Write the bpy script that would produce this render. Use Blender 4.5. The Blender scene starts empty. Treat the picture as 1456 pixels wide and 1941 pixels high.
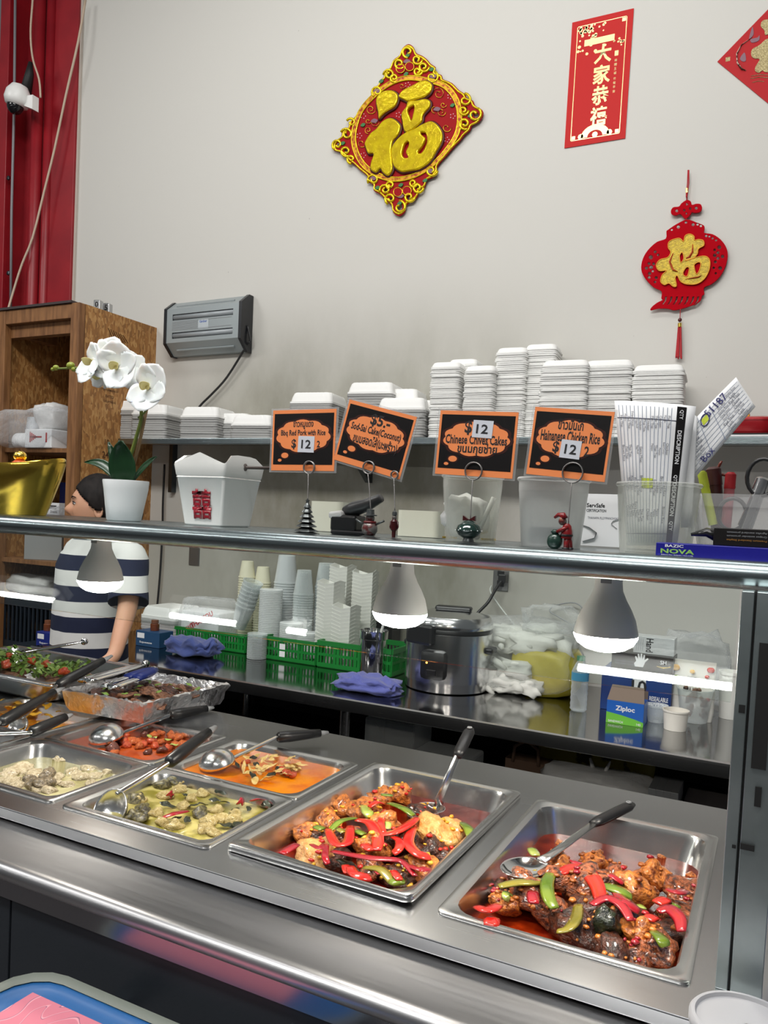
import bpy, bmesh, math, random
from mathutils import Vector, Matrix, Euler, noise
random.seed(7)
S = bpy.context.scene
COL = S.collection
# ------------------------------------------------------------------ camera
FPX, YAW, PITCH, ROLL, PPX, PPY = 1515.94, .4792, -.0432, .0475, 682.76, 1044.2
CAM = Vector((.3844, -1.0161, 1.5166))
_cy, _sy, _cp, _sp, _cr, _sr = math.cos(YAW), math.sin(YAW), math.cos(PITCH), math.sin(PITCH), math.cos(ROLL), math.sin(ROLL)
FWD = Vector((-_sy * _cp, _cy * _cp, _sp))
_r = Vector((_cy, _sy, 0)); _u = _r.cross(FWD)
RGT = _r * _cr + _u * _sr; UPV = _u * _cr - _r * _sr
cd = bpy.data.cameras.new('camera'); cam = bpy.data.objects.new('camera', cd); COL.objects.link(cam)
cd.sensor_fit = 'VERTICAL'; cd.sensor_height = 36; cd.lens = FPX * 36 / 1941
cd.shift_x = (728 - PPX) / 1941; cd.shift_y = (PPY - 970.5) / 1941
cd.clip_start = .02
_m = Matrix((RGT, UPV, -FWD)).transposed().to_4x4(); _m.translation = CAM; cam.matrix_world = _m
S.camera = cam
# ------------------------------------------------------------------ world, exposure
wd = bpy.data.worlds.new('hall'); S.world = wd; wd.use_nodes = True
wd.node_tree.nodes['Background'].inputs[0].default_value = (.93, .97, 1, 1)
wd.node_tree.nodes['Background'].inputs[1].default_value = .105
S.view_settings.view_transform = 'Standard'; S.view_settings.look = 'None'
S.view_settings.exposure = .1; S.view_settings.gamma = 1; S.view_settings.use_curve_mapping = False
# ------------------------------------------------------------------ ceiling lights of the hall
def area(name, loc, tgt, sx, sy, watt, col=(1, .98, .95)):
    l = bpy.data.lights.new(name, 'AREA'); l.shape = 'RECTANGLE'; l.size = sx; l.size_y = sy; l.energy = watt; l.color = col
    o = bpy.data.objects.new(name, l); COL.objects.link(o); o.location = loc
    o.rotation_euler = (Vector(tgt) - Vector(loc)).to_track_quat('-Z', 'Y').to_euler(); return o
area('ceiling_light_customers', (-.6, -1.4, 4.5), (-.8, .8, .9), 3.2, .5, 128)
area('ceiling_light_aisle', (-1.0, .9, 4.9), (-1.0, 1.3, 0), 3.4, .4, 40, (1, .99, .96))
area('ceiling_light_hall', (-4.6, -1.0, 4.6), (-1.5, 1.5, 1.5), 1.5, .6, 40)

def ray(x, y): return FWD + RGT * ((x - PPX) / FPX) + UPV * ((PPY - y) / FPX)
def P(x, y, X=None, Y=None, Z=None):
    """world point seen at photo position x, y that lies in the plane X=, Y= or Z= of the place"""
    d = ray(x, y)
    t = (X - CAM.x) / d.x if X is not None else ((Y - CAM.y) / d.y if Y is not None else (Z - CAM.z) / d.z)
    return CAM + d * t
def depth(p): return (Vector(p) - CAM).dot(FWD)
# ================================================================== materials
MATS = {}
def mat(name, col, rough=.5, metal=0, spec=.5, alpha=1, coat=0, emit=0, noise_s=0, col2=None, bump=0, bscale=40, trans=0, sss=0, nlo=.35, nhi=.65, stretch=None, detail=4, coord='Object', sheen=0):
    if name in MATS: return MATS[name]
    m = bpy.data.materials.new(name); m.use_nodes = True; nt = m.node_tree; b = nt.nodes['Principled BSDF']
    def c4(c): return (c[0], c[1], c[2], 1)
    b.inputs['Base Color'].default_value = c4(col); b.inputs['Roughness'].default_value = rough
    b.inputs['Metallic'].default_value = metal; b.inputs['Specular IOR Level'].default_value = spec
    b.inputs['Alpha'].default_value = alpha; b.inputs['Coat Weight'].default_value = coat; b.inputs['Coat Roughness'].default_value = .08
    b.inputs['Transmission Weight'].default_value = trans; b.inputs['Subsurface Weight'].default_value = sss; b.inputs['Subsurface Scale'].default_value = .02
    b.inputs['Sheen Weight'].default_value = sheen
    if emit: b.inputs['Emission Color'].default_value = c4(col); b.inputs['Emission Strength'].default_value = emit
    if noise_s or bump:
        tc = nt.nodes.new('ShaderNodeTexCoord'); mp = nt.nodes.new('ShaderNodeMapping'); nt.links.new(tc.outputs[coord], mp.inputs[0])
        if stretch: mp.inputs['Scale'].default_value = stretch
    if noise_s and col2:
        n = nt.nodes.new('ShaderNodeTexNoise'); n.inputs['Scale'].default_value = noise_s; n.inputs['Detail'].default_value = detail
        nt.links.new(mp.outputs[0], n.inputs[0])
        r = nt.nodes.new('ShaderNodeValToRGB'); r.color_ramp.elements[0].position = nlo; r.color_ramp.elements[1].position = nhi
        r.color_ramp.elements[0].color = c4(col); r.color_ramp.elements[1].color = c4(col2)
        nt.links.new(n.outputs['Fac'], r.inputs[0]); nt.links.new(r.outputs[0], b.inputs['Base Color'])
    if bump:
        n2 = nt.nodes.new('ShaderNodeTexNoise'); n2.inputs['Scale'].default_value = bscale; n2.inputs['Detail'].default_value = 3
        nt.links.new(mp.outputs[0], n2.inputs[0]); bp = nt.nodes.new('ShaderNodeBump'); bp.inputs['Strength'].default_value = bump; bp.inputs['Distance'].default_value = .004
        nt.links.new(n2.outputs['Fac'], bp.inputs['Height']); nt.links.new(bp.outputs[0], b.inputs['Normal'])
    MATS[name] = m; return m
def steel(name, col=(.62, .63, .64), rough=.24, stretch=(2, 90, 90), var=.12, bump=.04):
    """brushed steel: the grain runs along the stretched axis"""
    if name in MATS: return MATS[name]
    m = mat(name, col, rough, 1); nt = m.node_tree; b = nt.nodes['Principled BSDF']
    tc = nt.nodes.new('ShaderNodeTexCoord'); mp = nt.nodes.new('ShaderNodeMapping'); mp.inputs['Scale'].default_value = stretch
    n = nt.nodes.new('ShaderNodeTexNoise'); n.inputs['Scale'].default_value = 4; n.inputs['Detail'].default_value = 5
    n3 = nt.nodes.new('ShaderNodeTexNoise'); n3.inputs['Scale'].default_value = 5; n3.inputs['Detail'].default_value = 4
    r = nt.nodes.new('ShaderNodeMapRange'); r.inputs['To Min'].default_value = rough - var * .6; r.inputs['To Max'].default_value = rough + var
    nt.links.new(tc.outputs['Object'], mp.inputs[0]); nt.links.new(mp.outputs[0], n.inputs[0]); nt.links.new(tc.outputs['Object'], n3.inputs[0])
    mx = nt.nodes.new('ShaderNodeMath'); mx.operation = 'MULTIPLY_ADD'; mx.inputs[1].default_value = .5
    nt.links.new(n.outputs['Fac'], mx.inputs[0]); 
    h = nt.nodes.new('ShaderNodeMath'); h.operation = 'MULTIPLY'; h.inputs[1].default_value = .5
    nt.links.new(n3.outputs['Fac'], h.inputs[0]); nt.links.new(h.outputs[0], mx.inputs[2])
    nt.links.new(mx.outputs[0], r.inputs[0]); nt.links.new(r.outputs[0], b.inputs['Roughness'])
    bp = nt.nodes.new('ShaderNodeBump'); bp.inputs['Strength'].default_value = bump; bp.inputs['Distance'].default_value = .002
    nt.links.new(n.outputs['Fac'], bp.inputs['Height']); nt.links.new(bp.outputs[0], b.inputs['Normal'])
    return m
def clear(name, col=(.95, .97, .97), op=.25, rough=.12, bump=0, bscale=60):
    """thin clear plastic: partly see-through film with a glossy skin"""
    if name in MATS: return MATS[name]
    m = bpy.data.materials.new(name); m.use_nodes = True; nt = m.node_tree; b = nt.nodes['Principled BSDF']; out = nt.nodes['Material Output']
    b.inputs['Base Color'].default_value = (*col, 1); b.inputs['Roughness'].default_value = rough; b.inputs['Specular IOR Level'].default_value = .7
    t = nt.nodes.new('ShaderNodeBsdfTransparent'); t.inputs[0].default_value = (*col, 1)
    fr = nt.nodes.new('ShaderNodeLayerWeight'); fr.inputs[0].default_value = .35
    mr = nt.nodes.new('ShaderNodeMapRange'); mr.inputs['To Min'].default_value = op; mr.inputs['To Max'].default_value = min(1, op + .5)
    nt.links.new(fr.outputs['Facing'], mr.inputs[0])
    mx = nt.nodes.new('ShaderNodeMixShader'); nt.links.new(mr.outputs[0], mx.inputs[0]); nt.links.new(t.outputs[0], mx.inputs[1]); nt.links.new(b.outputs[0], mx.inputs[2])
    nt.links.new(mx.outputs[0], out.inputs[0])
    if bump:
        n2 = nt.nodes.new('ShaderNodeTexNoise'); n2.inputs['Scale'].default_value = bscale; n2.inputs['Detail'].default_value = 4
        tc = nt.nodes.new('ShaderNodeTexCoord'); nt.links.new(tc.outputs['Object'], n2.inputs[0])
        bp = nt.nodes.new('ShaderNodeBump'); bp.inputs['Strength'].default_value = bump; bp.inputs['Distance'].default_value = .01
        nt.links.new(n2.outputs['Fac'], bp.inputs['Height']); nt.links.new(bp.outputs[0], b.inputs['Normal'])
        nt.links.new(bp.outputs[0], fr.inputs['Normal'])
    MATS[name] = m; return m
def glass(name, tint=(.97, 1, .985)):
    m = bpy.data.materials.new(name); m.use_nodes = True; nt = m.node_tree; out = nt.nodes['Material Output']; nt.nodes.remove(nt.nodes['Principled BSDF'])
    t = nt.nodes.new('ShaderNodeBsdfTransparent'); t.inputs[0].default_value = (*tint, 1); g = nt.nodes.new('ShaderNodeBsdfGlossy'); g.inputs['Roughness'].default_value = .01
    lw = nt.nodes.new('ShaderNodeLayerWeight'); lw.inputs[0].default_value = .5; pw = nt.nodes.new('ShaderNodeMath'); pw.operation = 'POWER'; pw.inputs[1].default_value = 5
    f = nt.nodes.new('ShaderNodeMath'); f.operation = 'MULTIPLY_ADD'; f.inputs[1].default_value = .96; f.inputs[2].default_value = .04; mx = nt.nodes.new('ShaderNodeMixShader')
    nt.links.new(lw.outputs['Facing'], pw.inputs[0]); nt.links.new(pw.outputs[0], f.inputs[0]); nt.links.new(f.outputs[0], mx.inputs[0]); nt.links.new(t.outputs[0], mx.inputs[1]); nt.links.new(g.outputs[0], mx.inputs[2]); nt.links.new(mx.outputs[0], out.inputs[0])
    MATS[name] = m; return m
def srgb(r, g, b):
    f = lambda c: (c / 255 / 12.92) if c / 255 < .04045 else ((c / 255 + .055) / 1.055) ** 2.4
    return (f(r), f(g), f(b))
# ================================================================== mesh building
class B:
    """collects shapes of ONE part; build() links it as one mesh object"""
    def __init__(s): s.bm = bmesh.new()
    def add(s, vs, fs, M=None):
        vv = [s.bm.verts.new((M @ Vector(v)) if M else v) for v in vs]
        for f in fs:
            try: s.bm.faces.new([vv[i] for i in f])
            except ValueError: pass
        return s
    def box(s, x0, x1, y0, y1, z0, z1, M=None, bev=0):
        if bev:
            b = bmesh.new(); bmesh.ops.create_cube(b, size=1)
            bmesh.ops.transform(b, matrix=Matrix.Translation(((x0+x1)/2, (y0+y1)/2, (z0+z1)/2)) @ Matrix.Diagonal((x1-x0, y1-y0, z1-z0, 1)), verts=b.verts)
            bmesh.ops.bevel(b, geom=b.edges[:], offset=bev, segments=2, profile=.5, affect='EDGES')
            b.verts.index_update(); s.add([v.co.copy() for v in b.verts], [[v.index for v in f.verts] for f in b.faces], M); b.free(); return s
        vs = [(x, y, z) for z in (z0, z1) for y in (y0, y1) for x in (x0, x1)]
        return s.add(vs, [(0,2,3,1),(4,5,7,6),(0,1,5,4),(2,6,7,3),(0,4,6,2),(1,3,7,5)], M)
    def loops(s, loops, cap0=True, cap1=True, M=None, close=True):
        n = len(loops[0]); vs = [v for l in loops for v in l]; fs = []
        for k in range(len(loops) - 1):
            for i in range(n if close else n - 1):
                j = (i + 1) % n; fs.append((k*n+i, k*n+j, (k+1)*n+j, (k+1)*n+i))
        if cap0: fs.append(tuple(range(n - 1, -1, -1)))
        if cap1: fs.append(tuple(range((len(loops)-1)*n, len(loops)*n)))
        return s.add(vs, fs, M)
    def lathe(s, prof, n=24, c=(0, 0, 0), M=None, cap0=True, cap1=True, wob=None):
        L = []
        for r, z in prof:
            L.append([(c[0] + (r * (wob(i/n, z) if wob else 1)) * math.cos(2*math.pi*i/n), c[1] + (r * (wob(i/n, z) if wob else 1)) * math.sin(2*math.pi*i/n), c[2] + z) for i in range(n)])
        return s.loops(L, cap0, cap1, M)
    def tube(s, path, r, n=8, M=None, closed=False, flat=1, cap=True):
        pts = [Vector(p) for p in path]; m = len(pts); L = []; up = Vector((0, 0, 1)); prev = None
        for i, p in enumerate(pts):
            if closed: t = pts[(i+1) % m] - pts[i-1]
            else: t = pts[min(i+1, m-1)] - pts[max(i-1, 0)]
            t.normalize()
            if prev is None:
                a = t.orthogonal().normalized() if abs(t.z) > .95 else t.cross(up).normalized()
            else: a = (prev - t * prev.dot(t)).normalized()
            prev = a; b = t.cross(a); rr = r[i] if isinstance(r, (list, tuple)) else r
            L.append([p + a * rr * math.cos(2*math.pi*k/n) + b * rr * flat * math.sin(2*math.pi*k/n) for k in range(n)])
        if closed: L.append(L[0])
        return s.loops(L, cap and not closed, cap and not closed, M)
    def cyl(s, p0, p1, r0, r1=None, n=12, M=None): return s.tube([p0, p1], [r0, r0 if r1 is None else r1], n, M)
    def ball(s, c, r, M=None, n=12, m=8, f=None):
        rx, ry, rz = (r, r, r) if not isinstance(r, (list, tuple)) else r; L = []
        for j in range(1, m):
            th = math.pi * j / m; row = []
            for i in range(n):
                ph = 2 * math.pi * i / n; d = Vector((math.sin(th)*math.cos(ph), math.sin(th)*math.sin(ph), -math.cos(th)))
                k = f(d) if f else 1
                row.append((c[0] + d.x*rx*k, c[1] + d.y*ry*k, c[2] + d.z*rz*k))
            L.append(row)
        return s.loops(L, True, True, M)
    def prism(s, pts, y0, y1, M=None):
        """outline pts (x, z) extruded along y from y0 (front) to y1"""
        return s.loops([[(x, y1, z) for x, z in pts], [(x, y0, z) for x, z in pts]], True, True, M)
    def grid(s, f, nu, nv, M=None):
        vs = [f(i/nu, j/nv) for j in range(nv+1) for i in range(nu+1)]
        return s.add(vs, [(j*(nu+1)+i, j*(nu+1)+i+1, (j+1)*(nu+1)+i+1, (j+1)*(nu+1)+i) for j in range(nv) for i in range(nu)], M)
    def build(s, name, m, parent=None, smooth=False, loc=None, rot=None, thick=0, sub=0, keep_normals=False):
        if not keep_normals: bmesh.ops.recalc_face_normals(s.bm, faces=s.bm.faces)
        me = bpy.data.meshes.new(name); s.bm.to_mesh(me); s.bm.free()
        if smooth is True:
            for p in me.polygons: p.use_smooth = True
        elif smooth:
            for p in me.polygons: p.use_smooth = True
            me.set_sharp_from_angle(angle=math.radians(smooth))
        if m: me.materials.append(m)
        o = bpy.data.objects.new(name, me); COL.objects.link(o)
        if parent: o.parent = parent
        if loc is not None: o.location = loc
        if rot is not None: o.rotation_euler = rot
        if thick: md = o.modifiers.new('thick', 'SOLIDIFY'); md.thickness = thick; md.offset = 0
        if sub: md = o.modifiers.new('sub', 'SUBSURF'); md.levels = sub; md.render_levels = sub
        return o
def tag(o, label, cat, group=None, kind=None):
    if label: o['label'] = label
    if cat: o['category'] = cat
    if group: o['group'] = group
    if kind: o['kind'] = kind
    return o
def thing(name, label, cat, loc=(0, 0, 0), rz=0, group=None, rot=None):
    o = bpy.data.objects.new(name, None); COL.objects.link(o); o.location = loc; o.rotation_euler = rot if rot else (0, 0, rz); o.empty_display_size = .05
    return tag(o, label, cat, group)
def struct(o): o['kind'] = 'structure'; return o
def dup(o, loc=None, rot=None, scale=None, parent=None, label=None, group=None):
    c = o.copy(); COL.objects.link(c)
    if parent is not None: c.parent = parent
    if loc is not None: c.location = loc
    if rot is not None: c.rotation_euler = rot
    if scale is not None: c.scale = (scale,)*3 if not isinstance(scale, (tuple, list)) else scale
    if label: c['label'] = label
    if group: c['group'] = group
    for ch in [k for k in o.children]: dup(ch, parent=c)
    return c
def rrect(w, l, r, z, n=4, cx=0, cy=0):
    """rounded rectangle loop w x l centred on cx, cy"""
    out = []
    for (sx, sy, a0) in ((1, 1, 0), (-1, 1, 90), (-1, -1, 180), (1, -1, 270)):
        for k in range(n + 1):
            a = math.radians(a0 + 90 * k / n)
            out.append((cx + sx * (w/2 - r) + r * math.cos(a), cy + sy * (l/2 - r) + r * math.sin(a), z))
    return out
def cr(pts, n=6, closed=True):
    """Catmull-Rom through 2D or 3D points"""
    m = len(pts); out = []; V = [Vector(p) for p in pts]
    for i in range(m if closed else m - 1):
        p0, p1, p2, p3 = (V[(i-1) % m], V[i], V[(i+1) % m], V[(i+2) % m]) if closed else (V[max(i-1,0)], V[i], V[i+1], V[min(i+2,m-1)])
        for k in range(n):
            t = k / n
            out.append(.5 * ((2*p1) + (p2-p0)*t + (2*p0-5*p1+4*p2-p3)*t*t + (3*p1-p0-3*p2+p3)*t**3))
    if not closed: out.append(V[-1])
    return out
def frame(o, u, v):
    """matrix with local x = u, local z = v, local -y facing out (right-handed)"""
    u = Vector(u).normalized(); v = Vector(v); v = (v - u * v.dot(u)).normalized(); n = v.cross(u)   # y = z x x
    M = Matrix((u, n, v)).transposed().to_4x4(); M.translation = Vector(o); return M
_tc = {}
def text_data(s, size=1, bold=0, ext=0, align='CENTER', res=2, shear=0):
    key = (s, size, bold, ext, align, shear)
    if key in _tc: return _tc[key]
    c = bpy.data.curves.new('t', 'FONT'); c.body = s; c.size = size; c.offset = bold; c.extrude = ext; c.align_x = align; c.align_y = 'CENTER'; c.resolution_u = res; c.shear = shear
    o = bpy.data.objects.new('t', c); COL.objects.link(o); dg = bpy.context.evaluated_depsgraph_get(); dg.update()
    me = bpy.data.meshes.new_from_object(o.evaluated_get(dg)); bpy.data.objects.remove(o); bpy.data.curves.remove(c)
    _tc[key] = me; return me
def text(s, m, parent, x, z, h=None, w=None, y=-.0006, bold=0, rot=0, name='lettering', ext=0, align='CENTER', M=None):
    """flat lettering in the parent's x-z plane, facing -y; h, w fit its height and width"""
    me = text_data(s, 1, bold, 0, align).copy()
    xs = [v.co.x for v in me.vertices]; ys = [v.co.y for v in me.vertices]
    if not xs: return None
    W, H = max(xs) - min(xs), max(ys) - min(ys); cx, cy = (max(xs)+min(xs))/2, (max(ys)+min(ys))/2
    sy = h / H if h else w / W; sx = w / W if w else sy
    ca, sa = math.cos(rot), math.sin(rot)
    for v in me.vertices:
        a, b = (v.co.x - (cx if align == 'CENTER' else min(xs))) * sx, (v.co.y - cy) * sy
        v.co = (x + a * ca - b * sa, y, z + a * sa + b * ca)
    me.materials.clear(); me.materials.append(m)
    o = bpy.data.objects.new(name, me); COL.objects.link(o); o.parent = parent
    if ext: md = o.modifiers.new('thick', 'SOLIDIFY'); md.thickness = ext; md.offset = 0
    if M is not None: o.matrix_parent_inverse = Matrix(); o.matrix_local = M
    return o
def flat(pts, m, parent, name, y0=-.0004, y1=0):
    return B().prism(pts, y0, y1).build(name, m, parent)
def circ(cx, cz, r, n=16, rz=None): return [(cx + r*math.cos(2*math.pi*k/n), cz + (rz or r)*math.sin(2*math.pi*k/n)) for k in range(n)]
# ================================================================== shared materials
T = .98                       # height of the pan rims on the steam table
WY = 2.5                      # the white back wall
M_STEEL = steel('brushed_steel', (.50, .505, .51), .24, (1.2, 70, 70), .08, .008)
M_LEDGE = steel('worn_steel', (.46, .46, .47), .34, (2, 50, 50), .14, .008)
M_PAN = steel('pan_steel', (.66, .66, .65), .22, (6, 6, 6), .1, .02)
M_TUBE = steel('rail_steel', (.29, .34, .35), .24, (1, 60, 60), .1, .01)
M_CHROME = mat('chrome', (.78, .78, .78), .09, 1)
M_DARK = mat('dark_steel', (.09, .10, .11), .3, 1)
M_BLACK = mat('black_plastic', (.012, .012, .013), .35)
M_BLACKM = mat('black_matte', (.006, .006, .006), .6)
M_GREYP = mat('grey_plastic', (.28, .29, .30), .4)
M_WHITEP = mat('white_plastic', (.8, .8, .78), .35)
M_FOAM = mat('foam', (.86, .86, .84), .7, sss=0)
M_PAPER = mat('paper', (.78, .79, .80), .8)
M_INK = mat('ink', (.01, .01, .012), .7)
M_RED = mat('red_paint', srgb(150, 24, 34), .42, noise_s=6, col2=srgb(135, 18, 30))
M_REDI = mat('red_ink', srgb(170, 20, 30), .6)
M_GOLD = mat('gold_foil', (.9, .62, .12), .22, 1, bump=.15, bscale=60)
# ================================================================== the room
def wall_mat():
    m = mat('wall_paint', srgb(196, 194, 188), .62); nt = m.node_tree; b = nt.nodes['Principled BSDF']
    tc = nt.nodes.new('ShaderNodeTexCoord'); sep = nt.nodes.new('ShaderNodeSeparateXYZ'); nt.links.new(tc.outputs['Object'], sep.inputs[0])
    n = nt.nodes.new('ShaderNodeTexNoise'); n.inputs['Scale'].default_value = 2.2; n.inputs['Detail'].default_value = 9; n.inputs['Roughness'].default_value = .62
    mp = nt.nodes.new('ShaderNodeMapping'); mp.inputs['Scale'].default_value = (1.6, 1, .8); nt.links.new(tc.outputs['Object'], mp.inputs[0]); nt.links.new(mp.outputs[0], n.inputs[0])
    # a greasy film that has settled above the wall shelf, between the trap and the box stacks
    gx = nt.nodes.new('ShaderNodeMapRange'); gx.interpolation_type = 'SMOOTHSTEP'; gx.inputs['From Min'].default_value = 2.75; gx.inputs['From Max'].default_value = 1.85
    nt.links.new(sep.outputs['Z'], gx.inputs[0])
    cx = nt.nodes.new('ShaderNodeMath'); cx.operation = 'ADD'; cx.inputs[1].default_value = 1.55; nt.links.new(sep.outputs['X'], cx.inputs[0])
    ab = nt.nodes.new('ShaderNodeMath'); ab.operation = 'ABSOLUTE'; nt.links.new(cx.outputs[0], ab.inputs[0])
    gy = nt.nodes.new('ShaderNodeMapRange'); gy.interpolation_type = 'SMOOTHSTEP'; gy.inputs['From Min'].default_value = 1.5; gy.inputs['From Max'].default_value = .3
    nt.links.new(ab.outputs[0], gy.inputs[0])
    mu = nt.nodes.new('ShaderNodeMath'); mu.operation = 'MULTIPLY'; nt.links.new(gx.outputs[0], mu.inputs[0]); nt.links.new(gy.outputs[0], mu.inputs[1])
    nr = nt.nodes.new('ShaderNodeMapRange'); nr.inputs['From Min'].default_value = .3; nr.inputs['From Max'].default_value = .7; nr.inputs['To Min'].default_value = .55; nr.inputs['To Max'].default_value = 1.15
    nt.links.new(n.outputs['Fac'], nr.inputs[0])
    m2 = nt.nodes.new('ShaderNodeMath'); m2.operation = 'MULTIPLY'; m2.use_clamp = True; nt.links.new(mu.outputs[0], m2.inputs[0]); nt.links.new(nr.outputs[0], m2.inputs[1])
    a = nt.nodes.new('ShaderNodeMix'); a.data_type = 'RGBA'; a.inputs['A'].default_value = (*srgb(201, 199, 193), 1); a.inputs['B'].default_value = (*srgb(128, 126, 112), 1)
    nt.links.new(m2.outputs[0], a.inputs['Factor'])
    # small scuffs
    v = nt.nodes.new('ShaderNodeTexNoise'); v.inputs['Scale'].default_value = 26; v.inputs['Detail'].default_value = 2; nt.links.new(tc.outputs['Object'], v.inputs[0])
    vr = nt.nodes.new('ShaderNodeValToRGB'); vr.color_ramp.elements[0].position = .765; vr.color_ramp.elements[1].position = .80
    vr.color_ramp.elements[0].color = (0, 0, 0, 1); vr.color_ramp.elements[1].color = (.6, .6, .6, 1); nt.links.new(v.outputs['Fac'], vr.inputs[0])
    c = nt.nodes.new('ShaderNodeMix'); c.data_type = 'RGBA'; c.inputs['B'].default_value = (*srgb(110, 104, 96), 1)
    nt.links.new(vr.outputs[0], c.inputs['Factor']); nt.links.new(a.outputs['Result'], c.inputs['A']); nt.links.new(c.outputs['Result'], b.inputs['Base Color'])
    bp = nt.nodes.new('ShaderNodeBump'); bp.inputs['Strength'].default_value = .12; bp.inputs['Distance'].default_value = .003; nt.links.new(n.outputs['Fac'], bp.inputs['Height']); nt.links.new(bp.outputs[0], b.inputs['Normal'])
    return m
XL = P(150, 240, Y=WY).x
struct(B().box(XL, 2.6, WY, WY + .12, 0, 5.2).build('wall_back', wall_mat()))
struct(B().box(-18, 6, -6, 6.2, -.05, 0).build('floor', mat('floor_concrete', (.11, .10, .10), .5, noise_s=3, col2=(.07, .065, .065))))
struct(B().box(-18, XL - .2, 6.0, 6.1, 0, 6).build('wall_far', mat('far_wall', srgb(140, 128, 110), .8, noise_s=1.2, col2=srgb(90, 80, 66))))
def column():
    t = bpy.data.objects.new('column', None); COL.objects.link(t); struct(t); t['label'] = 'dark red painted steel column beside the white wall'
    x = lambda px: P(px, 300, Y=2.42).x
    B().box(x(80), XL, 2.47, 2.62, 0, 5.2, bev=.004).build('flange', M_RED, t)
    B().cyl((x(66), 2.43, 0), (x(66), 2.43, 5.2), .035, n=20).cyl((x(78), 2.47, 0), (x(78), 2.47, 5.2), .03, n=16).build('rib', M_RED, t, smooth=True)
    B().box(x(26), x(70), 2.5, 2.56, 0, 5.2).build('web', M_RED, t)
    B().box(x(10), x(27), 2.36, 2.62, 0, 5.2, bev=.003).build('flange', M_RED, t)
    for yy in (338, 518):
        p = P(17, yy, Y=2.36); B().lathe([(.014, 0), (.014, .008), (.006, .012)], 8, M=Matrix.Translation(p) @ Matrix.Rotation(math.pi/2, 4, 'X')).build('bolt', M_DARK, t)
    B().box(XL - .002, XL + .012, 2.485, 2.5, 0, 5.2).build('caulk_line', mat('caulk', srgb(190, 180, 170), .8), t)
column()
# ================================================================== steam table
WELLS = [0, -.359, -.713, -1.067, -1.421]
TX0, TX1 = -2.5, .80
def steam_table():
    t = thing('steam_table', 'long brushed steel serving counter with sunken food pans', 'counter', (-.9, .3, 0)); L = Matrix.Translation((.9, -.3, 0))
    b = B(); z0, z1 = T - .018, T - .004
    b.box(TX0, TX1, -.066, .014, z0, z1, L); b.box(TX0, TX1, .516, .70, z0, z1, L)
    xs = sorted([(w + .014, w + .311) for w in WELLS]); e = TX0
    for a, c in xs: b.box(e, a, .014, .516, z0, z1, L); e = c
    b.box(e, TX1, .014, .516, z0, z1, L)
    b.build('deck', M_STEEL, t)
    B().box(TX0, TX1, -.0665, -.055, T - .024, T - .0045, L, bev=.002).build('deck_edge', M_STEEL, t)
    # serving ledge with rolled nose
    zl = .952; prof = [(-.05, zl - .008), (-.05, zl), (-.168, zl), (-.171, zl + .002)]
    for k in range(0, 9): a = math.radians(100 + 20 * k); prof.append((-.180 + .012 * math.cos(a), zl - .010 + .013 * math.sin(a)))
    prof += [(-.17, zl - .02), (-.16, zl - .014)]
    b = B(); b.loops([[(x, y, z) for y, z in prof] for x in (TX0, TX1 + .3)], True, True, L); b.build('serving_ledge', M_LEDGE, t, smooth=50)
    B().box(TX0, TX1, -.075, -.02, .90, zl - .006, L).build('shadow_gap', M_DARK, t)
    ap = mat('apron_steel', (.30, .30, .32), .22, 1)
    B().box(TX0, TX1 + .3, -.187, -.180, .905, zl - .012, L).build('apron', ap, t)
    pm = mat('front_panel', (.030, .036, .045), .32, .3)
    seam = P(23, 1760, Y=-.176).x
    for a, c in ((TX0, seam - .002), (seam + .002, seam + 1.2)): B().box(a, c, -.180, -.16, .12, .906, L, bev=.0012).build('front_panel', pm, t)
    B().box(TX0, TX1, .668, .70, .12, T - .018, L).build('back_panel', M_DARK, t)
    B().box(TX0, TX1, -.16, .668, .55, .57, L).build('well_floor', M_DARK, t)
    for x in (TX0 + .05, -.9, TX1 - .05):
        for y in (-.12, .63): B().cyl((x, y, 0), (x, y, .56), .02, M=L).build('leg', M_STEEL, t)
steam_table()
# ================================================================== hotel pans
def hotel_pan(label, x, y, w, l, dep, z=T, rz=0, tilt=(0, 0), group='steel food pans', bent=None, rim=.016):
    t = thing('food_pan', label, 'food pan', (x + w/2, y + l/2, z), rz, group, rot=(tilt[0], tilt[1], rz))
    L = [rrect(w, l, .012, -.010), rrect(w, l, .012, -.001), rrect(w - .004, l - .004, .011, 0), rrect(w - rim, l - rim, .02, -.0005),
         rrect(w - 2*rim, l - 2*rim, .034, -.003), rrect(w - 2*rim - .006, l - 2*rim - .006, .036, -.012), rrect(w - .060, l - .060, .042, -dep * .85), rrect(w - .078, l - .078, .045, -dep), rrect(.02, .02, .008, -dep)]
    if bent: L = [[bent(Vector(v)) for v in l_] for l_ in L]
    b = B(); b.loops(L, False, True); b.build('pan_body', M_PAN, t, smooth=50, thick=.0012)
    r = B(); q = [rrect(w, l, .012, -.004), rrect(w + .003, l + .003, .013, -.006), rrect(w + .003, l + .003, .013, -.011), rrect(w, l, .012, -.012)]
    if bent: q = [[bent(Vector(v)) for v in l_] for l_ in q]
    r.loops(q, False, False); r.build('rolled_rim', M_PAN, t, smooth=60)
    return t
def bend4(v):
    k = max(0, 1 - (v.y + .265) / .05)
    if k: v.z += k * .010 * math.sin((v.x + .16) * 22) ; v.y += k * .004 * math.sin(v.x * 30)
    return v
PAN_R = hotel_pan('full size steel pan of dark fried fish nearest the right post', 0, 0, .325, .53, .10)
PAN_M = hotel_pan('full size steel pan with a bent front rim holding fish and red peppers', -.3593, 0, .325, .53, .10, z=T + .007, bent=bend4, rz=-.006)
PAN_G = hotel_pan('half size steel pan of green curry at the front', -.7133, -.011, .325, .263, .10, rz=.004)
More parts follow.
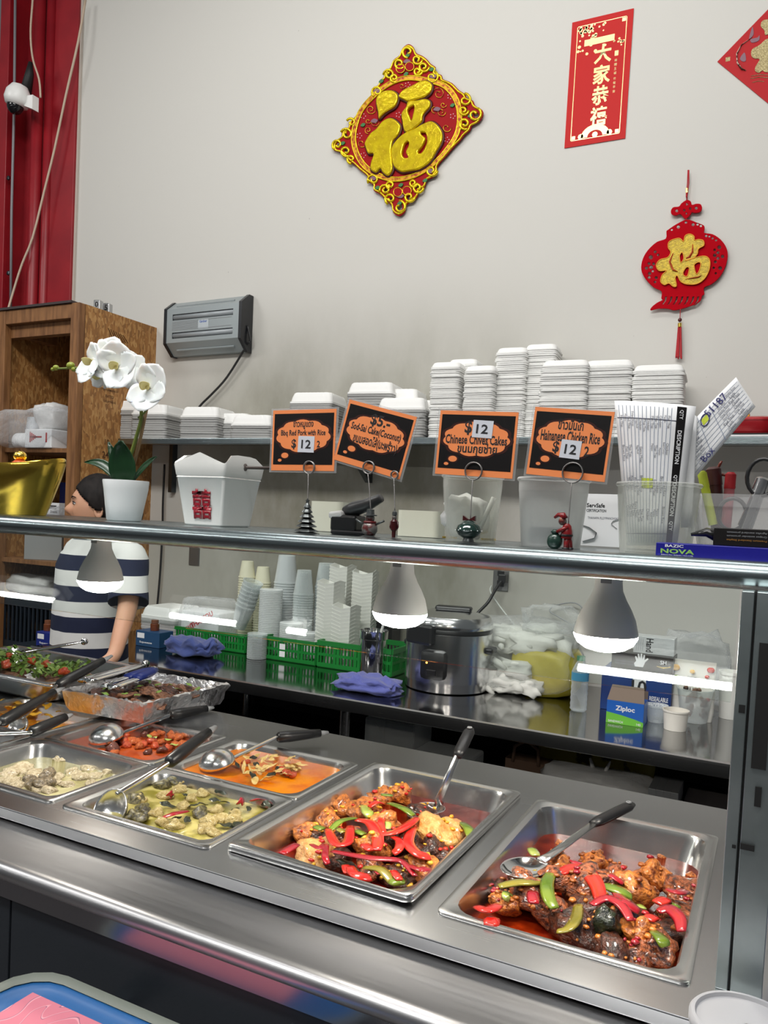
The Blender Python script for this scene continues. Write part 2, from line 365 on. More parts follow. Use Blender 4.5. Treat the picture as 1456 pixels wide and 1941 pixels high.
PAN_O = hotel_pan('half size steel pan of bright orange curry behind the green curry', -.7133, .254, .325, .263, .10)
PAN_W = hotel_pan('half size steel pan of pale clear soup at the left front', -1.0665, -.011, .325, .263, .10)
PAN_T = hotel_pan('half size steel pan of red tomato stew behind the pale soup', -1.0665, .254, .325, .263, .10)
PAN_Y = hotel_pan('half size steel pan of sliced yellow vegetables at the far left', -1.421, .254, .325, .263, .10)
PAN_F = hotel_pan('half size steel pan in front of the yellow vegetables, cut by the left edge', -1.421, -.011, .325, .263, .10)
PAN_S = hotel_pan('shallow steel tray heaped with green leaf salad on the counter back', -1.79, .445, .53, .325, .062, z=1.045)
# ================================================================== sneeze guard
GZ = 1.485
def sneeze_guard():
    t = thing('sneeze_guard', 'steel shelf on posts with a glass pane over the food pans', 'sneeze guard', (-.9, .2, T)); L = Matrix.Translation((.9, -.2, -T))
    b = B(); n = 20
    ring = [(.063 + .0178 * math.cos(2*math.pi*k/n), GZ - .0175 + .0178 * math.sin(2*math.pi*k/n)) for k in range(n)]
    b.loops([[(x, y, z) for y, z in ring] for x in (TX0, .72)], True, True, L); b.build('rolled_front_edge', M_TUBE, t, smooth=50)
    B().box(TX0, .72, .065, .43, GZ - .012, GZ - .0015, L).build('shelf_plate', M_TUBE, t)
    B().box(TX0, .72, .42, .432, GZ - .03, GZ - .0015, L).build('back_lip', M_TUBE, t)
    for x in (-2.35,):
        B().box(x, x + .03, .02, .06, T - .004, GZ - .03, L).build('post', M_STEEL, t)
    # right hand post: a narrow channel and a wide plate with a dark joint between them
    pm = mat('scuffed_post', (.36, .42, .42), .40, 1, noise_s=9, col2=(.54, .60, .60), bump=.1, bscale=30)
    p = B().box(.352, .3655, .016, .05, T - .004, GZ - .034, L, bev=.001).build('post', pm, t)
    B().box(.3655, .368, .022, .05, T - .004, GZ - .034, L).build('post_joint', M_BLACKM, t)
    p2 = B().box(.368, .402, .018, .05, T - .004, GZ - .034, L, bev=.001).build('post', pm, t)
    tp = M_BLACKM
    for (x0, x1, ya, yb) in ((.3525, .3645, 1172, 1182),):
        pass
    def patch(px0, px1, py0, py1, par):
        a = P(px0, py0, Y=.0165); c = P(px1, py1, Y=.0165); b = B(); b.box(a.x, c.x, .0150, .0165, c.z, a.z, L); b.build('worn_tape', tp, par)
    patch(1401, 1412, 1335, 1352, p); patch(1388, 1395, 1600, 1608, p); patch(1404, 1430, 1597, 1614, p2); patch(1440, 1452, 1218, 1460, p2); patch(1432, 1442, 1490, 1530, p2)
    # slanted glass below the front edge
    a = math.radians(24); top = Vector((0, .05, 1.452)); dn = Vector((0, -math.sin(a), -math.cos(a))); nn = Vector((0, -math.cos(a), math.sin(a)))
    bot = top + dn * .14
    g = B(); th = .005
    for x0, x1 in ((TX0, .349),):
        vs = [Vector((x, 0, 0)) + q for x in (x0, x1) for q in (top, bot, bot - nn * th, top - nn * th)]
        g.add(vs, [(0, 1, 2, 3), (7, 6, 5, 4), (0, 4, 5, 1), (1, 5, 6, 2), (2, 6, 7, 3), (3, 7, 4, 0)], L)
    g.build('glass_pane', glass('guard_glass'), t)
sneeze_guard()
# ------------------------------------------------------------------ flood bulbs under the shelf
def bulb(x, label):
    t = thing('flood_bulb', label, 'light bulb', (x, .25, GZ - .012), 0, 'flood bulbs under the guard shelf')
    B().lathe([(.014, 0), (.026, 0), (.026, -.016), (.021, -.018), (.021, -.02)], 20).build('socket', mat('socket', (.10, .07, .05), .6), t, smooth=40)
    B().lathe([(.020, -.018), (.0205, -.040), (.022, -.052), (.028, -.066), (.036, -.080), (.043, -.096), (.0478, -.116), (.048, -.120)], 32, cap1=False).build('bulb_body', mat('bulb_body', (.86, .84, .83), .4), t, smooth=40)
    B().lathe([(.048, -.120), (.0475, -.124), (.042, -.134), (.030, -.142), (.015, -.146), (.003, -.147)], 32, cap0=False).build('bulb_lens', mat('bulb_lens', (1, .93, .82), .5, emit=75), t, smooth=40)
    me = B().box(-.008, .008, -.0225, -.0215, -.040, -.026).build('print', mat('grey_print', (.3, .3, .3), .7), t)
bulb(P(1148, 1205, Y=.25).x, 'white flood bulb at the right, over the dark fish pan')
bulb(P(758, 1165, Y=.25).x, 'white flood bulb in the middle, in front of the rice cooker')
bulb(P(190, 1110, Y=.25).x, 'white flood bulb at the left, in front of the striped shirt')
# ------------------------------------------------------------------ fluorescent tubes over the customers
def tube_lamp(x0, x1, label):
    t = thing('fluorescent_lamp', label, 'lamp', ((x0+x1)/2, -1.985, 2.9), 0, 'fluorescent lamps over the customers'); h = (x1-x0)/2
    B().cyl((-h, 0, 0), (h, 0, 0), .016, n=14).build('tube', mat('tube_glow', (1, .99, .97), .5, emit=70), t, smooth=True)
    B().box(-h - .03, h + .03, -.06, .06, .05, .11, bev=.008).build('housing', M_WHITEP, t)
    for s in (-1, 1): B().box(s*h - .012 + s*.012, s*h + .012 + s*.012, -.015, .015, -.02, .055).build('holder', M_WHITEP, t)
tube_lamp(-.345, .86, 'long fluorescent tube mirrored in the glass by the right post')
tube_lamp(-1.84, -1.72, 'shortest fluorescent tube mirrored in the glass')
tube_lamp(-2.62, -2.163, 'short fluorescent tube mirrored in the glass below the paper pail')
tube_lamp(-4.75, -3.545, 'long fluorescent tube mirrored in the glass at the left edge')
# ================================================================== food
def food(name, c1, c2, ns, rough=.35, bump=.4, bs=60, coat=.3, lo=.4, hi=.6): return mat(name, c1, rough, 0, .5, 1, coat, 0, ns, c2, bump * (2 if ns < 4 else 1), 7 if ns < 4 else bs, nlo=lo, nhi=hi, detail=9)
F_FISH = food('fried_fish', srgb(112, 44, 14), srgb(226, 136, 56), 3.2, lo=.35, hi=.62)
F_FISHD = food('dark_fish_skin', srgb(38, 20, 14), srgb(92, 46, 26), 3.2)
F_FISHB = food('braised_fish', srgb(62, 24, 12), srgb(180, 98, 54), 3.2, .3, .6, 90, .6)
F_FISHP = food('pale_fish', srgb(206, 120, 44), srgb(226, 178, 108), 3.2, lo=.3, hi=.6)
F_RED = food('red_pepper', srgb(196, 26, 22), srgb(214, 48, 30), 12, .22, .08, 40, .5)
F_CRIM = food('crimson_pepper', srgb(150, 16, 36), srgb(176, 30, 40), 12, .22, .08, 40, .5)
F_GRN = food('green_pepper', srgb(84, 110, 24), srgb(120, 140, 40), 14, .25, .08, 40, .5)
F_LIME = food('light_green_pepper', srgb(140, 160, 60), srgb(176, 186, 100), 14, .25, .08, 40, .5)
F_OLIVE = food('olive_pepper', srgb(120, 112, 30), srgb(150, 136, 44), 14, .25, .08, 40, .5)
F_LEAF = food('dark_basil', srgb(16, 22, 12), srgb(40, 48, 22), 3.2, .25, .3, 60, .4)
F_CHICK = food('curry_chicken', srgb(190, 164, 98), srgb(218, 198, 140), 3.2, .4, .5, 60, .3)
F_MAW = food('pale_meat', srgb(170, 152, 118), srgb(206, 192, 160), 3.2, .4, .5, 60, .3)
F_MAWD = food('grey_mushroom', srgb(92, 80, 60), srgb(140, 124, 96), 3.2, .3, .3, 40, .4)
F_EGGP = food('eggplant', srgb(52, 46, 32), srgb(112, 104, 66), 3.2, .4, .1, 40, .1)
F_BAMB = food('bamboo', srgb(214, 176, 92), srgb(232, 206, 140), 3.2, .4, .2, 40, .2)
F_TOM = food('stew_chunk', srgb(170, 66, 20), srgb(214, 118, 50), 3.2, .35, .4, 50, .2)
F_TOMR = food('tomato_chunk', srgb(176, 44, 16), srgb(204, 90, 34), 3.2, .25, .3, 50, .5)
F_BRN = food('brown_chunk', srgb(80, 34, 24), srgb(120, 60, 40), 3.2, .3, .4, 50, .5)
F_YEL = food('yellow_slice', srgb(226, 160, 24), srgb(240, 190, 60), 3.2, .35, .2, 40, .3)
F_MEAT = food('grilled_meat', srgb(96, 58, 40), srgb(150, 104, 76), 3.2, .4, .4, 50, .2)
F_HERB = food('herb', srgb(84, 124, 40), srgb(136, 164, 76), 20, .5, .2, 40, 0)
def liquid(label, pan, w, l, d, c1, c2, ns, rough=.12, bump=.15, bs=25, name='broth', lo=.35, hi=.65, coat=.5):
    W, Lh = w - .038 - .3 * (d - .012) + .0015, l - .038 - .3 * (d - .012) + .0015
    m = mat(name + '_' + label.split()[0] + '_' + label.split()[1], c1, rough, 0, .3, 1, coat, 0, ns, c2, bump, bs, nlo=lo, nhi=hi)
    b = B(); b.loops([rrect(W - .004, Lh - .004, .034, -.02), rrect(W, Lh, .036, -.002), rrect(W - .003, Lh - .003, .035, 0)], True, True)
    o = b.build(name, m, smooth=60, loc=pan.location + Vector((0, 0, -d))); o.rotation_euler = pan.rotation_euler
    return tag(o, label, 'broth')
liquid('dark red oily broth around the fried fish by the right post', PAN_R, .325, .53, .050, srgb(96, 16, 4), srgb(150, 44, 8), 30, .10, .12, 18, coat=0)
liquid('deep red chilli oil broth under the pepper strips and fish', PAN_M, .325, .53, .046, srgb(88, 10, 6), srgb(140, 34, 10), 30, .10, .12, 18, coat=0)
liquid('khaki green coconut curry sauce in the front half pan', PAN_G, .325, .263, .020, srgb(136, 126, 44), srgb(198, 184, 112), 22, .3, .5, 60, lo=.42, hi=.58, coat=.2)
liquid('bright orange coconut curry sauce in the half pan', PAN_O, .325, .263, .013, srgb(214, 106, 0), srgb(232, 138, 6), 16, .38, .35, 50, lo=.4, hi=.6, coat=.1)
liquid('pale yellow clear soup at the left front', PAN_W, .325, .263, .030, srgb(150, 142, 92), srgb(190, 182, 138), 12, .12, .6, 45)
liquid('brick red tomato stew sauce behind the pale soup', PAN_T, .325, .263, .018, srgb(150, 52, 20), srgb(184, 84, 34), 18, .22, .5, 50)
liquid('orange sauce under the yellow slices', PAN_Y, .325, .263, .022, srgb(196, 110, 24), srgb(214, 150, 40), 18, .25, .5, 50)
liquid('brown gravy in the left edge pan', PAN_F, .325, .263, .03, srgb(80, 50, 24), srgb(120, 80, 40), 18, .25, .5, 50)
# ---------------------------------------------------------------- prototypes of lumps, sharing mesh data
def lump_mesh(name, seed, rough=.35, sub=2, sharp=1):
    bm = bmesh.new(); bmesh.ops.create_icosphere(bm, subdivisions=sub, radius=1)
    off = Vector((seed * 7.3, seed * 3.1, seed * 1.7))
    for v in bm.verts:
        d = v.co.normalized(); k = 1 + rough * noise.noise(d * 1.2 + off) + rough * .5 * noise.noise(d * 3 + off) + rough * .22 * noise.noise(d * 7 + off)
        v.co = d * k
        if sharp: v.co.z = max(v.co.z, -.6)
    me = bpy.data.meshes.new(name); bm.to_mesh(me); bm.free()
    for p in me.polygons: p.use_smooth = True
    return me
LUMPS = [lump_mesh('lump', i, .42, 3) for i in range(5)]
SMALL = [lump_mesh('small_lump', i + 20, .5, 2) for i in range(5)]
_pm = {}
def piece(name, label, cat, group, m, p, s, rot=None, small=False, rnd=random):
    key = (m.name, random.randrange(5), small)
    if key not in _pm:
        me = (SMALL if small else LUMPS)[key[1]].copy(); me.materials.append(m); _pm[key] = me
    o = bpy.data.objects.new(name, _pm[key]); COL.objects.link(o); o.location = p
    o.scale = s if isinstance(s, (tuple, list)) else (s, s * random.uniform(.75, 1), s * random.uniform(.55, .8))
    o.rotation_euler = rot if rot else (random.uniform(-.3, .3), random.uniform(-.3, .3), random.uniform(0, 6.3))
    return tag(o, label, cat, group)
def strip(name, label, group, m, px, zs, r=.006, flat_=.22, cat='pepper'):
    """a soft pepper strip through photo positions px lying at heights zs"""
    n = len(px); Z = zs if isinstance(zs, (list, tuple)) else [zs + .006 * math.sin(math.pi * i / max(1, n-1)) for i in range(n)]
    pts = cr([P(x, y, Z=z) for (x, y), z in zip(px, Z)], 4, False)
    k = len(pts); rr = [r * 1.1 * (.55 + .55 * math.sin(math.pi * (i + .6) / (k + .2)) ** .6) for i in range(k)]
    mid = pts[k // 2].copy()
    b = B(); b.tube([p - mid for p in pts], rr, 7, flat=flat_); o = b.build(name, m, smooth=True); o.location = mid
    return tag(o, label, cat, group)
def leaf_mesh(seed, bend=.5):
    b = B(); rnd = random.Random(seed); tw = rnd.uniform(-.6, .6)
    def f(u, v):
        x = (u - .5) * 2; w = .42 * math.sin(math.pi * min(1, u * .96 + .03)) ** .7; y = (v - .5) * 2 * w
        return (x, y * math.cos(tw * x), .25 * bend * (1 - x*x) - .3 * bend * abs(y) + .08 * math.sin(x * 6 + seed) + y * math.sin(tw * x))
    b.grid(f, 7, 4); bm = b.bm; me = bpy.data.meshes.new('leaf'); bm.to_mesh(me); bm.free()
    for p in me.polygons: p.use_smooth = True
    return me
LEAVES = [leaf_mesh(i, .3 + .25 * i) for i in range(4)]
_lm = {}
def leafp(name, label, cat, group, m, p, s, rot=None):
    key = (m.name, random.randrange(4))
    if key not in _lm: me = LEAVES[key[1]].copy(); me.materials.append(m); _lm[key] = me
    o = bpy.data.objects.new(name, _lm[key]); COL.objects.link(o); o.location = p; o.scale = (s, s, s)
    o.rotation_euler = rot if rot else (random.uniform(-.5, .5), random.uniform(-.4, .4), random.uniform(0, 6.3)); return tag(o, label, cat, group)
# ---------------------------------------------------------------- right pan: braised fish heap
g = 'fish pieces in the right pan'
ZR = T - .03
for x, y, s, dz, m in ((1010,1702,.040,.002,F_FISHB),(1062,1672,.032,.012,F_FISHB),(1108,1672,.036,.02,F_FISHB),(1205,1690,.034,.012,F_FISH),(1215,1770,.036,.006,F_FISH),(1245,1800,.034,-.004,F_FISHB),
        (1158,1802,.036,-.004,F_FISHD),(1095,1765,.040,-.002,F_FISHD),(960,1715,.026,-.004,F_FISH),(1285,1735,.030,.0,F_FISHB),(1296,1690,.030,-.006,F_FISHB),(990,1672,.028,.0,F_FISHB),
        (1165,1668,.028,.01,F_FISHB),(1040,1730,.034,-.004,F_FISHB),(1185,1740,.034,.004,F_FISHD),(1052,1640,.026,.004,F_FISH),(1240,1660,.03,-.002,F_FISH),(1122,1720,.034,.006,F_FISHD),(945,1690,.022,-.008,F_FISHD),(1205,1820,.028,-.01,F_FISHB),(1120,1640,.026,.0,F_FISH),(1270,1770,.028,-.006,F_FISHD)):
    piece('fish_piece', 'glossy brown braised fish piece heaped in the pan by the right post', 'fish', g, m, P(x, y, Z=ZR + dz), s)
for x, y in ((1200,1580),(1135,1618),(1310,1660),(1060,1600),(1255,1625)):
    piece('garlic_bit', 'small orange garlic bit floating in the right pan broth', 'garlic', 'garlic bits in the right pan', F_FISH, P(x, y, Z=T - .052), .010, small=True)
piece('black_mushroom', 'shiny black mushroom cap among the braised fish', 'mushroom', None, F_LEAF, P(1150, 1752, Z=ZR + .014), (.02, .02, .022))
g = 'red pepper strips in the right pan'; lb = 'red pepper strip lying on the braised fish by the right post'
for px, r in (([(1062,1655),(1085,1645),(1112,1652),(1132,1678),(1138,1705)], .011), ([(1122,1715),(1150,1702),(1178,1715),(1196,1745)], .007), ([(1168,1692),(1185,1710),(1212,1728)], .008),
              ([(1248,1728),(1268,1722),(1288,1740),(1292,1765)], .008), ([(1140,1652),(1160,1660),(1182,1675)], .006), ([(905,1718),(925,1726),(945,1715)], .009), ([(1085,1632),(1105,1640)], .006), ([(1268,1685),(1285,1692),(1300,1688)], .008), ([(935,1740),(930,1755)], .010), ([(1010,1690),(1012,1712)],.008), ([(1225,1735),(1245,1745)],.009), ([(1245,1712),(1265,1704)],.009)):
    strip('pepper_strip', lb, g, F_CRIM if r < .0085 else F_RED, px, ZR + .030, r)
g = 'green pepper strips in the right pan'; lb = 'green pepper strip lying on the braised fish by the right post'
for px, r, m in (([(1048,1650),(1038,1672),(1040,1700),(1052,1722)], .009, F_GRN), ([(1118,1678),(1150,1680),(1180,1690),(1198,1700)], .011, F_GRN), ([(945,1680),(980,1673),(1010,1672),(1030,1668)], .009, F_OLIVE),
              ([(1056,1765),(1078,1760),(1092,1740),(1096,1715)], .008, F_OLIVE), ([(972,1698),(962,1692),(958,1700),(966,1706)], .005, F_LIME), ([(1240,1765),(1255,1780),(1262,1795)], .008, F_GRN), ([(1268,1712),(1285,1722)], .008, F_GRN), ([(1210,1715),(1220,1724)], .006, F_LIME), ([(1008,1608),(1016,1622)], .008, F_LIME)):
    strip('pepper_strip', lb, g, m, px, ZR + .026 if m is not F_LIME else ZR + .014, r)
# ---------------------------------------------------------------- middle pan: fish steaks and peppers
ZM = T - .024
g = 'fish pieces in the middle pan'; lb = 'orange fried fish piece under the pepper strips in the middle pan'
for x, y, s, dz, m in ((822,1578,(.05,.034,.026),.008,F_FISHP),(858,1576,(.034,.026,.022),.006,F_FISHP),(600,1622,(.048,.032,.02),-.006,F_FISHP),(580,1582,.026,-.004,F_FISH),(624,1558,.028,.0,F_FISH),(652,1530,.028,-.002,F_FISH),
        (690,1535,.030,.008,F_FISH),(757,1508,.030,-.004,F_FISH),(704,1606,.034,.01,F_FISH),(812,1652,.034,-.002,F_FISH),(770,1600,.036,.002,F_FISHD),(820,1612,.032,-.006,F_FISHD),(752,1666,.030,-.01,F_FISHD),
        (640,1636,.032,-.01,F_FISHD),(660,1590,.034,.002,F_FISHB),(730,1570,.036,.008,F_FISH),(700,1650,.030,-.008,F_FISHB),(800,1545,.028,-.004,F_FISHD),(722,1512,.026,-.008,F_FISH),(840,1625,.026,-.012,F_FISHD),(610,1595,.026,-.006,F_FISHD),(780,1640,.03,-.004,F_FISHB)):
    piece('fish_piece', lb, 'fish', g, m, P(x, y, Z=ZM + dz), s, rot=(0.2, 0, -.8) if isinstance(s, tuple) else None)
g = 'red pepper strips in the middle pan'; lb = 'red pepper strip on top of the fish in the middle pan'
for px, r, m in (([(622,1572),(637,1600),(659,1596),(664,1566)], .0085, F_RED), ([(677,1554),(703,1560),(716,1587),(714,1612)], .010, F_RED), ([(714,1582),(747,1578),(774,1563),(790,1550)], .009, F_RED), ([(743,1585),(758,1594),(756,1609),(745,1618)], .007, F_RED),
              ([(784,1567),(774,1596),(791,1618),(815,1624)], .009, F_RED), ([(629,1613),(664,1620),(708,1627),(743,1629),(765,1635),(787,1660)], .0075, F_CRIM), ([(664,1642),(674,1658),(703,1664)], .008, F_RED), ([(725,1543),(743,1548)], .011, F_CRIM), ([(700,1530),(714,1520),(728,1524)], .006, F_RED),
              ([(620,1600),(616,1622),(622,1638)], .005, F_CRIM), ([(534,1618),(563,1600)], .007, F_CRIM), ([(745,1650),(758,1668)], .006, F_RED), ([(690,1600),(705,1612)], .009, F_RED), ([(730,1535),(722,1560),(728,1580)], .006, F_RED), ([(776,1640),(795,1648),(815,1646)], .006, F_CRIM), ([(660,1655),(655,1640)], .007, F_RED), ([(712,1655),(735,1650)], .006, F_CRIM), ([(590,1600),(606,1608),(615,1600)], .005, F_CRIM)):
    strip('pepper_strip', lb, g, m, px, ZM + .026 if y < 5000 else 0, r)
g = 'green pepper strips in the middle pan'; lb = 'green pepper strip among the fish in the middle pan'
for px, r, m in (([(626,1574),(646,1556),(675,1550)], .006, F_GRN), ([(738,1522),(765,1532),(784,1546)], .008, F_GRN), ([(690,1526),(697,1540),(706,1548)], .009, F_LIME), ([(725,1558),(736,1560),(734,1574)], .005, F_LIME), ([(874,1559),(888,1570),(892,1587)], .008, F_GRN),
              ([(690,1644),(722,1648),(743,1672)], .008, F_OLIVE), ([(598,1566),(612,1572)], .008, F_GRN), ([(676,1574),(690,1582)], .007, F_GRN), ([(690,1586),(702,1592)], .008, F_LIME), ([(722,1506),(745,1508)], .006, F_GRN), ([(640,1570),(652,1578)], .006, F_OLIVE), ([(745,1664),(756,1676)], .012, F_GRN)):
    strip('pepper_strip', lb, g, m, px, ZM + .022, r)
for x, y in ((775,1605),(765,1590),(790,1625),(660,1640),(760,1670),(800,1630)):
    leafp('basil_leaf', 'dark wilted basil leaf in the middle pan of fish', 'leaf', 'basil leaves in the middle pan', F_LEAF, P(x, y, Z=ZM + .012), .022)
for x, y in ((872, 1492), (886, 1508), (878, 1502)):
    leafp('lime_leaf', 'thin dark leaf standing in the red oil of the middle pan', 'leaf', 'dark leaves in the red oil', F_LEAF, P(x, y, Z=T - .035), .018)
def crumbs(group, label, m, n, seed, z=.0):
    """minced garlic and chilli clinging to the fish of one pan"""
    r = random.Random(seed); b = B(); c0 = None
    fs = [o for o in S.objects if o.get('group') == group]
    c0 = sum((o.location for o in fs), Vector()) / len(fs)
    for k in range(n):
        o = r.choice(fs); v = r.choice(o.data.vertices)
        M = Matrix.LocRotScale(o.location, o.rotation_euler, o.scale); nv = (M.to_3x3().inverted().transposed() @ v.normal).normalized()
        if nv.z < .25: continue
        p = M @ v.co + nv * .001 - c0; s_ = r.uniform(.0022, .0052)
        b.ball(p, (s_ * r.uniform(.7, 1.6), s_ * r.uniform(.7, 1.6), s_ * .7), n=5, m=4)
    o = b.build('minced_bits', m, smooth=True, loc=c0); tag(o, label, 'garlic', kind='stuff')
crumbs('fish pieces in the right pan', 'minced orange garlic bits clinging to the braised fish in the right pan', F_FISH, 420, 1)
crumbs('fish pieces in the right pan', 'minced red chilli bits clinging to the braised fish in the right pan', F_CRIM, 90, 2)
crumbs('fish pieces in the middle pan', 'minced golden garlic bits clinging to the fish in the middle pan', F_YEL, 200, 3)
crumbs('fish pieces in the middle pan', 'minced red chilli bits clinging to the fish in the middle pan', F_RED, 120, 4)
# ---------------------------------------------------------------- green curry
ZG = T - .017
zp = lambda x, y: (100 + x * .412, 1360 + y * .412)
g = 'chicken pieces in the green curry'
for x, y in ((510,485),(600,410),(750,425),(840,440),(850,355),(700,515),(580,330),(690,350),(640,375),(480,440),(740,530),(400,375),(830,470),(560,500),(780,465),(720,480),(880,350),(610,300),(520,360)):
    piece('chicken_piece', 'pale chicken piece poking out of the green curry', 'chicken', g, F_CHICK, P(*zp(x, y), Z=ZG), random.uniform(.012, .018))
for x, y in ((400,468),(412,425),(500,312),(556,297),(678,445),(370,455),(380,378)):
    o = piece('eggplant_slice', 'round dark eggplant piece floating in the green curry', 'eggplant', 'eggplant pieces in the green curry', F_EGGP, P(*zp(x, y), Z=ZG), (.018, .015, .011))
for x, y in ((530,402),(670,405),(612,358),(790,390),(840,420),(700,305),(800,495),(560,465),(745,380),(770,345),(620,470),(900,420),(980,400),(640,290),(850,490)):
    leafp('basil_leaf', 'dark basil leaf floating in the green curry', 'leaf', 'basil leaves in the green curry', F_LEAF, P(*zp(x, y), Z=ZG + .004), random.uniform(.012, .019))
for a, c in (((500,462),(620,430)), ((855,398),(880,385)), ((915,385),(945,380)), ((965,370),(980,366)), ((535,360),(550,358))):
    strip('chilli_strip', 'red chilli strip floating in the green curry', 'chilli strips in the green curry', F_CRIM, [zp(*a), zp((a[0]+c[0])/2, (a[1]+c[1])/2 - 4), zp(*c)], ZG + .006, .007)
# ---------------------------------------------------------------- orange curry
ZO = T - .010; rnd0 = random.Random(12)
for i, (x, y) in enumerate(((1000,195),(1050,222),(1100,230),(1130,212),(950,240),(980,228),(900,252),(1080,200),(1060,245),(1120,240),(1020,180),(940,175),(890,185),(1090,190),(930,290),(990,280))):
    leafp('bamboo_shred', 'pale bamboo shoot slice on the orange curry', 'bamboo shoot', 'bamboo slices on the orange curry', F_BAMB, P(*zp(x, y), Z=ZO + .004), random.uniform(.012, .02))
for i in range(26):
    a = rnd0.uniform(0, 6.3); q = rnd0.random() ** .6; x, y = 1010 + 135 * q * math.cos(a), 222 + 48 * q * math.sin(a)
    o = leafp('bamboo_shred', 'pale bamboo shoot slice on the orange curry', 'bamboo shoot', 'bamboo slices on the orange curry', F_BAMB, P(*zp(x, y), Z=ZO + .003 + .006 * rnd0.random()), 1); k_ = rnd0.uniform(.014, .022); o.scale = (k_, k_ * .5, k_ * .7)
for x, y in ((848,215),(935,215),(1005,262),(922,268),(915,185),(1035,235)):
    leafp('basil_leaf', 'dark basil leaf on the orange curry', 'leaf', 'basil leaves on the orange curry', F_LEAF, P(*zp(x, y), Z=ZO + .004), .014)
for x, y in ((888,207),(1075,252),(1108,264),(1058,240),(1090,262)):
    piece('chilli_chunk', 'red chilli chunk on the orange curry', 'chilli', 'chilli chunks on the orange curry', F_TOMR, P(*zp(x, y), Z=ZO + .004), .010, small=True)
# ---------------------------------------------------------------- pale soup
ZW = T - .027
zq = lambda x, y: (x * .3159, 1360 + y * .3159)
for x, y, s in ((240,215,.02),(215,230,.016),(120,320,.03),(60,335,.022),(215,350,.022),(330,360,.02),(60,395,.02),(440,330,.018),(490,362,.02),(560,360,.018),(410,405,.016),(300,440,.018),(530,310,.016),(680,310,.016),(640,330,.014),(120,410,.018),(20,385,.018),(320,395,.018),(380,255,.014),(350,250,.014),(230,440,.014),(550,400,.014)):
    piece('meat_piece', 'pale boiled meat piece in the clear soup', 'meat', 'meat pieces in the clear soup', F_MAW, P(*zq(x, y), Z=ZW - .003), (s, s * .9, s * .5))
for x, y in ((175,370),(280,345),(300,330),(185,400),(250,400),(290,390)):
    piece('mushroom', 'grey brown mushroom piece in the clear soup', 'mushroom', 'mushrooms in the clear soup', F_MAWD, P(*zq(x, y), Z=ZW + .006), .016)
# ---------------------------------------------------------------- tomato stew
ZT = T - .015
rnd = random.Random(3)
for i in range(34):
    x = rnd.uniform(640, 1100); y = rnd.uniform(60, 215) ; 
    if y < 60 + (x - 900) * .15: y += 50
    m = rnd.choice((F_TOM, F_TOM, F_TOMR, F_BRN, F_TOM, F_BRN))
    piece('stew_chunk', 'soft orange red vegetable chunk in the tomato stew', 'vegetable', 'chunks in the tomato stew', m, P(*zq(x, y), Z=ZT + .002), rnd.uniform(.009, .016), small=True)
for x, y in ((910,130),(895,115),(1000,135),(1030,165),(850,55)):
    leafp('cabbage_leaf', 'pale yellow cabbage leaf on the tomato stew', 'leaf', 'cabbage leaves on the stew', F_LIME, P(*zq(x, y), Z=ZT + .006), .015)
# ---------------------------------------------------------------- yellow slices
for i in range(40):
    x = rnd.uniform(-20, 112); y = rnd.uniform(1322, 1384)
    if y > 1384 - abs(x - 60) * .15: continue
    leafp('yellow_slice', 'curled yellow vegetable slice in the far left pan', 'vegetable', 'yellow slices in the far left pan', F_YEL, P(x, y, Z=T - .014 + rnd.uniform(0, .01)), rnd.uniform(.016, .024))
# ---------------------------------------------------------------- salad tray
SZ = 1.045
sp = lambda: (rnd.uniform(-1.76, -1.30), rnd.uniform(.50, .74))
for i in range(16):
    x, y = sp(); piece('meat_slice', 'browned meat slice under the green salad', 'meat', 'meat under the salad', F_MEAT, (x, y, SZ - .038), (.04, .03, .012))
def herbs():
    b = B(); r2 = random.Random(5)
    for i in range(520):
        k = r2.random(); c = r2.choice(((-1.66, .60), (-1.55, .63), (-1.44, .60), (-1.70, .66), (-1.38, .62), (-1.60, .56)))
        x = c[0] + r2.gauss(0, .035); y = c[1] + r2.gauss(0, .04); z = SZ - .022 + r2.random() * .034
        if not (-1.76 < x < -1.29 and .48 < y < .74): continue
        M = Matrix.Translation((x + 1.53, y - .61, z - SZ)) @ Euler((r2.uniform(-.9, .9), r2.uniform(-.9, .9), r2.uniform(0, 6.3))).to_matrix().to_4x4() @ Matrix.Scale(r2.uniform(.008, .015), 4)
        b.add([(-1, 0, 0), (-.2, .45, .15), (.4, .5, .1), (1, 0, 0), (.4, -.5, .1), (-.2, -.45, .15), (.2, 0, .25)], [(0, 6, 1), (1, 6, 2), (2, 6, 3), (3, 6, 4), (4, 6, 5), (5, 6, 0)], M)
    o = b.build('chopped_herbs', F_HERB, loc=(-1.53, .61, SZ)); tag(o, 'chopped green herb leaves heaped over the salad tray', 'herbs', kind='stuff')
herbs()
for x, y in ((62, 1253), (12, 1259), (88, 1260), (122, 1274), (20, 1245)):
    piece('tomato_slice', 'red tomato slice on the green herbs of the salad tray', 'tomato', 'tomato slices on the salad', F_TOMR, P(x, y, Z=SZ + .005), (.02, .014, .012))
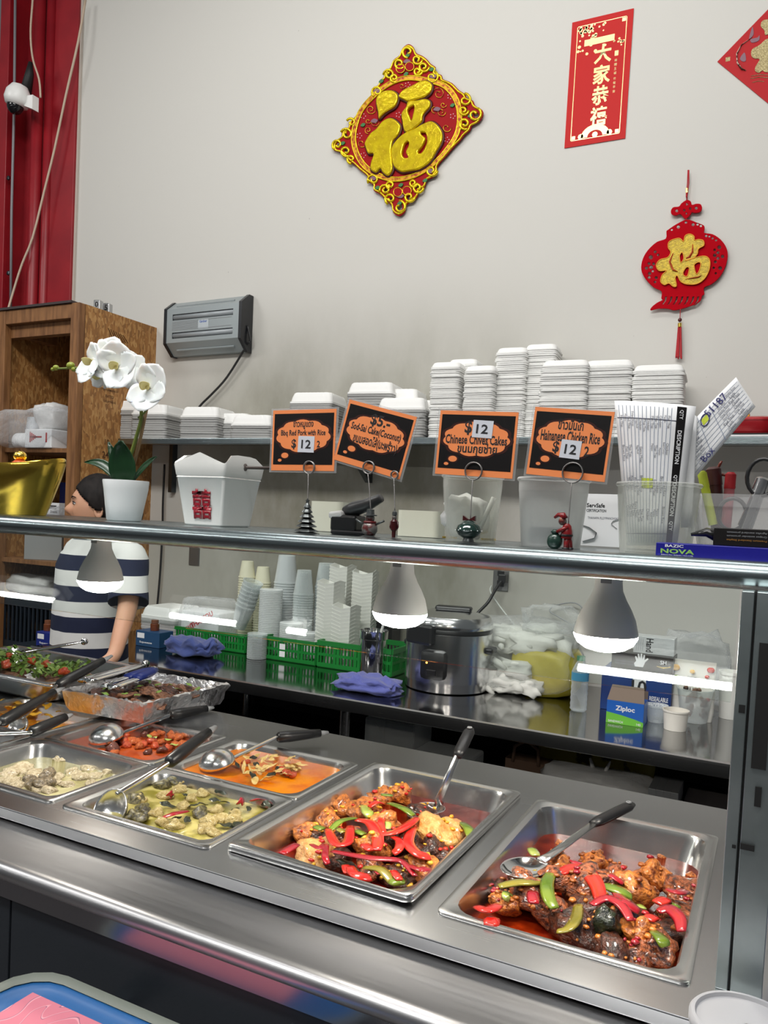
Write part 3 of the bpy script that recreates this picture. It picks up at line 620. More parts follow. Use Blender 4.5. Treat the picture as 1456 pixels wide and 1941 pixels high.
# ---------------------------------------------------------------- foil pan of sliced meat
def foil_pan():
    zr, zb = 1.04, .986
    rim = [P(122, 1309, Z=zr), P(272, 1335, Z=zr), P(429, 1299, Z=zr), P(288, 1278, Z=zr)]
    c = sum(rim, Vector()) / 4; c.z = zb
    t = thing('foil_tray', 'crumpled aluminium foil tray of sliced meat at the counter back', 'foil tray', c)
    m = mat('foil', (.88, .88, .89), .32, 1, bump=.8, bscale=90)
    def loop(k, z, amp, seed):
        out = []; N = 30
        for i in range(4):
            a, b_ = rim[i] - c, rim[(i+1) % 4] - c
            for j in range(N):
                p = a.lerp(b_, j / N) * k; p.z = z + amp * 1.3 * noise.noise(Vector((p.x * 70, p.y * 70, seed)))
                q = noise.noise(Vector((p.x * 90, p.y * 90, seed + 9))) * amp * 1.6; p.x += q; p.y += q * .7; out.append(p)
        return out
    h = zr - zb
    L = [loop(.93, .003, .0, 1), loop(.96, h * .3, .006, 2), loop(1.0, h * .65, .006, 3), loop(1.04, h * .95, .006, 4), loop(1.05, h + .004, .005, 5), loop(1.0, h + .005, .005, 6), loop(.96, h * .8, .006, 7), loop(.92, h * .5, .004, 8)]
    B().loops(L, True, True).build('foil_body', m, t, smooth=30)
    g = 'meat slices in the foil tray'
    for i in range(34):
        u, v = random.random(), random.random()
        p = (rim[0].lerp(rim[1], u)).lerp(rim[3].lerp(rim[2], u), v); p = c + (p - c) * .82; p.z = zr - .016 + random.uniform(-.004, .004)
        piece('meat_slice', 'brown grilled meat slice in the foil tray', 'meat', g, random.choice((F_MEAT, F_MEAT, F_FISHD)), p, (.034, .02, .008), rot=(random.uniform(-.3, .3), random.uniform(-.3, .3), random.uniform(-1, 0)))
    for i in range(14):
        u, v = random.random(), random.random()
        p = (rim[0].lerp(rim[1], u)).lerp(rim[3].lerp(rim[2], u), v); p = c + (p - c) * .78; p.z = zr - .004
        leafp('herb_leaf', 'green herb leaf on the meat in the foil tray', 'leaf', 'herb leaves in the foil tray', F_HERB, p, .012)
foil_pan()
# ================================================================== utensils
def axis(a, b): return (Vector(b) - Vector(a))
M_LADLE = mat('ladle_steel', (.82, .82, .81), .22, 1)
def ladle(label, bowl_px, bz, tip_px, tz, grip_px, gz, r=.042, up=False, tail=True):
    """bowl, steel shaft and a long black grip; up=True shows the bowl lying open side down"""
    c = P(*bowl_px, Z=bz); a = P(*grip_px, Z=gz); e = P(*tip_px, Z=tz)
    t = thing('ladle', label, 'ladle', c); a, e = a - c, e - c
    d = (e).normalized(); side = d.cross(Vector((0, 0, 1))).normalized()
    s = 1 if up else -1
    prof = [(r * math.sin(math.radians(q)), s * r * .82 * math.cos(math.radians(q))) for q in range(4, 91, 10)]
    tl = Matrix.Rotation(.25, 4, side) if up else Matrix.Rotation(1.0, 4, side)
    B().lathe(prof, 26, cap1=False, M=tl).build('bowl', M_LADLE, t, smooth=True, thick=.0012)
    edge = Vector((d.x, d.y, 0)).normalized() * r * (.9 if up else .5) + Vector((0, 0, r * (.15 if up else .55)))
    mid = edge.lerp(a, .25)
    B().tube(cr([edge, mid, a, a + (e - a) * .1], 5, False), .0048, 10).build('shaft', M_CHROME, t, smooth=True)
    gl = e - a; B().tube([a, a + gl*.04, a + gl*.25, a + gl*.6, a + gl*.84], [.008, .0125, .0135, .0115, .0095], 12).build('grip', M_BLACK, t, smooth=True)
    if tail: B().tube([a + gl*.83, a + gl*.9, e], [.0096, .0085, .005], 10, flat=.6).build('grip_end', M_GREYP, t, smooth=True)
    return t
ladle('ladle with its round bowl domed up in the tomato stew', (203, 1400), T - .006, (405, 1341), T + .026, (322, 1356), T + .020, .041, True)
ladle('ladle with its round bowl domed up in the orange curry', (412, 1449), T - .002, (622, 1388), T + .022, (525, 1398), T + .020, .039, True)
ladle('ladle with black grip rising out of the green curry', (205, 1532), T - .004, (409, 1377), T + .085, (318, 1447), T + .05, .036)
def spoon(label, bowl_px, bz, neck_px, nz, grip_px, gz, tip_px, tz, w=.034, l=.045):
    c, n, a, e = P(*bowl_px, Z=bz), P(*neck_px, Z=nz), P(*grip_px, Z=gz), P(*tip_px, Z=tz)
    t = thing('serving_spoon', label, 'spoon', c); n, a, e = n - c, a - c, e - c
    d = Vector((n.x, n.y, 0)).normalized(); M = frame((0, 0, 0), d, (0, 0, 1))
    L = []
    for k, q in ((.05, -.012), (.45, -.0105), (.75, -.006), (.95, 0), (1, .0015)): L.append([(l * k * math.cos(2*math.pi*i/24), w * k * math.sin(2*math.pi*i/24), q) for i in range(24)])
    B().loops(L, True, False, M).build('bowl', M_CHROME, t, smooth=True, thick=.001)
    neck = d * l * .9
    s = B(); s.tube([neck + Vector((0, 0, .001)), n, a], [.011, .0085, .0075], 12, flat=.35); s.build('handle', M_PAN, t, smooth=True)
    gl = e - a; B().tube([a - gl*.05, a + gl*.12, a + gl*.5, a + gl*.85, e], [.009, .0125, .0125, .012, .006], 12, flat=.62).build('grip', M_BLACK, t, smooth=True)
    rg = B(); rg.tube([a + gl*.88 + Vector((.004*math.cos(k), .004*math.sin(k), .0075)) for k in [i*math.pi/5 for i in range(10)]], .0016, 5, closed=True); rg.build('hang_hole', M_GREYP, t, smooth=True)
spoon('serving spoon with curved black grip resting in the right pan', (995, 1645), T - .006, (1042, 1622), T - .002, (1128, 1560), T + .012, (1200, 1524), T + .028)
spoon('serving spoon with upright grip standing in the middle pan', (812, 1533), T - .018, (832, 1515), T - .006, (868, 1432), T + .085, (893, 1380), T + .125, .03, .036)
ladle('ladle handle resting on the yellow vegetable pan, upper of two', (30, 1378), T + .0, (212, 1243), T + .135, (108, 1300), T + .08, .03)
ladle('ladle handle resting on the yellow vegetable pan, lower of two', (-60, 1420), T + .0, (120, 1303), T + .075, (0, 1370), T + .04, .03)
ladle('ladle with black grip lying between the yellow pan and the pale soup', (-40, 1408), T + .0, (136, 1354), T + .03, (58, 1388), T + .016, .03)
def tongs(label, hinge, hz, tip, tz, m, spread, col_end=.45):
    a, e = P(*hinge, Z=hz), P(*tip, Z=tz); t = thing('tongs', label, 'tongs', a); d = e - a; s = d.cross(Vector((0, 0, 1))).normalized()
    for k in (-1, 1):
        pts = [Vector((0, 0, 0)), d * .15 + s * k * spread * .4, d * .5 + s * k * spread * .8, d * .9 + s * k * spread, d]
        arm = B().tube(pts, [.008, .012, .012, .013, .020], 8, flat=.35).build('arm', M_CHROME, t, smooth=True)
        if m: B().tube([p * 1.0 + Vector((0, 0, .0008)) for p in (pts[0], pts[1], d * .32 + s * k * spread * .6, d * col_end + s * k * spread * .75)], [.014, .018, .018, .015], 8, flat=.6).build('grip_sleeve', m, arm, smooth=True)
    B().lathe([(.010, -.006), (.011, 0), (.010, .006)], 14, M=frame((0, 0, 0), d, s)).build('hinge', M_CHROME, t, smooth=True)
tongs('blue gripped steel tongs lying across the foil tray', (292, 1270), 1.062, (203, 1302), 1.052, mat('blue_grip', srgb(24, 44, 120), .4), .018, .5)
tongs('plain steel tongs leaning on the salad tray', (160, 1216), 1.095, (45, 1236), 1.052, None, .012)
tongs('plain steel tongs lying behind the foil tray', (276, 1258), 1.06, (160, 1290), 1.05, None, .014)
# ================================================================== on the back wall
def shape(polys, dep, bev=0, M=None):
    """flat cut-out from closed outlines (inner ones are holes), x-z plane, front at -y; returns a mesh"""
    c = bpy.data.curves.new('s', 'CURVE'); c.dimensions = '2D'; c.fill_mode = 'BOTH'; c.extrude = dep / 2; c.bevel_depth = bev; c.bevel_resolution = 2; c.offset = -bev
    for pl in polys:
        s = c.splines.new('POLY'); s.points.add(len(pl) - 1); s.use_cyclic_u = True
        for q, p in zip(s.points, pl): q.co = (p[0], p[1], 0, 1)
    o = bpy.data.objects.new('s', c); COL.objects.link(o); dg = bpy.context.evaluated_depsgraph_get(); dg.update()
    me = bpy.data.meshes.new_from_object(o.evaluated_get(dg)); bpy.data.objects.remove(o); bpy.data.curves.remove(c)
    me.transform(Matrix(((1, 0, 0, 0), (0, 0, -1, 0), (0, 1, 0, 0), (0, 0, 0, 1)))); return me
def shaped(name, polys, dep, bev, m, parent, y=0, smooth=True):
    me = shape(polys, dep, bev); me.materials.clear(); me.materials.append(m)
    if smooth:
        for p in me.polygons: p.use_smooth = True
        me.set_sharp_from_angle(angle=math.radians(50))
    o = bpy.data.objects.new(name, me); COL.objects.link(o); o.parent = parent; o.location = (0, y, 0); return o
M_GLOSSGOLD = mat('yellow_gold', srgb(232, 206, 20), .22, .55, noise_s=30, col2=srgb(206, 176, 16), bump=.35, bscale=60)
M_ORANGEGOLD = mat('orange_gold', srgb(206, 150, 30), .35, .5, noise_s=60, col2=srgb(150, 60, 20), nlo=.45, nhi=.6)
M_CRIM = mat('crimson_card', srgb(150, 8, 16), .6, spec=.15)
M_FELT = mat('red_felt', srgb(172, 4, 22), .9, spec=.1)
M_PURP = mat('plum_print', srgb(120, 80, 96), .5); M_GRNP = mat('green_print', srgb(40, 110, 50), .5)
def fu_diamond():
    z = lambda x, y: P(600 + x * .2473, 60 + y * .2473, Y=2.485)
    c = z(698, 750); c.y = 2.485
    t = thing('fu_ornament', 'large diamond shaped red and gold fortune ornament on the wall', 'wall ornament', c)
    W = lambda pts, n=4: [((z(*p) - c).x, (z(*p) - c).z) for p in ([(q.x, q.y) for q in cr(pts, n)] if n else pts)]
    out = [(705,97),(745,120),(765,165),(810,185),(850,215),(880,250),(915,275),(905,310),(960,335),(970,365),(1040,395),(1095,450),(1140,480),(1155,510),(1200,530),(1220,570),(1270,600),(1278,640),(1250,690),(1195,720),(1180,755),(1140,790),(1110,830),(1060,880),(1000,950),(930,1030),(925,1075),(890,1120),(850,1140),(830,1195),(790,1215),(775,1265),(740,1300),(690,1330),(680,1380),(635,1415),(590,1390),(580,1340),(540,1300),(490,1250),(440,1220),(440,1180),(395,1150),(390,1110),(330,1060),(290,1020),(250,990),(190,930),(140,915),(127,880),(150,840),(190,810),(200,770),(240,745),(260,690),(300,650),(330,600),(400,530),(430,490),(440,450),(480,400),(490,370),(520,350),(530,310),(570,270),(590,220),(640,180),(660,130)]
    holes = [circ(700, 165, 14, 8, 26), circ(770, 220, 16, 8), circ(822, 272, 16, 8), circ(615, 245, 14, 8), circ(560, 330, 16, 8), circ(1145, 590, 14, 8), circ(1225, 640, 22, 8), circ(1135, 710, 16, 8), circ(225, 800, 15, 8), circ(170, 870, 18, 8), circ(228, 915, 15, 8), circ(640, 1345, 22, 8, 26), circ(570, 1285, 14, 8), circ(710, 1275, 15, 8), circ(530, 1215, 14, 8), circ(775, 1195, 14, 8)]
    shaped('red_backing', [W(out, 3)] + [W(h, 0) for h in holes], .004, .001, M_CRIM, t)
    b = B(); b.tube([(x * .975, -.004, zz * .975) for x, zz in W(out, 3)], .0045, 6, closed=True); b.build('gold_outline', M_GLOSSGOLD, t, smooth=True)
    ring = [(700,345),(850,362),(1000,410),(1090,520),(1117,660),(1090,800),(1000,935),(900,1035),(760,1120),(600,1152),(450,1110),(340,1020),(280,890),(278,760),(330,610),(430,490),(560,390)]
    sc = lambda pts, k: [(698 + (x-698)*k, 750 + (y-750)*k) for x, y in pts]
    shaped('gold_ring', [W(ring), W(sc(ring, .925))], .004, .002, M_ORANGEGOLD, t, -.004)
    for k in (1.0, .925): 
        b = B(); b.tube([(x, -.006, zz) for x, zz in W(sc(ring, k))], .0035, 6, closed=True); b.build('ring_edge', M_GLOSSGOLD, t, smooth=True)
    A = [(470,560),(480,510),(530,470),(590,465),(630,490),(635,540),(610,590),(560,620),(520,650),(490,680),(485,630)]
    Bk = [(645,500),(680,460),(740,430),(810,395),(860,390),(895,420),(890,470),(850,510),(790,530),(715,550),(680,535),(650,520)]
    Ck = [(715,550),(700,590),(665,640),(670,700),(690,780),(740,770),(780,740),(820,700),(830,650),(880,590),(880,545),(840,530),(790,540)]
    D = [(600,880),(640,830),(690,790),(760,760),(830,720),(890,700),(940,730),(975,790),(970,860),(930,930),(880,1010),(800,1065),(720,1080),(660,1085),(610,1050),(590,990),(585,930)]
    Ek = [(390,900),(385,860),(430,790),(470,760),(520,700),(580,675),(630,700),(655,740),(640,800),(600,850),(585,920),(590,1000),(595,1070),(560,1115),(520,1090),(500,1060),(470,1090),(430,1070),(430,1020),(450,950),(410,945)]
    h0 = [(712,612),(762,584),(742,690),(728,668)]
    h1 = [(670,930),(690,870),(718,858),(718,890),(698,935),(715,975),(690,980),(670,960)]
    h2 = [(790,935),(826,885),(846,832),(818,805),(812,786),(848,792),(860,850),(840,910),(812,945)]
    for pl in ([A], [Bk], [Ck, h0], [D, h1, h2], [Ek]):
        shaped('gold_stroke', [W(p) for p in pl], .010, .006, M_GLOSSGOLD, t, -.012)
        k = B(); k.tube([(x, -.006, zz) for x, zz in W(pl[0])], .0075, 6, closed=True); k.build('stroke_outline', mat('maroon', srgb(70, 8, 12), .5), t, smooth=True)
    def swirl(x, y, r, a0, turns, m, w=.0028, nm='gold_scroll'):
        pts = []
        for i in range(16):
            q = i / 15; a = math.radians(a0 + 360 * turns * q); rr = r * (1 - .75 * q); p = z(x + rr * math.cos(a), y + rr * math.sin(a)) - c; pts.append((p.x, -.005, p.z))
        B().tube(pts, w, 6).build(nm, m, t, smooth=True)
    for a in ((705,160,48,90,1),(640,250,44,40,1.2),(775,220,42,0,1.2),(825,275,44,0,1.3),(560,335,44,180,1.3),(600,360,36,60,1.3),(780,310,36,0,1.3),(890,355,50,-60,1.2),(470,465,46,120,1.2),
              (1140,530,52,-90,1),(1215,640,56,-60,1.1),(1140,710,48,60,1.3),(1130,610,40,0,1.3),(235,790,48,200,1.2),(165,870,44,120,1.1),(230,920,44,60,1.2),(270,700,36,200,1),(270,980,36,90,1),
              (640,1350,52,-90,1),(570,1285,44,120,1.2),(715,1270,44,0,1.2),(530,1215,44,150,1.3),(780,1200,44,0,1.3),(570,1180,34,100,1.3),(745,1165,34,0,1.3),(440,1140,46,150,1.2),(885,1070,46,0,1.2)): swirl(*a, M_GLOSSGOLD, .0062)
    for a in ((420,600,40,0,1.3),(940,480,50,180,1.4),(400,690,24,0,1),(450,700,34,0,1.2),(960,620,36,0,1.2),(1000,740,38,0,1),(350,860,36,0,1),(975,565,26,0,1),(910,600,30,90,1),(400,760,28,90,1.2),(660,420,24,0,1)): swirl(*a, M_ORANGEGOLD, .0024, 'inner_scroll')
    for x, y in ((885,295),(500,385),(690,330),(700,190),(470,1200),(835,1145),(650,1180),(640,1320),(205,860),(1180,650),(1045,570),(360,720)): 
        shaped('green_leaf', [W([(x-18,y+8),(x,y-14),(x+20,y-8),(x+6,y+14)], 3)], .004, .001, M_GRNP, t, -.006)
    for x, y in ((900,350),(470,460),(700,235),(650,1265),(440,1130),(880,1075),(930,600),(450,690)): 
        shaped('plum_leaf', [W([(x-30,y+6),(x-5,y-18),(x+26,y-6),(x+8,y+16)], 3)], .004, .001, M_PURP, t, -.006)
    for x, y in ((650,290),(720,275),(630,1235),(700,1225)):
        shaped('coin', [W(circ(x, y, 34, 14), 0)], .004, .001, M_CRIM, t, -.0065); b = B(); b.tube([(q[0], -.009, q[1]) for q in W(circ(x, y, 34, 14), 0)], .002, 5, closed=True); b.build('coin_edge', M_GLOSSGOLD, t, smooth=True)
    pk = mat('pink_dot', srgb(220, 170, 176), .5); b = B()
    for cx_, cy_ in ((630,640),(1025,500),(1045,650),(360,950),(1000,830),(330,800),(700,410),(360,650)):
        for q in circ(cx_, cy_, 18, 5): p = z(*q) - c; b.ball((p.x, -.003, p.z), (.003, .002, .003), n=6, m=4)
    b.build('blossom_dots', pk, t)
fu_diamond()
def banner():
    a, b_, d, e = P(1082, 43, Y=2.497), P(1197.4, 17.7, Y=2.497), P(1073, 281.4, Y=2.497), P(1189.7, 260.6, Y=2.497)
    c = (a + b_ + d + e) / 4; w = ((b_ - a).length + (e - d).length) / 2; h = ((a - d).length + (b_ - e).length) / 2
    t = thing('greeting_banner', 'tall red paper banner with four gold characters on the wall', 'banner', c); t.matrix_world = frame(c, (b_ - a) + (e - d), (a - d) + (b_ - e))
    B().box(-w/2, w/2, -.001, .001, -h/2, h/2).build('paper', mat('banner_red', srgb(190, 28, 26), .55, spec=.2), t)
    gm = mat('gold_print', srgb(236, 220, 160), .25, .6)
    u = lambda px, py: ((px - 335) / 404 * w + (py - 520) / 835 * .0 , (520 - py) / 838 * h)
    b = B(); i = .024
    x0, x1, z0, z1 = -w/2 + i, w/2 - i, -h/2 + i, h/2 - i
    for q in ((x0, x1, z1 - .003, z1), (x0, x1, z0, z0 + .003), (x0, x0 + .003, z0, z1), (x1 - .003, x1, z0, z1), (x1 - .02, x1 - .005, z1 - .02, z1 - .005), (x1 - .02, x1 - .005, z0 + .005, z0 + .02), (x0 + .005, x0 + .02, z0 + .005, z0 + .02)): b.box(q[0], q[1], -.0016, -.001, q[2], q[3])
    b.build('border', gm, t)
    for k, ch in enumerate('大家恭禧'): text(ch, gm, t, .012, h * (.20 - .163 * k), h=.080, w=.072, y=-.0016, bold=.028)
    for k, ch in enumerate('梅開五福竹報平安'): text(ch, gm, t, w * .265, h * (.125 - .033 * k - (.01 if k > 3 else 0)), h=.011, w=.010, y=-.0016)
    B().box(w * .24, w * .30, -.0016, -.001, h * .16, h * .20).build('seal', gm, t)
    B().box(-w * .27, w * .22, -.0018, -.001, h * .285, h * .335).build('scroll', gm, t)
    b = B(); r = random.Random(2)
    for k in range(46):
        x = -w/2 + .03 + abs(r.gauss(0, .045)); zz = h/2 - .03 - abs(r.gauss(0, .05)); s = r.uniform(.003, .008)
        b.prism(circ(x, zz, s, 6), -.0017, -.001)
    for k in range(12): b.prism(circ(w * .3 + r.gauss(0, .02), h * .265 + r.gauss(0, .01), r.uniform(.003, .006), 6), -.0017, -.001)
    b.build('blossom_print', gm, t)
    arc = [(.06 * math.cos(math.radians(q)), -h/2 + .03 + .05 * math.sin(math.radians(q))) for q in range(0, 181, 15)] + [(.032 * math.cos(math.radians(q)), -h/2 + .03 + .026 * math.sin(math.radians(q))) for q in range(180, -1, -15)]
    B().prism(arc, -.0017, -.001).build('moon_gate_print', gm, t)
    for s in (-1, 0, 1): B().prism(circ(s * .06, -h/2 + .037, .012, 8), -.0017, -.001).build('cloud_print', gm, t)
banner()
def red_diamond():
    L = P(1360, 117, Y=2.497); a = (P(1456, 18, Y=2.497) - L).normalized(); b_ = (P(1456, 196, Y=2.497) - L).normalized(); s = .40
    c = L + (a + b_) * s / 2
    t = thing('fu_poster', 'red diamond poster with glittering gold character cut by the right edge', 'poster', c)
    q = [(p.x, p.z) for p in (L - c, L + a * s - c, L + (a + b_) * s - c, L + b_ * s - c)]
    B().prism(q, -.001, .001).build('paper', mat('poster_red', srgb(176, 4, 16), .5, spec=.2), t)
    gl = mat('gold_glitter', srgb(190, 176, 130), .4, .5, noise_s=400, col2=srgb(120, 104, 66), bump=.5, bscale=400)
    z = lambda x, y: P(1040 + x * .2857, y * .2857, Y=2.496) - c
    W = lambda pts: [((z(p.x, p.y)).x, (z(p.x, p.y)).z) for p in cr(pts, 4)]
    shaped('gold_dot', [W([(1408,175),(1420,140),(1470,130),(1510,150),(1500,200),(1440,235),(1432,205)])], .002, .0006, gl, t, -.002)
    shaped('gold_radical', [W([(1345,370),(1350,330),(1400,300),(1450,260),(1520,270),(1530,330),(1500,380),(1500,470),(1440,480),(1420,470),(1395,485),(1370,470),(1375,440),(1400,395),(1365,390)])], .002, .0006, gl, t, -.002)
    shaped('gold_body', [W([(1540,180),(1700,120),(1760,200),(1660,260),(1760,300),(1780,420),(1650,500),(1560,480),(1550,330),(1600,250)])], .002, .0006, gl, t, -.002)
    kb = [z(1350, 250), z(1280, 300), z(1248, 360), z(1252, 420), z(1280, 460), z(1310, 470)]
    B().tube([(p.x, -.002, p.z) for p in kb], [.002, .006, .010, .012, .012, .004], 8, flat=.2).build('koi_body', mat('koi', srgb(70, 56, 40), .5, noise_s=70, col2=srgb(226, 210, 190), nlo=.5, nhi=.55), t, smooth=True)
    for pts in ([(1330,260),(1345,200),(1355,180),(1360,230)], [(1340,262),(1385,250),(1400,235),(1395,270),(1350,285)], [(1270,390),(1300,350),(1310,400),(1290,410)]):
        shaped('koi_fin', [W(pts)], .001, .0003, M_PURP, t, -.002)
    b = B()
    for k, (x0, x1, y) in enumerate(((1345,1456,505),(1340,1456,522),(1352,1430,548),(1470,1560,560))):
        p0, p1 = z(x0, y), z(x1, y - 6); b.tube([(p0.x, -.0016, p0.z), ((p0.x+p1.x)/2, -.0016, (p0.z+p1.z)/2 + .004), (p1.x, -.0016, p1.z)], .0012, 5)
    b.build('cloud_lines', gl, t)
    p = z(1190, 393); B().box(p.x - .008, p.x + .008, -.0016, -.001, p.z - .008, p.z + .008).build('seal', gl, t)
red_diamond()
def lantern():
    z0 = lambda x, y: P(1180 + x * .206, 300 + y * .206, Y=2.483)
    c = z0(560, 960); t = thing('lantern_ornament', 'red felt lantern cut-out with gold character hanging on the wall', 'wall ornament', c)
    z = lambda x, y: z0(x, y) - c
    W = lambda pts, n=4: [((z(*p)).x, (z(*p)).z) for p in ([(q.x, q.y) for q in cr(pts, n)] if n else pts)]
    out = [(405,675),(420,660),(470,625),(530,590),(590,565),(640,575),(690,595),(750,620),(756,655),(755,688),(830,700),(900,745),(950,810),(970,880),(960,960),(930,1040),(880,1110),(820,1160),(752,1192),(755,1250),(735,1265),(720,1310),(680,1340),(600,1370),(530,1390),(470,1400),(420,1385),(330,1385),(260,1400),(270,1370),(320,1330),(370,1305),(358,1290),(360,1225),(290,1190),(220,1120),(180,1050),(175,980),(200,900),(250,830),(320,770),(400,740)]
    H = [circ(x, y, r, 8) for x, y, r in ((262,912,20),(222,1012,16),(265,1005,18),(245,970,14),(288,972,14),(250,1062,16),(246,1098,14),(302,862,14),(312,1100,14),(300,1140,12),(330,890,12),(280,1040,12),(892,820,18),(850,895,16),(922,905,16),(880,922,14),(856,955,14),(900,1012,18),(770,716,12),(800,722,10),(830,738,11),(862,756,11),(850,845,12),(880,870,14),(840,1010,12),(860,1060,11),(515,634,16),(585,592,12),(650,612,15),(692,610,12),(722,624,12),(455,660,10))]
    S = [[(x, 1275), (x + 18, 1272), (x + 8, 1310), (x - 16, 1345), (x - 30, 1348), (x - 6, 1312)] for x in (395, 445, 495, 545, 595, 645, 690)]
    shaped('lantern_body', [W(out, 3)] + [W(h, 0) for h in H] + [W(s, 0) for s in S], .004, .001, M_FELT, t)
    ch = [(430,780),(470,755),(530,745),(565,775),(580,722),(620,705),(660,725),(665,762),(700,755),(745,765),(750,810),(702,840),(690,890),(645,930),(580,950),(600,942),(700,915),(770,910),(805,950),(800,1030),(760,1110),(690,1160),(600,1165),(540,1140),(508,1085),(488,1110),(500,1180),(470,1185),(430,1155),(390,1170),(355,1140),(370,1080),(410,1040),(340,1040),(315,990),(350,940),(420,920),(448,870),(425,830)]
    hh = [[(560,1060),(590,1010),(618,1018),(602,1088),(572,1090)], [(662,992),(700,962),(724,976),(710,1040),(682,1072)], [(528,905),(553,872),(568,925),(540,968)]]
    gy = mat('gold_felt', srgb(186, 160, 30), .4, .3, noise_s=120, col2=srgb(150, 126, 20), bump=.4, bscale=200)
    shaped('gold_character', [W(ch)] + [W(h) for h in hh], .005, .001, gy, t, -.006)
    b = B(); 
    for pl in [ch] + hh: b.tube([(x, -.0095, zz) for x, zz in W(pl)], .0022, 5, closed=True)
    b.build('character_edge', mat('amber', srgb(216, 150, 40), .4, .3), t, smooth=True)
    ko = mat('koi_orange', srgb(206, 96, 30), .5, noise_s=200, col2=srgb(150, 40, 20))
    for pts in ([(470,880),(440,960),(470,1030),(510,1050)], [(650,800),(650,870),(620,920),(585,930)], [(580,1120),(640,1110),(700,1100),(730,1085)]):
        B().tube([(z(*p).x, -.0105, z(*p).z) for p in pts], [.002, .007, .008, .003], 7, flat=.25).build('koi', ko, t, smooth=True)
    knot = [(595,385),(630,400),(640,430),(680,420),(720,425),(733,460),(715,495),(670,505),(640,500),(620,530),(580,560),(550,530),(530,515),(490,528),(452,515),(448,480),(470,452),(520,445),(545,415)]
    kh = [circ(595, 425, 16, 3), circ(570, 480, 12, 6), circ(625, 465, 12, 6), circ(590, 510, 14, 3), circ(500, 485, 14, 8), circ(680, 460, 14, 8)]
    shaped('knot_plaque', [W(knot)] + [W(h, 0) for h in kh], .004, .001, M_FELT, t)
    rb = mat('red_cord', srgb(168, 16, 30), .7)
    p = [z(*q) for q in ((593,385),(592,300),(600,230),(604,110),(612,110),(612,230),(602,300),(594,385))]
    B().tube([(q.x, -.002, q.z) for q in p], .0022, 6).build('cord_loop', rb, t, smooth=True)
    a, d = z(594, 280), z(594, 320); B().cyl((a.x, -.003, a.z), (d.x, -.003, d.z), .0042, n=10).build('gold_bead', M_GOLD, t)
    a, d = z(593, 322), z(592, 360); B().cyl((a.x, -.003, a.z), (d.x, -.003, d.z), .0036, n=8).build('cord_knot', rb, t)
    a, d = z(585, 555), z(588, 575); B().cyl((a.x, -.002, a.z), (d.x, -.002, d.z), .0015, n=6).build('link', rb, t)
    a, d = z(535, 1385), z(530, 1480); B().cyl((a.x, -.002, a.z), (d.x, -.003, d.z), .0015, n=6).build('tassel_string', rb, t)
    a = z(530, 1490); B().ball((a.x, -.004, a.z), .008).build('tassel_bead', mat('dark_bead', srgb(80, 20, 24), .3), t, smooth=True)
    a, d = z(528, 1520), z(528, 1556); B().cyl((a.x, -.004, a.z), (d.x, -.004, d.z), .0075, n=12).build('tassel_cap', M_GOLD, t)
    b = B(); r = random.Random(4)
    for k in range(26):
        x = r.uniform(-1, 1); a, d = z(528 + 14 * x, 1556), z(520 + 30 * x, 1838 + r.uniform(-12, 12)); b.cyl((a.x, -.004 + r.uniform(-.004, .003), a.z), (d.x, -.004 + r.uniform(-.005, .003), d.z), .0022, n=5)
    b.build('tassel_threads', rb, t)
lantern()
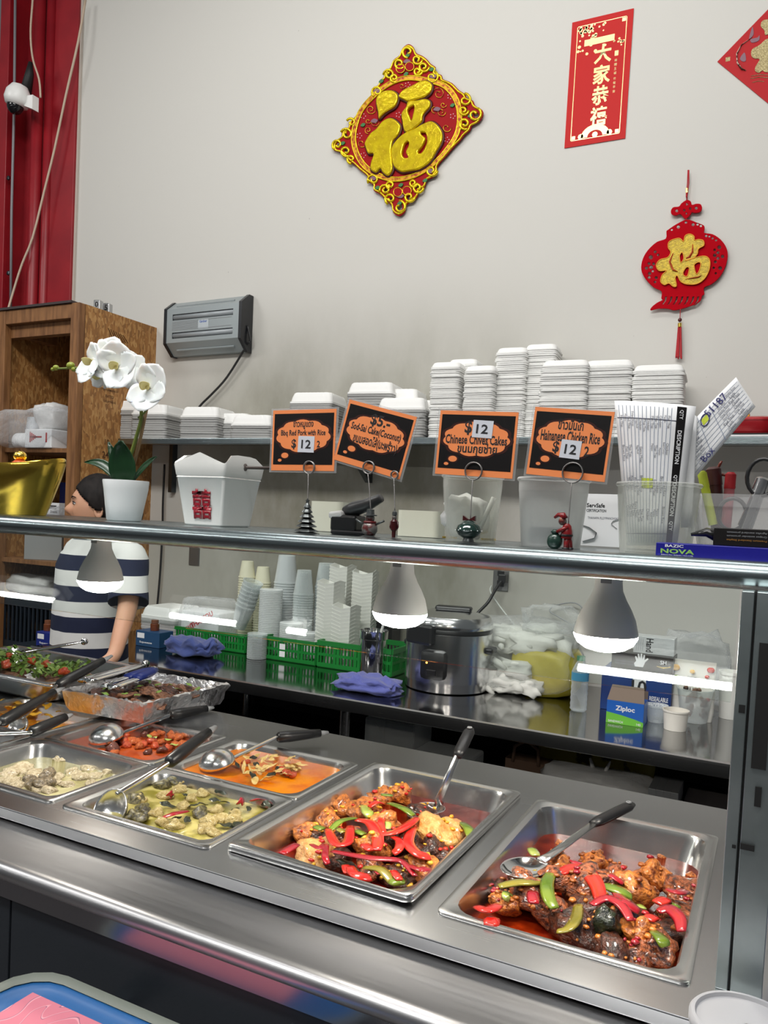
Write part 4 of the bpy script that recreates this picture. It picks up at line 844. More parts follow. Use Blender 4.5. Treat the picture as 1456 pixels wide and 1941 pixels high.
def insect_trap():
    Yf, Yb = 2.40, WY
    z = lambda x, y, Y=Yf: P(300 + x * .1305, 550 + y * .1305, Y=Y)
    p = {'tl': z(130, 295), 'tr': z(1180, 165), 'br': z(1165, 690), 'bl': z(115, 770)}
    c = sum(p.values(), Vector()) / 4; c.y = Yb
    t = thing('insect_trap', 'grey wall mounted electric insect trap with two tubes', 'insect trap', c)
    w = ((p['tr'] - p['tl']).x + (p['br'] - p['bl']).x) / 2; h = ((p['tl'] - p['bl']).z + (p['tr'] - p['br']).z) / 2; D = Yb - Yf
    gm = mat('trap_grey', srgb(150, 158, 160), .35, .3)
    tilt = math.atan2((p['tr'] - p['tl']).z + (p['br'] - p['bl']).z, 2 * w); t.rotation_euler = (0, -tilt * .6, 0)
    prof = [(0, h/2 + .05), (-D * .35, h/2 + .05), (-D, h/2), (-D, -h/2), (-D * .35, -h/2 - .06), (0, -h/2 - .06)]
    slots = ((h * .16, h * .34), (-h * .38, -h * .20))
    # front plate cut around the two slots
    b = B(); z_ = [-h/2, slots[1][0], slots[1][1], slots[0][0], slots[0][1], h/2]
    for a, d in ((z_[0], z_[1]), (z_[2], z_[3]), (z_[4], z_[5])): b.box(-w/2, w/2, -D, -D + .006, a, d)
    for a, d in slots:
        b.box(-w/2, -w*.42, -D, -D + .006, a, d); b.box(w*.42, w/2, -D, -D + .006, a, d)
    b.build('front_plate', gm, t)
    b = B(); L = [[(x, y, zz) for y, zz in prof] for x in (-w/2, w/2)]
    for i in (0, 1, 3, 4): b.add([L[0][i], L[0][i+1], L[1][i+1], L[1][i]], [(0, 1, 2, 3)])
    b.build('casing', gm, t)
    B().box(-w/2, w/2, -D * .4, -D*.38, -h/2 - .02, h/2 + .02).build('inner_dark', M_BLACKM, t)
    for a, d in slots: B().cyl((-w*.41, -D * .85, a + .018), (w*.42, -D * .85, a + .018), .015, n=12).build('uv_tube', mat('uv_tube', srgb(150, 156, 160), .3), t, smooth=True)
    for s in (-1, 1):
        pr = [(-.004 if y == 0 else y - .004, zz + (.004 if zz > 0 else -.004)) for y, zz in prof]; x = s * w/2
        b = B(); b.loops([[(x, y, zz) for y, zz in pr], [(x + s * .018, y, zz) for y, zz in pr]]); b.build('end_cap', mat('trap_black', (.01, .011, .014), .3), t)
    for k in range(7): B().box(-w*.42, -w*.06 if k in (1, 2, 3, 4, 5) else w*.40, -D - .0015, -D, h * (-.13 + .04 * k), h * (-.13 + .04 * k) + .002).build('groove', M_GREYP, t)
    B().box(-w*.05, w*.09, -D - .001, -D, -h*.15, h*.12).build('brand_plate', mat('plate', srgb(176, 184, 188), .4), t)
    text('Gardner', mat('blue_print', srgb(50, 84, 160), .5), t, .02 * w, h * .06, h=.013, w=.05, y=-D - .0014, bold=.02)
    for zz, y in ((h/2 + .018, -D * .72), (-h/2 - .035, -D * .62)): B().cyl((-w*.4, y - .003, zz), (w*.4, y - .003, zz), .006, n=8).build('vent_rib', gm, t)
    # cord down to the shelf
    e = P(468, 655, Y=2.46); f = P(378, 770, Y=2.47)
    B().tube(cr([Vector((w/2 + .02, -.05, -.02)), Vector((w/2 + .035, -.04, -.10)), e - c, P(430, 715, Y=2.47) - c, P(400, 748, Y=2.47) - c, f - c, P(360, 800, Y=2.47) - c], 4, False), .006, 8).build('power_cord', M_BLACK, t, smooth=True)
insect_trap()
# ================================================================== wall shelf and takeout boxes
SHZ = P(789, 829, Y=2.2).z
def wall_shelf():
    t = thing('wall_shelf', 'long grey steel shelf on brackets along the back wall', 'shelf', (-.8, 2.35, SHZ)); L = Matrix.Translation((.8, -2.35, -SHZ))
    B().box(-2.78, 1.3, 2.2, WY, SHZ - .008, SHZ, L).build('shelf_plate', M_STEEL, t)
    B().box(-2.78, 1.3, 2.195, 2.207, SHZ - .032, SHZ, L, bev=.004).build('front_edge', M_TUBE, t)
    for px in (685, 1040):
        x = P(px, 890, Y=2.4).x; b = B(); b.loops([[(x + s, 2.5, SHZ - .008), (x + s, 2.24, SHZ - .008), (x + s, 2.24, SHZ - .03), (x + s, 2.47, SHZ - .19), (x + s, 2.5, SHZ - .19)] for s in (-.012, .012)], M=L); b.build('bracket', M_DARK, t)
    x = P(326, 870, Y=2.47).x; B().box(x - .012, x + .012, 2.46, 2.5, 1.6, SHZ - .008, L).build('bracket', M_DARK, t)
wall_shelf()
def box_mesh(name, w, l, lip, hgt, ribs=0, m=M_FOAM):
    """one foam takeout lid half: rim, sloped sides, raised top, optional pressed ribs"""
    b = B(); n = 4
    def lp(k, r, z, rib=0):
        out = rrect(w * k, l * k, r, z, n)
        if rib:
            o2 = []
            for i in range(len(out)):
                a, c = Vector(out[i]), Vector(out[(i+1) % len(out)])
                if (c - a).length > .05:
                    N = 14
                    for j in range(N):
                        p = a.lerp(c, j / N); q = 1 - (rib if j % 2 else 0); o2.append((p.x * q, p.y * q, p.z))
                else: o2.append(a)
            out = o2
        return out
    rb = .05 if ribs else 0
    def blank(k, r, z): return lp(k, r, z, rb * .01 if ribs else 0)
    b.loops([blank(1, .018, 0), blank(1, .018, lip), blank(.965, .02, lip + .001), lp(.93, .022, lip + hgt * .5, rb), lp(.88, .024, lip + hgt * .9, rb), lp(.84, .025, lip + hgt, rb * .6)], True, True)
    o = b.build(name, m, smooth=40); o.location = (0, 0, -50)
    c = B(); c.loops([lp(.985, .018, 0, rb * .4), lp(1, .018, lip * .3, rb * .4), lp(1, .018, lip, rb * .4), lp(.975, .018, lip + .0012, rb * .4)], True, True); q = c.build(name, mat('foam_edge', (.42, .42, .41), .5) if ribs else m, smooth=40); q.location = (0, 0, -50)
    return q, o
def stack(proto, base, n, dz, label, cat, group, rz=0, jit=.004, lean=(0, 0), first_used=[], scale=None):
    r = random.Random(int(base[0] * 1000)); low, top = proto
    for k in range(n):
        o = dup(top if k == n - 1 else low, (base[0] + r.uniform(-jit, jit) + lean[0] * k * dz, base[1] + r.uniform(-jit, jit) + lean[1] * k * dz, base[2] + k * dz), (0, 0, rz + r.uniform(-.012, .012)), scale)
        tag(o, label, cat, group)
pA = box_mesh('takeout_box', .19, .19, .0058, .022)
pS = box_mesh('takeout_box', .135, .155, .0055, .020)
pC = box_mesh('clamshell', .225, .225, .0095, .045, 1, mat('foam_grey', (.84, .84, .82), .6))
def wstack(proto, x0, x1, ytop, Y, n_, dz, label, group, rz=.1, topslack=.02, zb=None, scale=None):
    zb = SHZ + .0005 if zb is None else zb
    x = (P(x0, 800, Y=Y).x + P(x1, 800, Y=Y).x) / 2; zt = P((x0 + x1) / 2, ytop, Y=Y).z
    n = max(2, int((zt - topslack - zb) / dz)) if n_ is None else n_
    stack(proto, (x, Y, zb), n, dz, label, 'takeout box', group, rz, scale=scale)
gA = 'white foam takeout boxes stacked on the wall shelf'
for x0, x1, yt, Y, pr, lb in ((818,880,688,2.31,pS,'white foam takeout box in the leftmost tall stack, above the chives sign'), (852,908,683,2.42,pS,'white foam takeout box in the stack hidden behind the leftmost tall stacks'), (880,945,695,2.30,pS,'white foam takeout box in the second tall stack, above the chives sign'),
        (946,994,663,2.36,pS,'white foam takeout box in the narrow tall stack left of the tallest'), (994,1052,657,2.40,pS,'white foam takeout box in the tallest stack on the wall shelf'), (1033,1110,688,2.29,pA,'white foam takeout box in the stack above the chicken rice sign'),
        (1110,1195,687,2.33,pA,'white foam takeout box in the wide stack beside the order sheets'), (1205,1288,697,2.34,pA,'white foam takeout box in the rightmost stack behind the order sheets')):
    wstack(pr, x0, x1, yt, Y, None, .0082, lb, gA, rz=.06)
gC = 'ribbed foam clamshells on the wall shelf'
for x0, x1, yt, Y, lb, dz in ((226,308,762,2.36,'ribbed foam clamshell in the stack against the wooden cabinet',.012), (250,360,768,2.36,'ribbed foam clamshell in the second stack from the wooden cabinet',.012), (356,440,773,2.33,'ribbed foam clamshell in the stack under the trap cord',.012),
        (425,480,783,2.41,'ribbed foam clamshell in the low stack behind, right of the trap cord',.012), (465,525,788,2.32,'ribbed foam clamshell in the lowest stack left of the pork sign',.012), (563,648,745,2.36,'ribbed foam clamshell in the stack behind the red pork sign',.012),
        (668,758,730,2.36,'ribbed foam clamshell in the tallest clamshell stack behind the cake sign',.012), (735,785,742,2.42,'ribbed foam clamshell in the rear stack beside the cake sign',.012), (740,806,757,2.30,'ribbed foam clamshell in the front stack right of the cake sign',.012), (786,822,762,2.38,'ribbed foam clamshell in the thin stack touching the tall white stacks',.012)):
    wstack(pC, x0, x1, yt, Y, None, dz, lb, gC, rz=.12, topslack=.045)
for p in pA + pS + pC: bpy.data.objects.remove(p)
# red tin and papers at the shelf end
c = P(1420, 808, Y=2.33); c.z = SHZ
t = thing('paper_stack', 'dark folders lying under a red tin on the wall shelf', 'folders', c); 
for k in range(3): B().box(-.11 + .004*k, .11, -.08, .08, .006 * k, .006 * k + .005).build('folder', (M_BLACKM, M_PAPER, M_BLACKM)[k], t)
c2 = c + Vector((0, 0, .0185)); t = thing('red_tin', 'red oval tin with a lid on the wall shelf', 'tin', c2)
B().loops([[(x * 1.0, y, z) for x, y, z in rrect(.17, .11, .05, 0)], rrect(.19, .12, .05, .012), rrect(.19, .12, .05, .05)]).build('tin_body', mat('tin_red', srgb(150, 16, 26), .25, .2), t, smooth=40)
B().loops([rrect(.196, .126, .053, .05), rrect(.196, .126, .053, .058), rrect(.17, .10, .04, .064)]).build('lid', mat('tin_lid', srgb(172, 40, 44), .25, .2), t, smooth=40)
o = B().box(-.02, .02, -.03, .03, 0, .016, bev=.002).build('yellow_box', mat('yellow_card', srgb(226, 160, 20), .5), loc=c2 + Vector((-.02, 0, .0645))); tag(o, 'small yellow box on top of the red tin', 'box')
o = B().box(-.18, .0, -.09, .09, 0, .03, bev=.008).build('foam_tray', M_FOAM, loc=P(1235, 745, Y=2.22) * 1.0); o.location.z = SHZ + .16; o.location.y = 2.27
bpy.data.objects.remove(o)
# ================================================================== wooden cabinet at the left
def osb():
    m = mat('osb_board', srgb(150, 100, 52), .6); nt = m.node_tree; b = nt.nodes['Principled BSDF']; tc = nt.nodes.new('ShaderNodeTexCoord')
    cols = []
    for rot, sc in ((.6, (90, 90, 34)), (-1.1, (80, 80, 36))):
        mp = nt.nodes.new('ShaderNodeMapping'); mp.inputs['Rotation'].default_value = (rot, 0, 0); mp.inputs['Scale'].default_value = sc; v = nt.nodes.new('ShaderNodeTexVoronoi'); v.inputs['Scale'].default_value = 1
        nt.links.new(tc.outputs['Object'], mp.inputs[0]); nt.links.new(mp.outputs[0], v.inputs[0]); cols.append(v)
    n = nt.nodes.new('ShaderNodeTexNoise'); n.inputs['Scale'].default_value = 9; nt.links.new(tc.outputs['Object'], n.inputs[0])
    gt = nt.nodes.new('ShaderNodeMath'); gt.operation = 'GREATER_THAN'; gt.inputs[1].default_value = .5; nt.links.new(n.outputs['Fac'], gt.inputs[0])
    sx = [nt.nodes.new('ShaderNodeSeparateColor') for _ in cols]
    for s, v in zip(sx, cols): nt.links.new(v.outputs['Color'], s.inputs[0])
    mx = nt.nodes.new('ShaderNodeMix'); nt.links.new(gt.outputs[0], mx.inputs['Factor']); nt.links.new(sx[0].outputs[0], mx.inputs['A']); nt.links.new(sx[1].outputs[0], mx.inputs['B'])
    r = nt.nodes.new('ShaderNodeValToRGB'); e = r.color_ramp.elements; e[0].position = 0; e[0].color = (*srgb(134, 92, 50), 1); e[1].position = 1; e[1].color = (*srgb(190, 146, 90), 1)
    k = e.new(.45); k.color = (*srgb(160, 110, 58), 1)
    nt.links.new(mx.outputs['Result'], r.inputs[0]); nt.links.new(r.outputs[0], b.inputs['Base Color']); return m
M_OSB = osb(); M_WOOD = mat('cabinet_wood', srgb(144, 100, 60), .6, noise_s=6, col2=srgb(110, 72, 40), stretch=(8, 8, 1)); M_STAMP = mat('stamp_ink', srgb(80, 50, 26), .8)
CX1 = P(297, 632, Y=WY).x; CY0 = P(150, 597, X=CX1).y; CX0 = -3.42; CZ1 = 2.53
def cabinet():
    t = thing('storage_cabinet', 'tall wooden cabinet with chipboard side panel in the left corner', 'cabinet', ((CX0 + CX1)/2, 2.2, 0)); L = Matrix.Translation((-(CX0 + CX1)/2, -2.2, 0)); e = .05
    B().box(CX1 - .02, CX1, CY0 + .04, WY, 0, CZ1, L).build('side_panel', M_OSB, t)
    B().box(CX0, CX0 + .02, CY0 + .04, WY, 0, CZ1, L).build('side_panel', M_OSB, t)
    B().box(CX0 + .02, CX1 - .02, WY - .02, WY - .003, 0, CZ1 - .06, L).build('back_panel', M_OSB, t)
    for x in (CX0, CX1 - .06): B().box(x, x + .06, CY0, CY0 + .045, 0, CZ1, L, bev=.003).build('post', M_WOOD, t)
    B().box(CX0 + .061, CX1 - .061, CY0 + .002, CY0 + .043, CZ1 - .075, CZ1 - .001, L, bev=.003).build('top_rail', M_WOOD, t)
    B().box(CX0 - .02, CX1 - .05, CY0 - .01, WY, CZ1, CZ1 + .012, L).build('top_sheet', mat('top_sheet', srgb(60, 50, 50), .7), t)
    B().box(CX0 + .03, CX1 - .03, CY0 + .04, CY0 + .09, CZ1 - .14, CZ1 - .07, L).build('cross_batten', M_WOOD, t)
    B().box(CX0 + .062, CX0 + .12, CY0 + .05, CY0 + .3, CZ1 - .13, CZ1 - .08, L).build('side_batten', M_WOOD, t)
    for z in (SZ1, 1.20, .70, .1):
        s = B().box(CX0 + .02, CX1 - .02, CY0 + .02, WY - .02, z - .022, z, L).build('shelf_board', M_WOOD, t)
    # stencilled stripes and stamps on the side panel
    sp = lambda px, py: P(px, py, X=CX1 + .001)
    for k in range(7):
        a, d = sp(205 + 4.6 * k, 628 + 1.2 * k - 6 + k * 1), sp(205 + 4.6 * k - 2 + 12, 645 + k)
        b = B(); b.tube([Vector((.0005, a.y, a.z)) + Vector((CX1, 0, 0)), Vector((.0005 + CX1, d.y, d.z))], .004, 4, flat=.2, M=L); b.build('stencil_stripe', M_STAMP, t)
    MM = lambda p: Matrix.Translation(Vector((CX1 + .0008, p.y, p.z)) - Vector(((CX0 + CX1)/2, 2.2, 0))) @ Matrix.Rotation(math.pi/2, 4, 'Z')
    for s, px, py, h in (('24', 200, 862, .035), ('10', 203, 838, .03), ('PERFORMANCE', 208, 740, .012), ('RATED', 208, 752, .014), ('SHEATHING', 208, 762, .012)):
        text(s, M_STAMP, t, 0, 0, h=h, y=0, bold=.01, M=MM(sp(px, py)), name='stamp')
SZ1 = P(60, 852, Y=CY0 + .1).z
cabinet()
tx = P(180, 598, Y=2.1)
for k, (ch, px, wd_) in enumerate((('0', 184, 'zero'), ('5', 202, 'five'))):
    p = P(px, 606, X=CX1 - .03); p.z = CZ1; t = thing('metal_digit', 'small steel block with the digit %s on top of the cabinet' % wd_, 'digit', p, .3)
    B().box(-.018, .018, -.01, .03, .0, .05, bev=.004).build('block', M_STEEL, t); text(ch, M_BLACKM, t, 0, .026, h=.03, y=-.0105, bold=.03)
# cabinet contents
def crumple(name, label, cat, m, c, size, seed, sub=3, amp=.35, group=None, fr=2.2):
    bm = bmesh.new(); bmesh.ops.create_icosphere(bm, subdivisions=sub, radius=1); off = Vector((seed * 3.3, seed * 1.9, seed))
    for v in bm.verts:
        d = v.co.normalized(); q = Vector((max(-.75, min(.75, d.x)) / .75, max(-.75, min(.75, d.y)) / .75, max(-.7, min(.75, d.z)) / .72))
        k = 1 + amp * (noise.noise(d * fr + off) + .5 * abs(noise.noise(d * fr * 2.3 + off)) + .25 * noise.noise(d * fr * 5 + off))
        v.co = Vector((q.x * size[0]/2 * k, q.y * size[1]/2 * k, size[2]/2 * (q.z * k + 1)))
    mz = min(v.co.z for v in bm.verts)
    for v in bm.verts: v.co.z = max(0, v.co.z - max(mz, -.01))
    me = bpy.data.meshes.new(name); bm.to_mesh(me); bm.free()
    for p in me.polygons: p.use_smooth = True
    me.materials.append(m); o = bpy.data.objects.new(name, me); COL.objects.link(o); o.location = c
    if label: tag(o, label, cat, group)
    return o
M_BAG = clear('clear_bag', (.93, .94, .95), .10, .15, .9, 26)
M_BAGW = clear('white_bag', (.88, .88, .87), .6, .3, .7, 20)
def cup_mesh(name, r0, r1, h, m, rim=.003, n=20):
    b = B(); b.lathe([(r0 * .9, 0), (r0, .001), (r1, h - .006), (r1 + rim, h - .006), (r1 + rim, h), (r1 - .001, h), (r0 - .001, .004), (.002, .004)], n, cap1=True); o = b.build(name, m, smooth=40); o.location = (0, 0, -50); return o
M_FROST = clear('frosted_plastic', (.86, .89, .90), .5, .3)
M_CLEARP = clear('clear_plastic', (.93, .96, .96), .22, .1)
p = cup_mesh('plastic_cup', .036, .045, .09, mat('milky_cup', (.66, .70, .74), .35))
c = P(65, 786, Y=2.12); c.z = SZ1
for k in range(9): o = dup(p, (c.x, c.y, SZ1 + .0005 + .09 + .012 * k), (math.pi, 0, 0)); tag(o, 'milky plastic cup in the upside down stack in the cabinet', 'cup', 'cups in the cabinet')
bpy.data.objects.remove(p)
o = B().box(-.10, .10, -.08, .08, 0, .10, bev=.006).build('carton', M_PAPER); o.location = P(95, 820, Y=2.02); o.location.z = SZ1; tag(o, 'white carton with red print inside a clear bag in the cabinet', 'carton')
rp = B(); r = random.Random(8)
for k in range(5): rp.box(-.06 + .012*k, -.052 + .012*k, -.0815, -.08, .03 + .006*k, .085 - .006 * k)
rp.box(-.06, .03, -.0815, -.08, .054, .062); rp.box(.06, .07, -.0815, -.08, .03, .08); rp.build('red_print', M_REDI, o)
crumple('plastic_bag', 'crinkled clear plastic bag around a white carton in the cabinet', 'bag', M_BAG, (P(70, 830, Y=2.0).x, 2.03, SZ1), (.38, .26, .19), 3)
crumple('roll_bag', 'clear bag of white paper rolls at the top of the cabinet shelf', 'bag', M_BAGW, (P(112, 770, Y=2.12).x, 2.10, SZ1 + .105), (.14, .16, .13), 5)
o = B().cyl((-.10, 0, .045), (.06, 0, .045), .045, n=20).build('paper_roll', M_PAPER, smooth=40); o.location = (CX0 + .17, 2.03, SZ1); tag(o, 'white paper roll at the left end of the cabinet shelf', 'paper roll')
# ================================================================== security camera and cables on the column
def security_camera():
    c = P(58, 200, Y=2.34); t = thing('security_camera', 'white dome security camera on the red column', 'security camera', c); s = .30 / 1 * .001 * 1
    k = depth(c) / FPX
    B().loops([[(-4*k, -.06, -6*k), (-4*k, -.06, 8*k), (-4*k, -.02, 8*k), (-4*k, -.02, -6*k)], [(24*k, -.05, -18*k), (24*k, -.05, 8*k), (24*k, -.005, 8*k), (24*k, -.005, -18*k)]]).build('bracket', M_WHITEP, t)
    B().lathe([(.002, 30*k), (14*k, 26*k), (22*k, 14*k), (24*k, 0), (20*k, -10*k)], 24, c=(-14*k, -.06, 0), M=Matrix.Rotation(.25, 4, 'Y')).build('housing', M_WHITEP, t, smooth=True)
    B().ball((-16*k, -.066, -8*k), 15*k, n=20, m=12).build('dome', mat('dark_dome', (.01, .01, .012), .08), t, smooth=True)
    B().tube(cr([P(77, 185, Y=2.33) - c, P(74, 150, Y=2.33) - c, P(62, 110, Y=2.33) - c, P(58, 60, Y=2.33) - c, P(62, 0, Y=2.33) - c, P(63, -40, Y=2.33) - c], 4, False), .006, 6).build('cable', mat('cable_beige', srgb(190, 170, 150), .6), t, smooth=True)
    B().tube([P(48, 178, Y=2.33) - c, P(56, 140, Y=2.33) - c, P(58, 118, Y=2.33) - c], [.035, .025, .012], 8).build('cable_bundle', M_BLACKM, t, smooth=True)
security_camera()
pts = [P(162, 0, Y=2.44), P(148, 80, Y=2.42), P(125, 180, Y=2.42), P(104, 280, Y=2.41), P(84, 362, Y=2.40), P(62, 450, Y=2.38), P(42, 500, Y=2.36), P(26, 550, Y=2.34), P(10, 605, Y=2.3)]
o = B().tube([q - pts[4] for q in cr(pts, 3, False)], .007, 6).build('loose_cable', MATS['cable_beige'], smooth=True, loc=pts[4]); tag(o, 'beige cable running slantwise across the red column', 'cable')
pts = [P(29, -10, Y=2.35), P(27, 200, Y=2.35), P(22, 400, Y=2.35), P(20, 600, Y=2.35)]
o = B().tube([q - pts[2] for q in pts], .008, 6).build('conduit', mat('conduit_grey', srgb(130, 130, 134), .5), smooth=True, loc=pts[2]); tag(o, 'grey straight cable down the left edge of the red column', 'cable')
pts = [P(-20, 185, Y=3.2), P(4, 195, Y=3.2), P(14, 215, Y=2.9), P(24, 250, Y=2.58)]
o = B().tube([q - pts[1] for q in cr(pts, 4, False)], .022, 8).build('curved_pipe', M_STEEL, smooth=True, loc=pts[1]); tag(o, 'curved grey pipe behind the red column at the left edge', 'pipe')
# ================================================================== things on the guard shelf
GS = GZ - .0014
def at(px, Y): return Vector((P(px, 1000, Y=Y).x, Y, GS))
def kpx(p): return depth(p) / FPX
# ---------------------------------------------------------------- gold ingot bowl
def ingot():
    c = at(12, .22); k = kpx(c); t = thing('gold_ingot', 'shiny gold boat shaped ingot bowl on the shelf at the left edge', 'ornament', c, .47)
    N = 40; L = []
    for q, zz in ((.64, 0), (.68, .004), (.80, .3), (.93, .65), (1.0, .90), (1.0, .97), (.98, 1.0), (.94, .98), (.86, .7)):
        row = []
        for i in range(N):
            a = 2 * math.pi * i / N; ca, sa = math.cos(a), math.sin(a); h = (94 + 16 * ca * ca) * k * zz
            row.append((108 * k * q * ca, 62 * k * q * sa, h if zz else 0))
        L.append(row)
    B().loops(L, True, True).build('bowl', mat('polished_gold', (.78, .52, .08), .16, 1, bump=.06, bscale=30), t, smooth=50)
    p = P(38, 868, Y=.22) - c; q = Matrix.Rotation(-.47, 4, 'Z') @ p
    B().ball((q.x, q.y, q.z + .004), (12 * k, 12 * k, 10 * k), n=16, m=10).build('gold_ball', M_GOLD, t, smooth=True)
    B().lathe([(12 * k, 0), (14 * k, 10 * k), (9 * k, 14 * k)], 14, c=(q.x, q.y, q.z - .022)).build('orange_foot', mat('orange_paint', srgb(200, 80, 30), .3), t, smooth=True)
    B().box(-.07, .03, -.03, .03, .085, .088, M=Matrix.Rotation(.25, 4, 'Y')).build('paper_slip', M_PAPER, t)
ingot()
# ---------------------------------------------------------------- orchid
def orchid():
    c = at(235, .22); k = kpx(c); t = thing('orchid_plant', 'white artificial orchid in a white swirled pot on the shelf', 'potted plant', c)
    V = lambda x, y, Y=.22: P(x, y, Y=Y) - c
    def sw(u, z): return 1 + .035 * math.cos(2*math.pi*(u*5 + z * 6))
    B().lathe([(.001, .001), (29*k, 0), (32*k, 3*k), (36*k, 30*k), (41*k, 60*k), (42.5*k, 74*k), (42*k, 77*k), (39*k, 76*k), (38*k, 66*k)], 40, wob=sw).build('pot', mat('pot_white', (.78, .80, .80), .35), t, smooth=50)
    B().lathe([(37*k, 66*k), (20*k, 68*k), (1*k, 69*k)], 16).build('soil', mat('soil', (.06, .04, .03), .9, bump=.6), t)
    gm = mat('orchid_stem', srgb(104, 118, 44), .5)
    st = [V(232, 912), V(246, 870), V(258, 830), V(268, 790), V(262, 757), V(240, 730), V(215, 705), V(190, 698), V(160, 697), V(130, 698), V(104, 699)]
    B().tube(cr(st, 4, False), [.0042 - .002 * i / 40 for i in range(41)], 8).build('stem', gm, t, smooth=True)
    B().tube([V(244, 915, .23), V(262, 850, .23), V(279, 770, .23)], .0035, 8).build('stake', mat('stake', srgb(150, 120, 84), .7), t, smooth=True)
    B().tube([V(262, 792), V(272, 784), V(282, 772)], .002, 6).build('side_stem', gm, t, smooth=True)
    for x, y, r in ((134, 693, .008), (106, 697, .006), (140, 700, .005), (100, 700, .004)): q = V(x, y); B().ball((q.x, q.y, q.z), (r * 1.3, r, r)).build('bud', mat('bud_green', srgb(140, 150, 50), .4), t, smooth=True)
    lm = mat('orchid_leaf', srgb(20, 50, 28), .3, noise_s=20, col2=srgb(30, 64, 36))
    def leaf(base, tip, w, arch, side):
        base, tip = Vector(base), Vector(tip); d = tip - base; s = Vector(side).normalized()
        def f(u, v):
            p = base + d * u + Vector((0, 0, arch * math.sin(math.pi * u))); ww = w * math.sin(math.pi * min(1, (u * .93 + .06))) ** .75
            return p + s * (v - .5) * 2 * ww + Vector((0, -1, 0)) * (abs(v - .5) * 2) ** 2 * w * .3
        B().grid(f, 10, 6).build('leaf', lm, t, smooth=True, thick=.001)
    bx = (.004, 0, .062)
    leaf(bx, V(234, 836, .2), .030, 0, (1, .3, 0)); leaf(bx, V(208, 838, .22), .013, .0, (1, .2, .2)); leaf(bx, V(162, 876, .2), .011, .022, (0.15, .6, .8)); leaf(bx, V(298, 866, .24), .013, .008, (-.3, .5, .8))
    wm = mat('petal_white', (.85, .84, .80), .55, sss=.15, noise_s=10, col2=(.88, .88, .87)); ym = mat('petal_yellow', srgb(240, 226, 150), .5)
    def petal(par, o, d, up, L, W, cup=.2, nm='petal', m=wm):
        d = Vector(d).normalized(); n = Vector(up); n = (n - d * n.dot(d)).normalized(); s = d.cross(n)
        def f(u, v):
            w = W * math.sin(math.pi * min(1, u ** .8 * .9 + .06)) ** .8; q = (v - .5) * 2
            return Vector(o) + d * L * u + s * w * q + n * (cup * L * (u * u * .6 + (q * w / max(W, 1e-6)) ** 2 * .35) + .02 * L * math.sin(u * 9 + q * 3))
        b = B(); b.grid(f, 7, 6); b.build(nm, m, par, smooth=True, thick=.0006)
    def flower(px, py, face, size, roll, Y=.2):
        o = V(px, py, Y); n = Vector(face).normalized(); a = n.orthogonal().normalized(); b_ = n.cross(a)
        fo = bpy.data.objects.new('flower', None); COL.objects.link(fo); fo.parent = t; fo.location = o
        for j, (ang, L, W) in enumerate(((90, 1, .5), (210, .95, .42), (330, .95, .42), (20, 1.05, .72), (160, 1.05, .72))):
            q = math.radians(ang + roll); petal(fo, n * .001 * (j > 2), a * math.cos(q) + b_ * math.sin(q) + n * .25, n, L * size, W * size)
        petal(fo, n * .004, n * .8 + b_ * -.4, b_, size * .5, size * .2, .5, 'lip', ym)
        B().ball(n * .006, size * .09).build('column', ym, fo, smooth=True)
    flower(178, 690, (-.2, -1, .15), 0.046, 10, .2); flower(205, 684, (.3, -1, .3), 0.048, 40, .21); flower(222, 698, (.35, -.9, .1), 0.051, 70, .19); flower(240, 705, (.7, -.7, .2), 0.046, 100, .22); flower(282, 736, (.25, -1, .1), 0.051, 25, .2); flower(196, 712, (-.3, -.8, -.3), 0.041, 130, .22)
orchid()
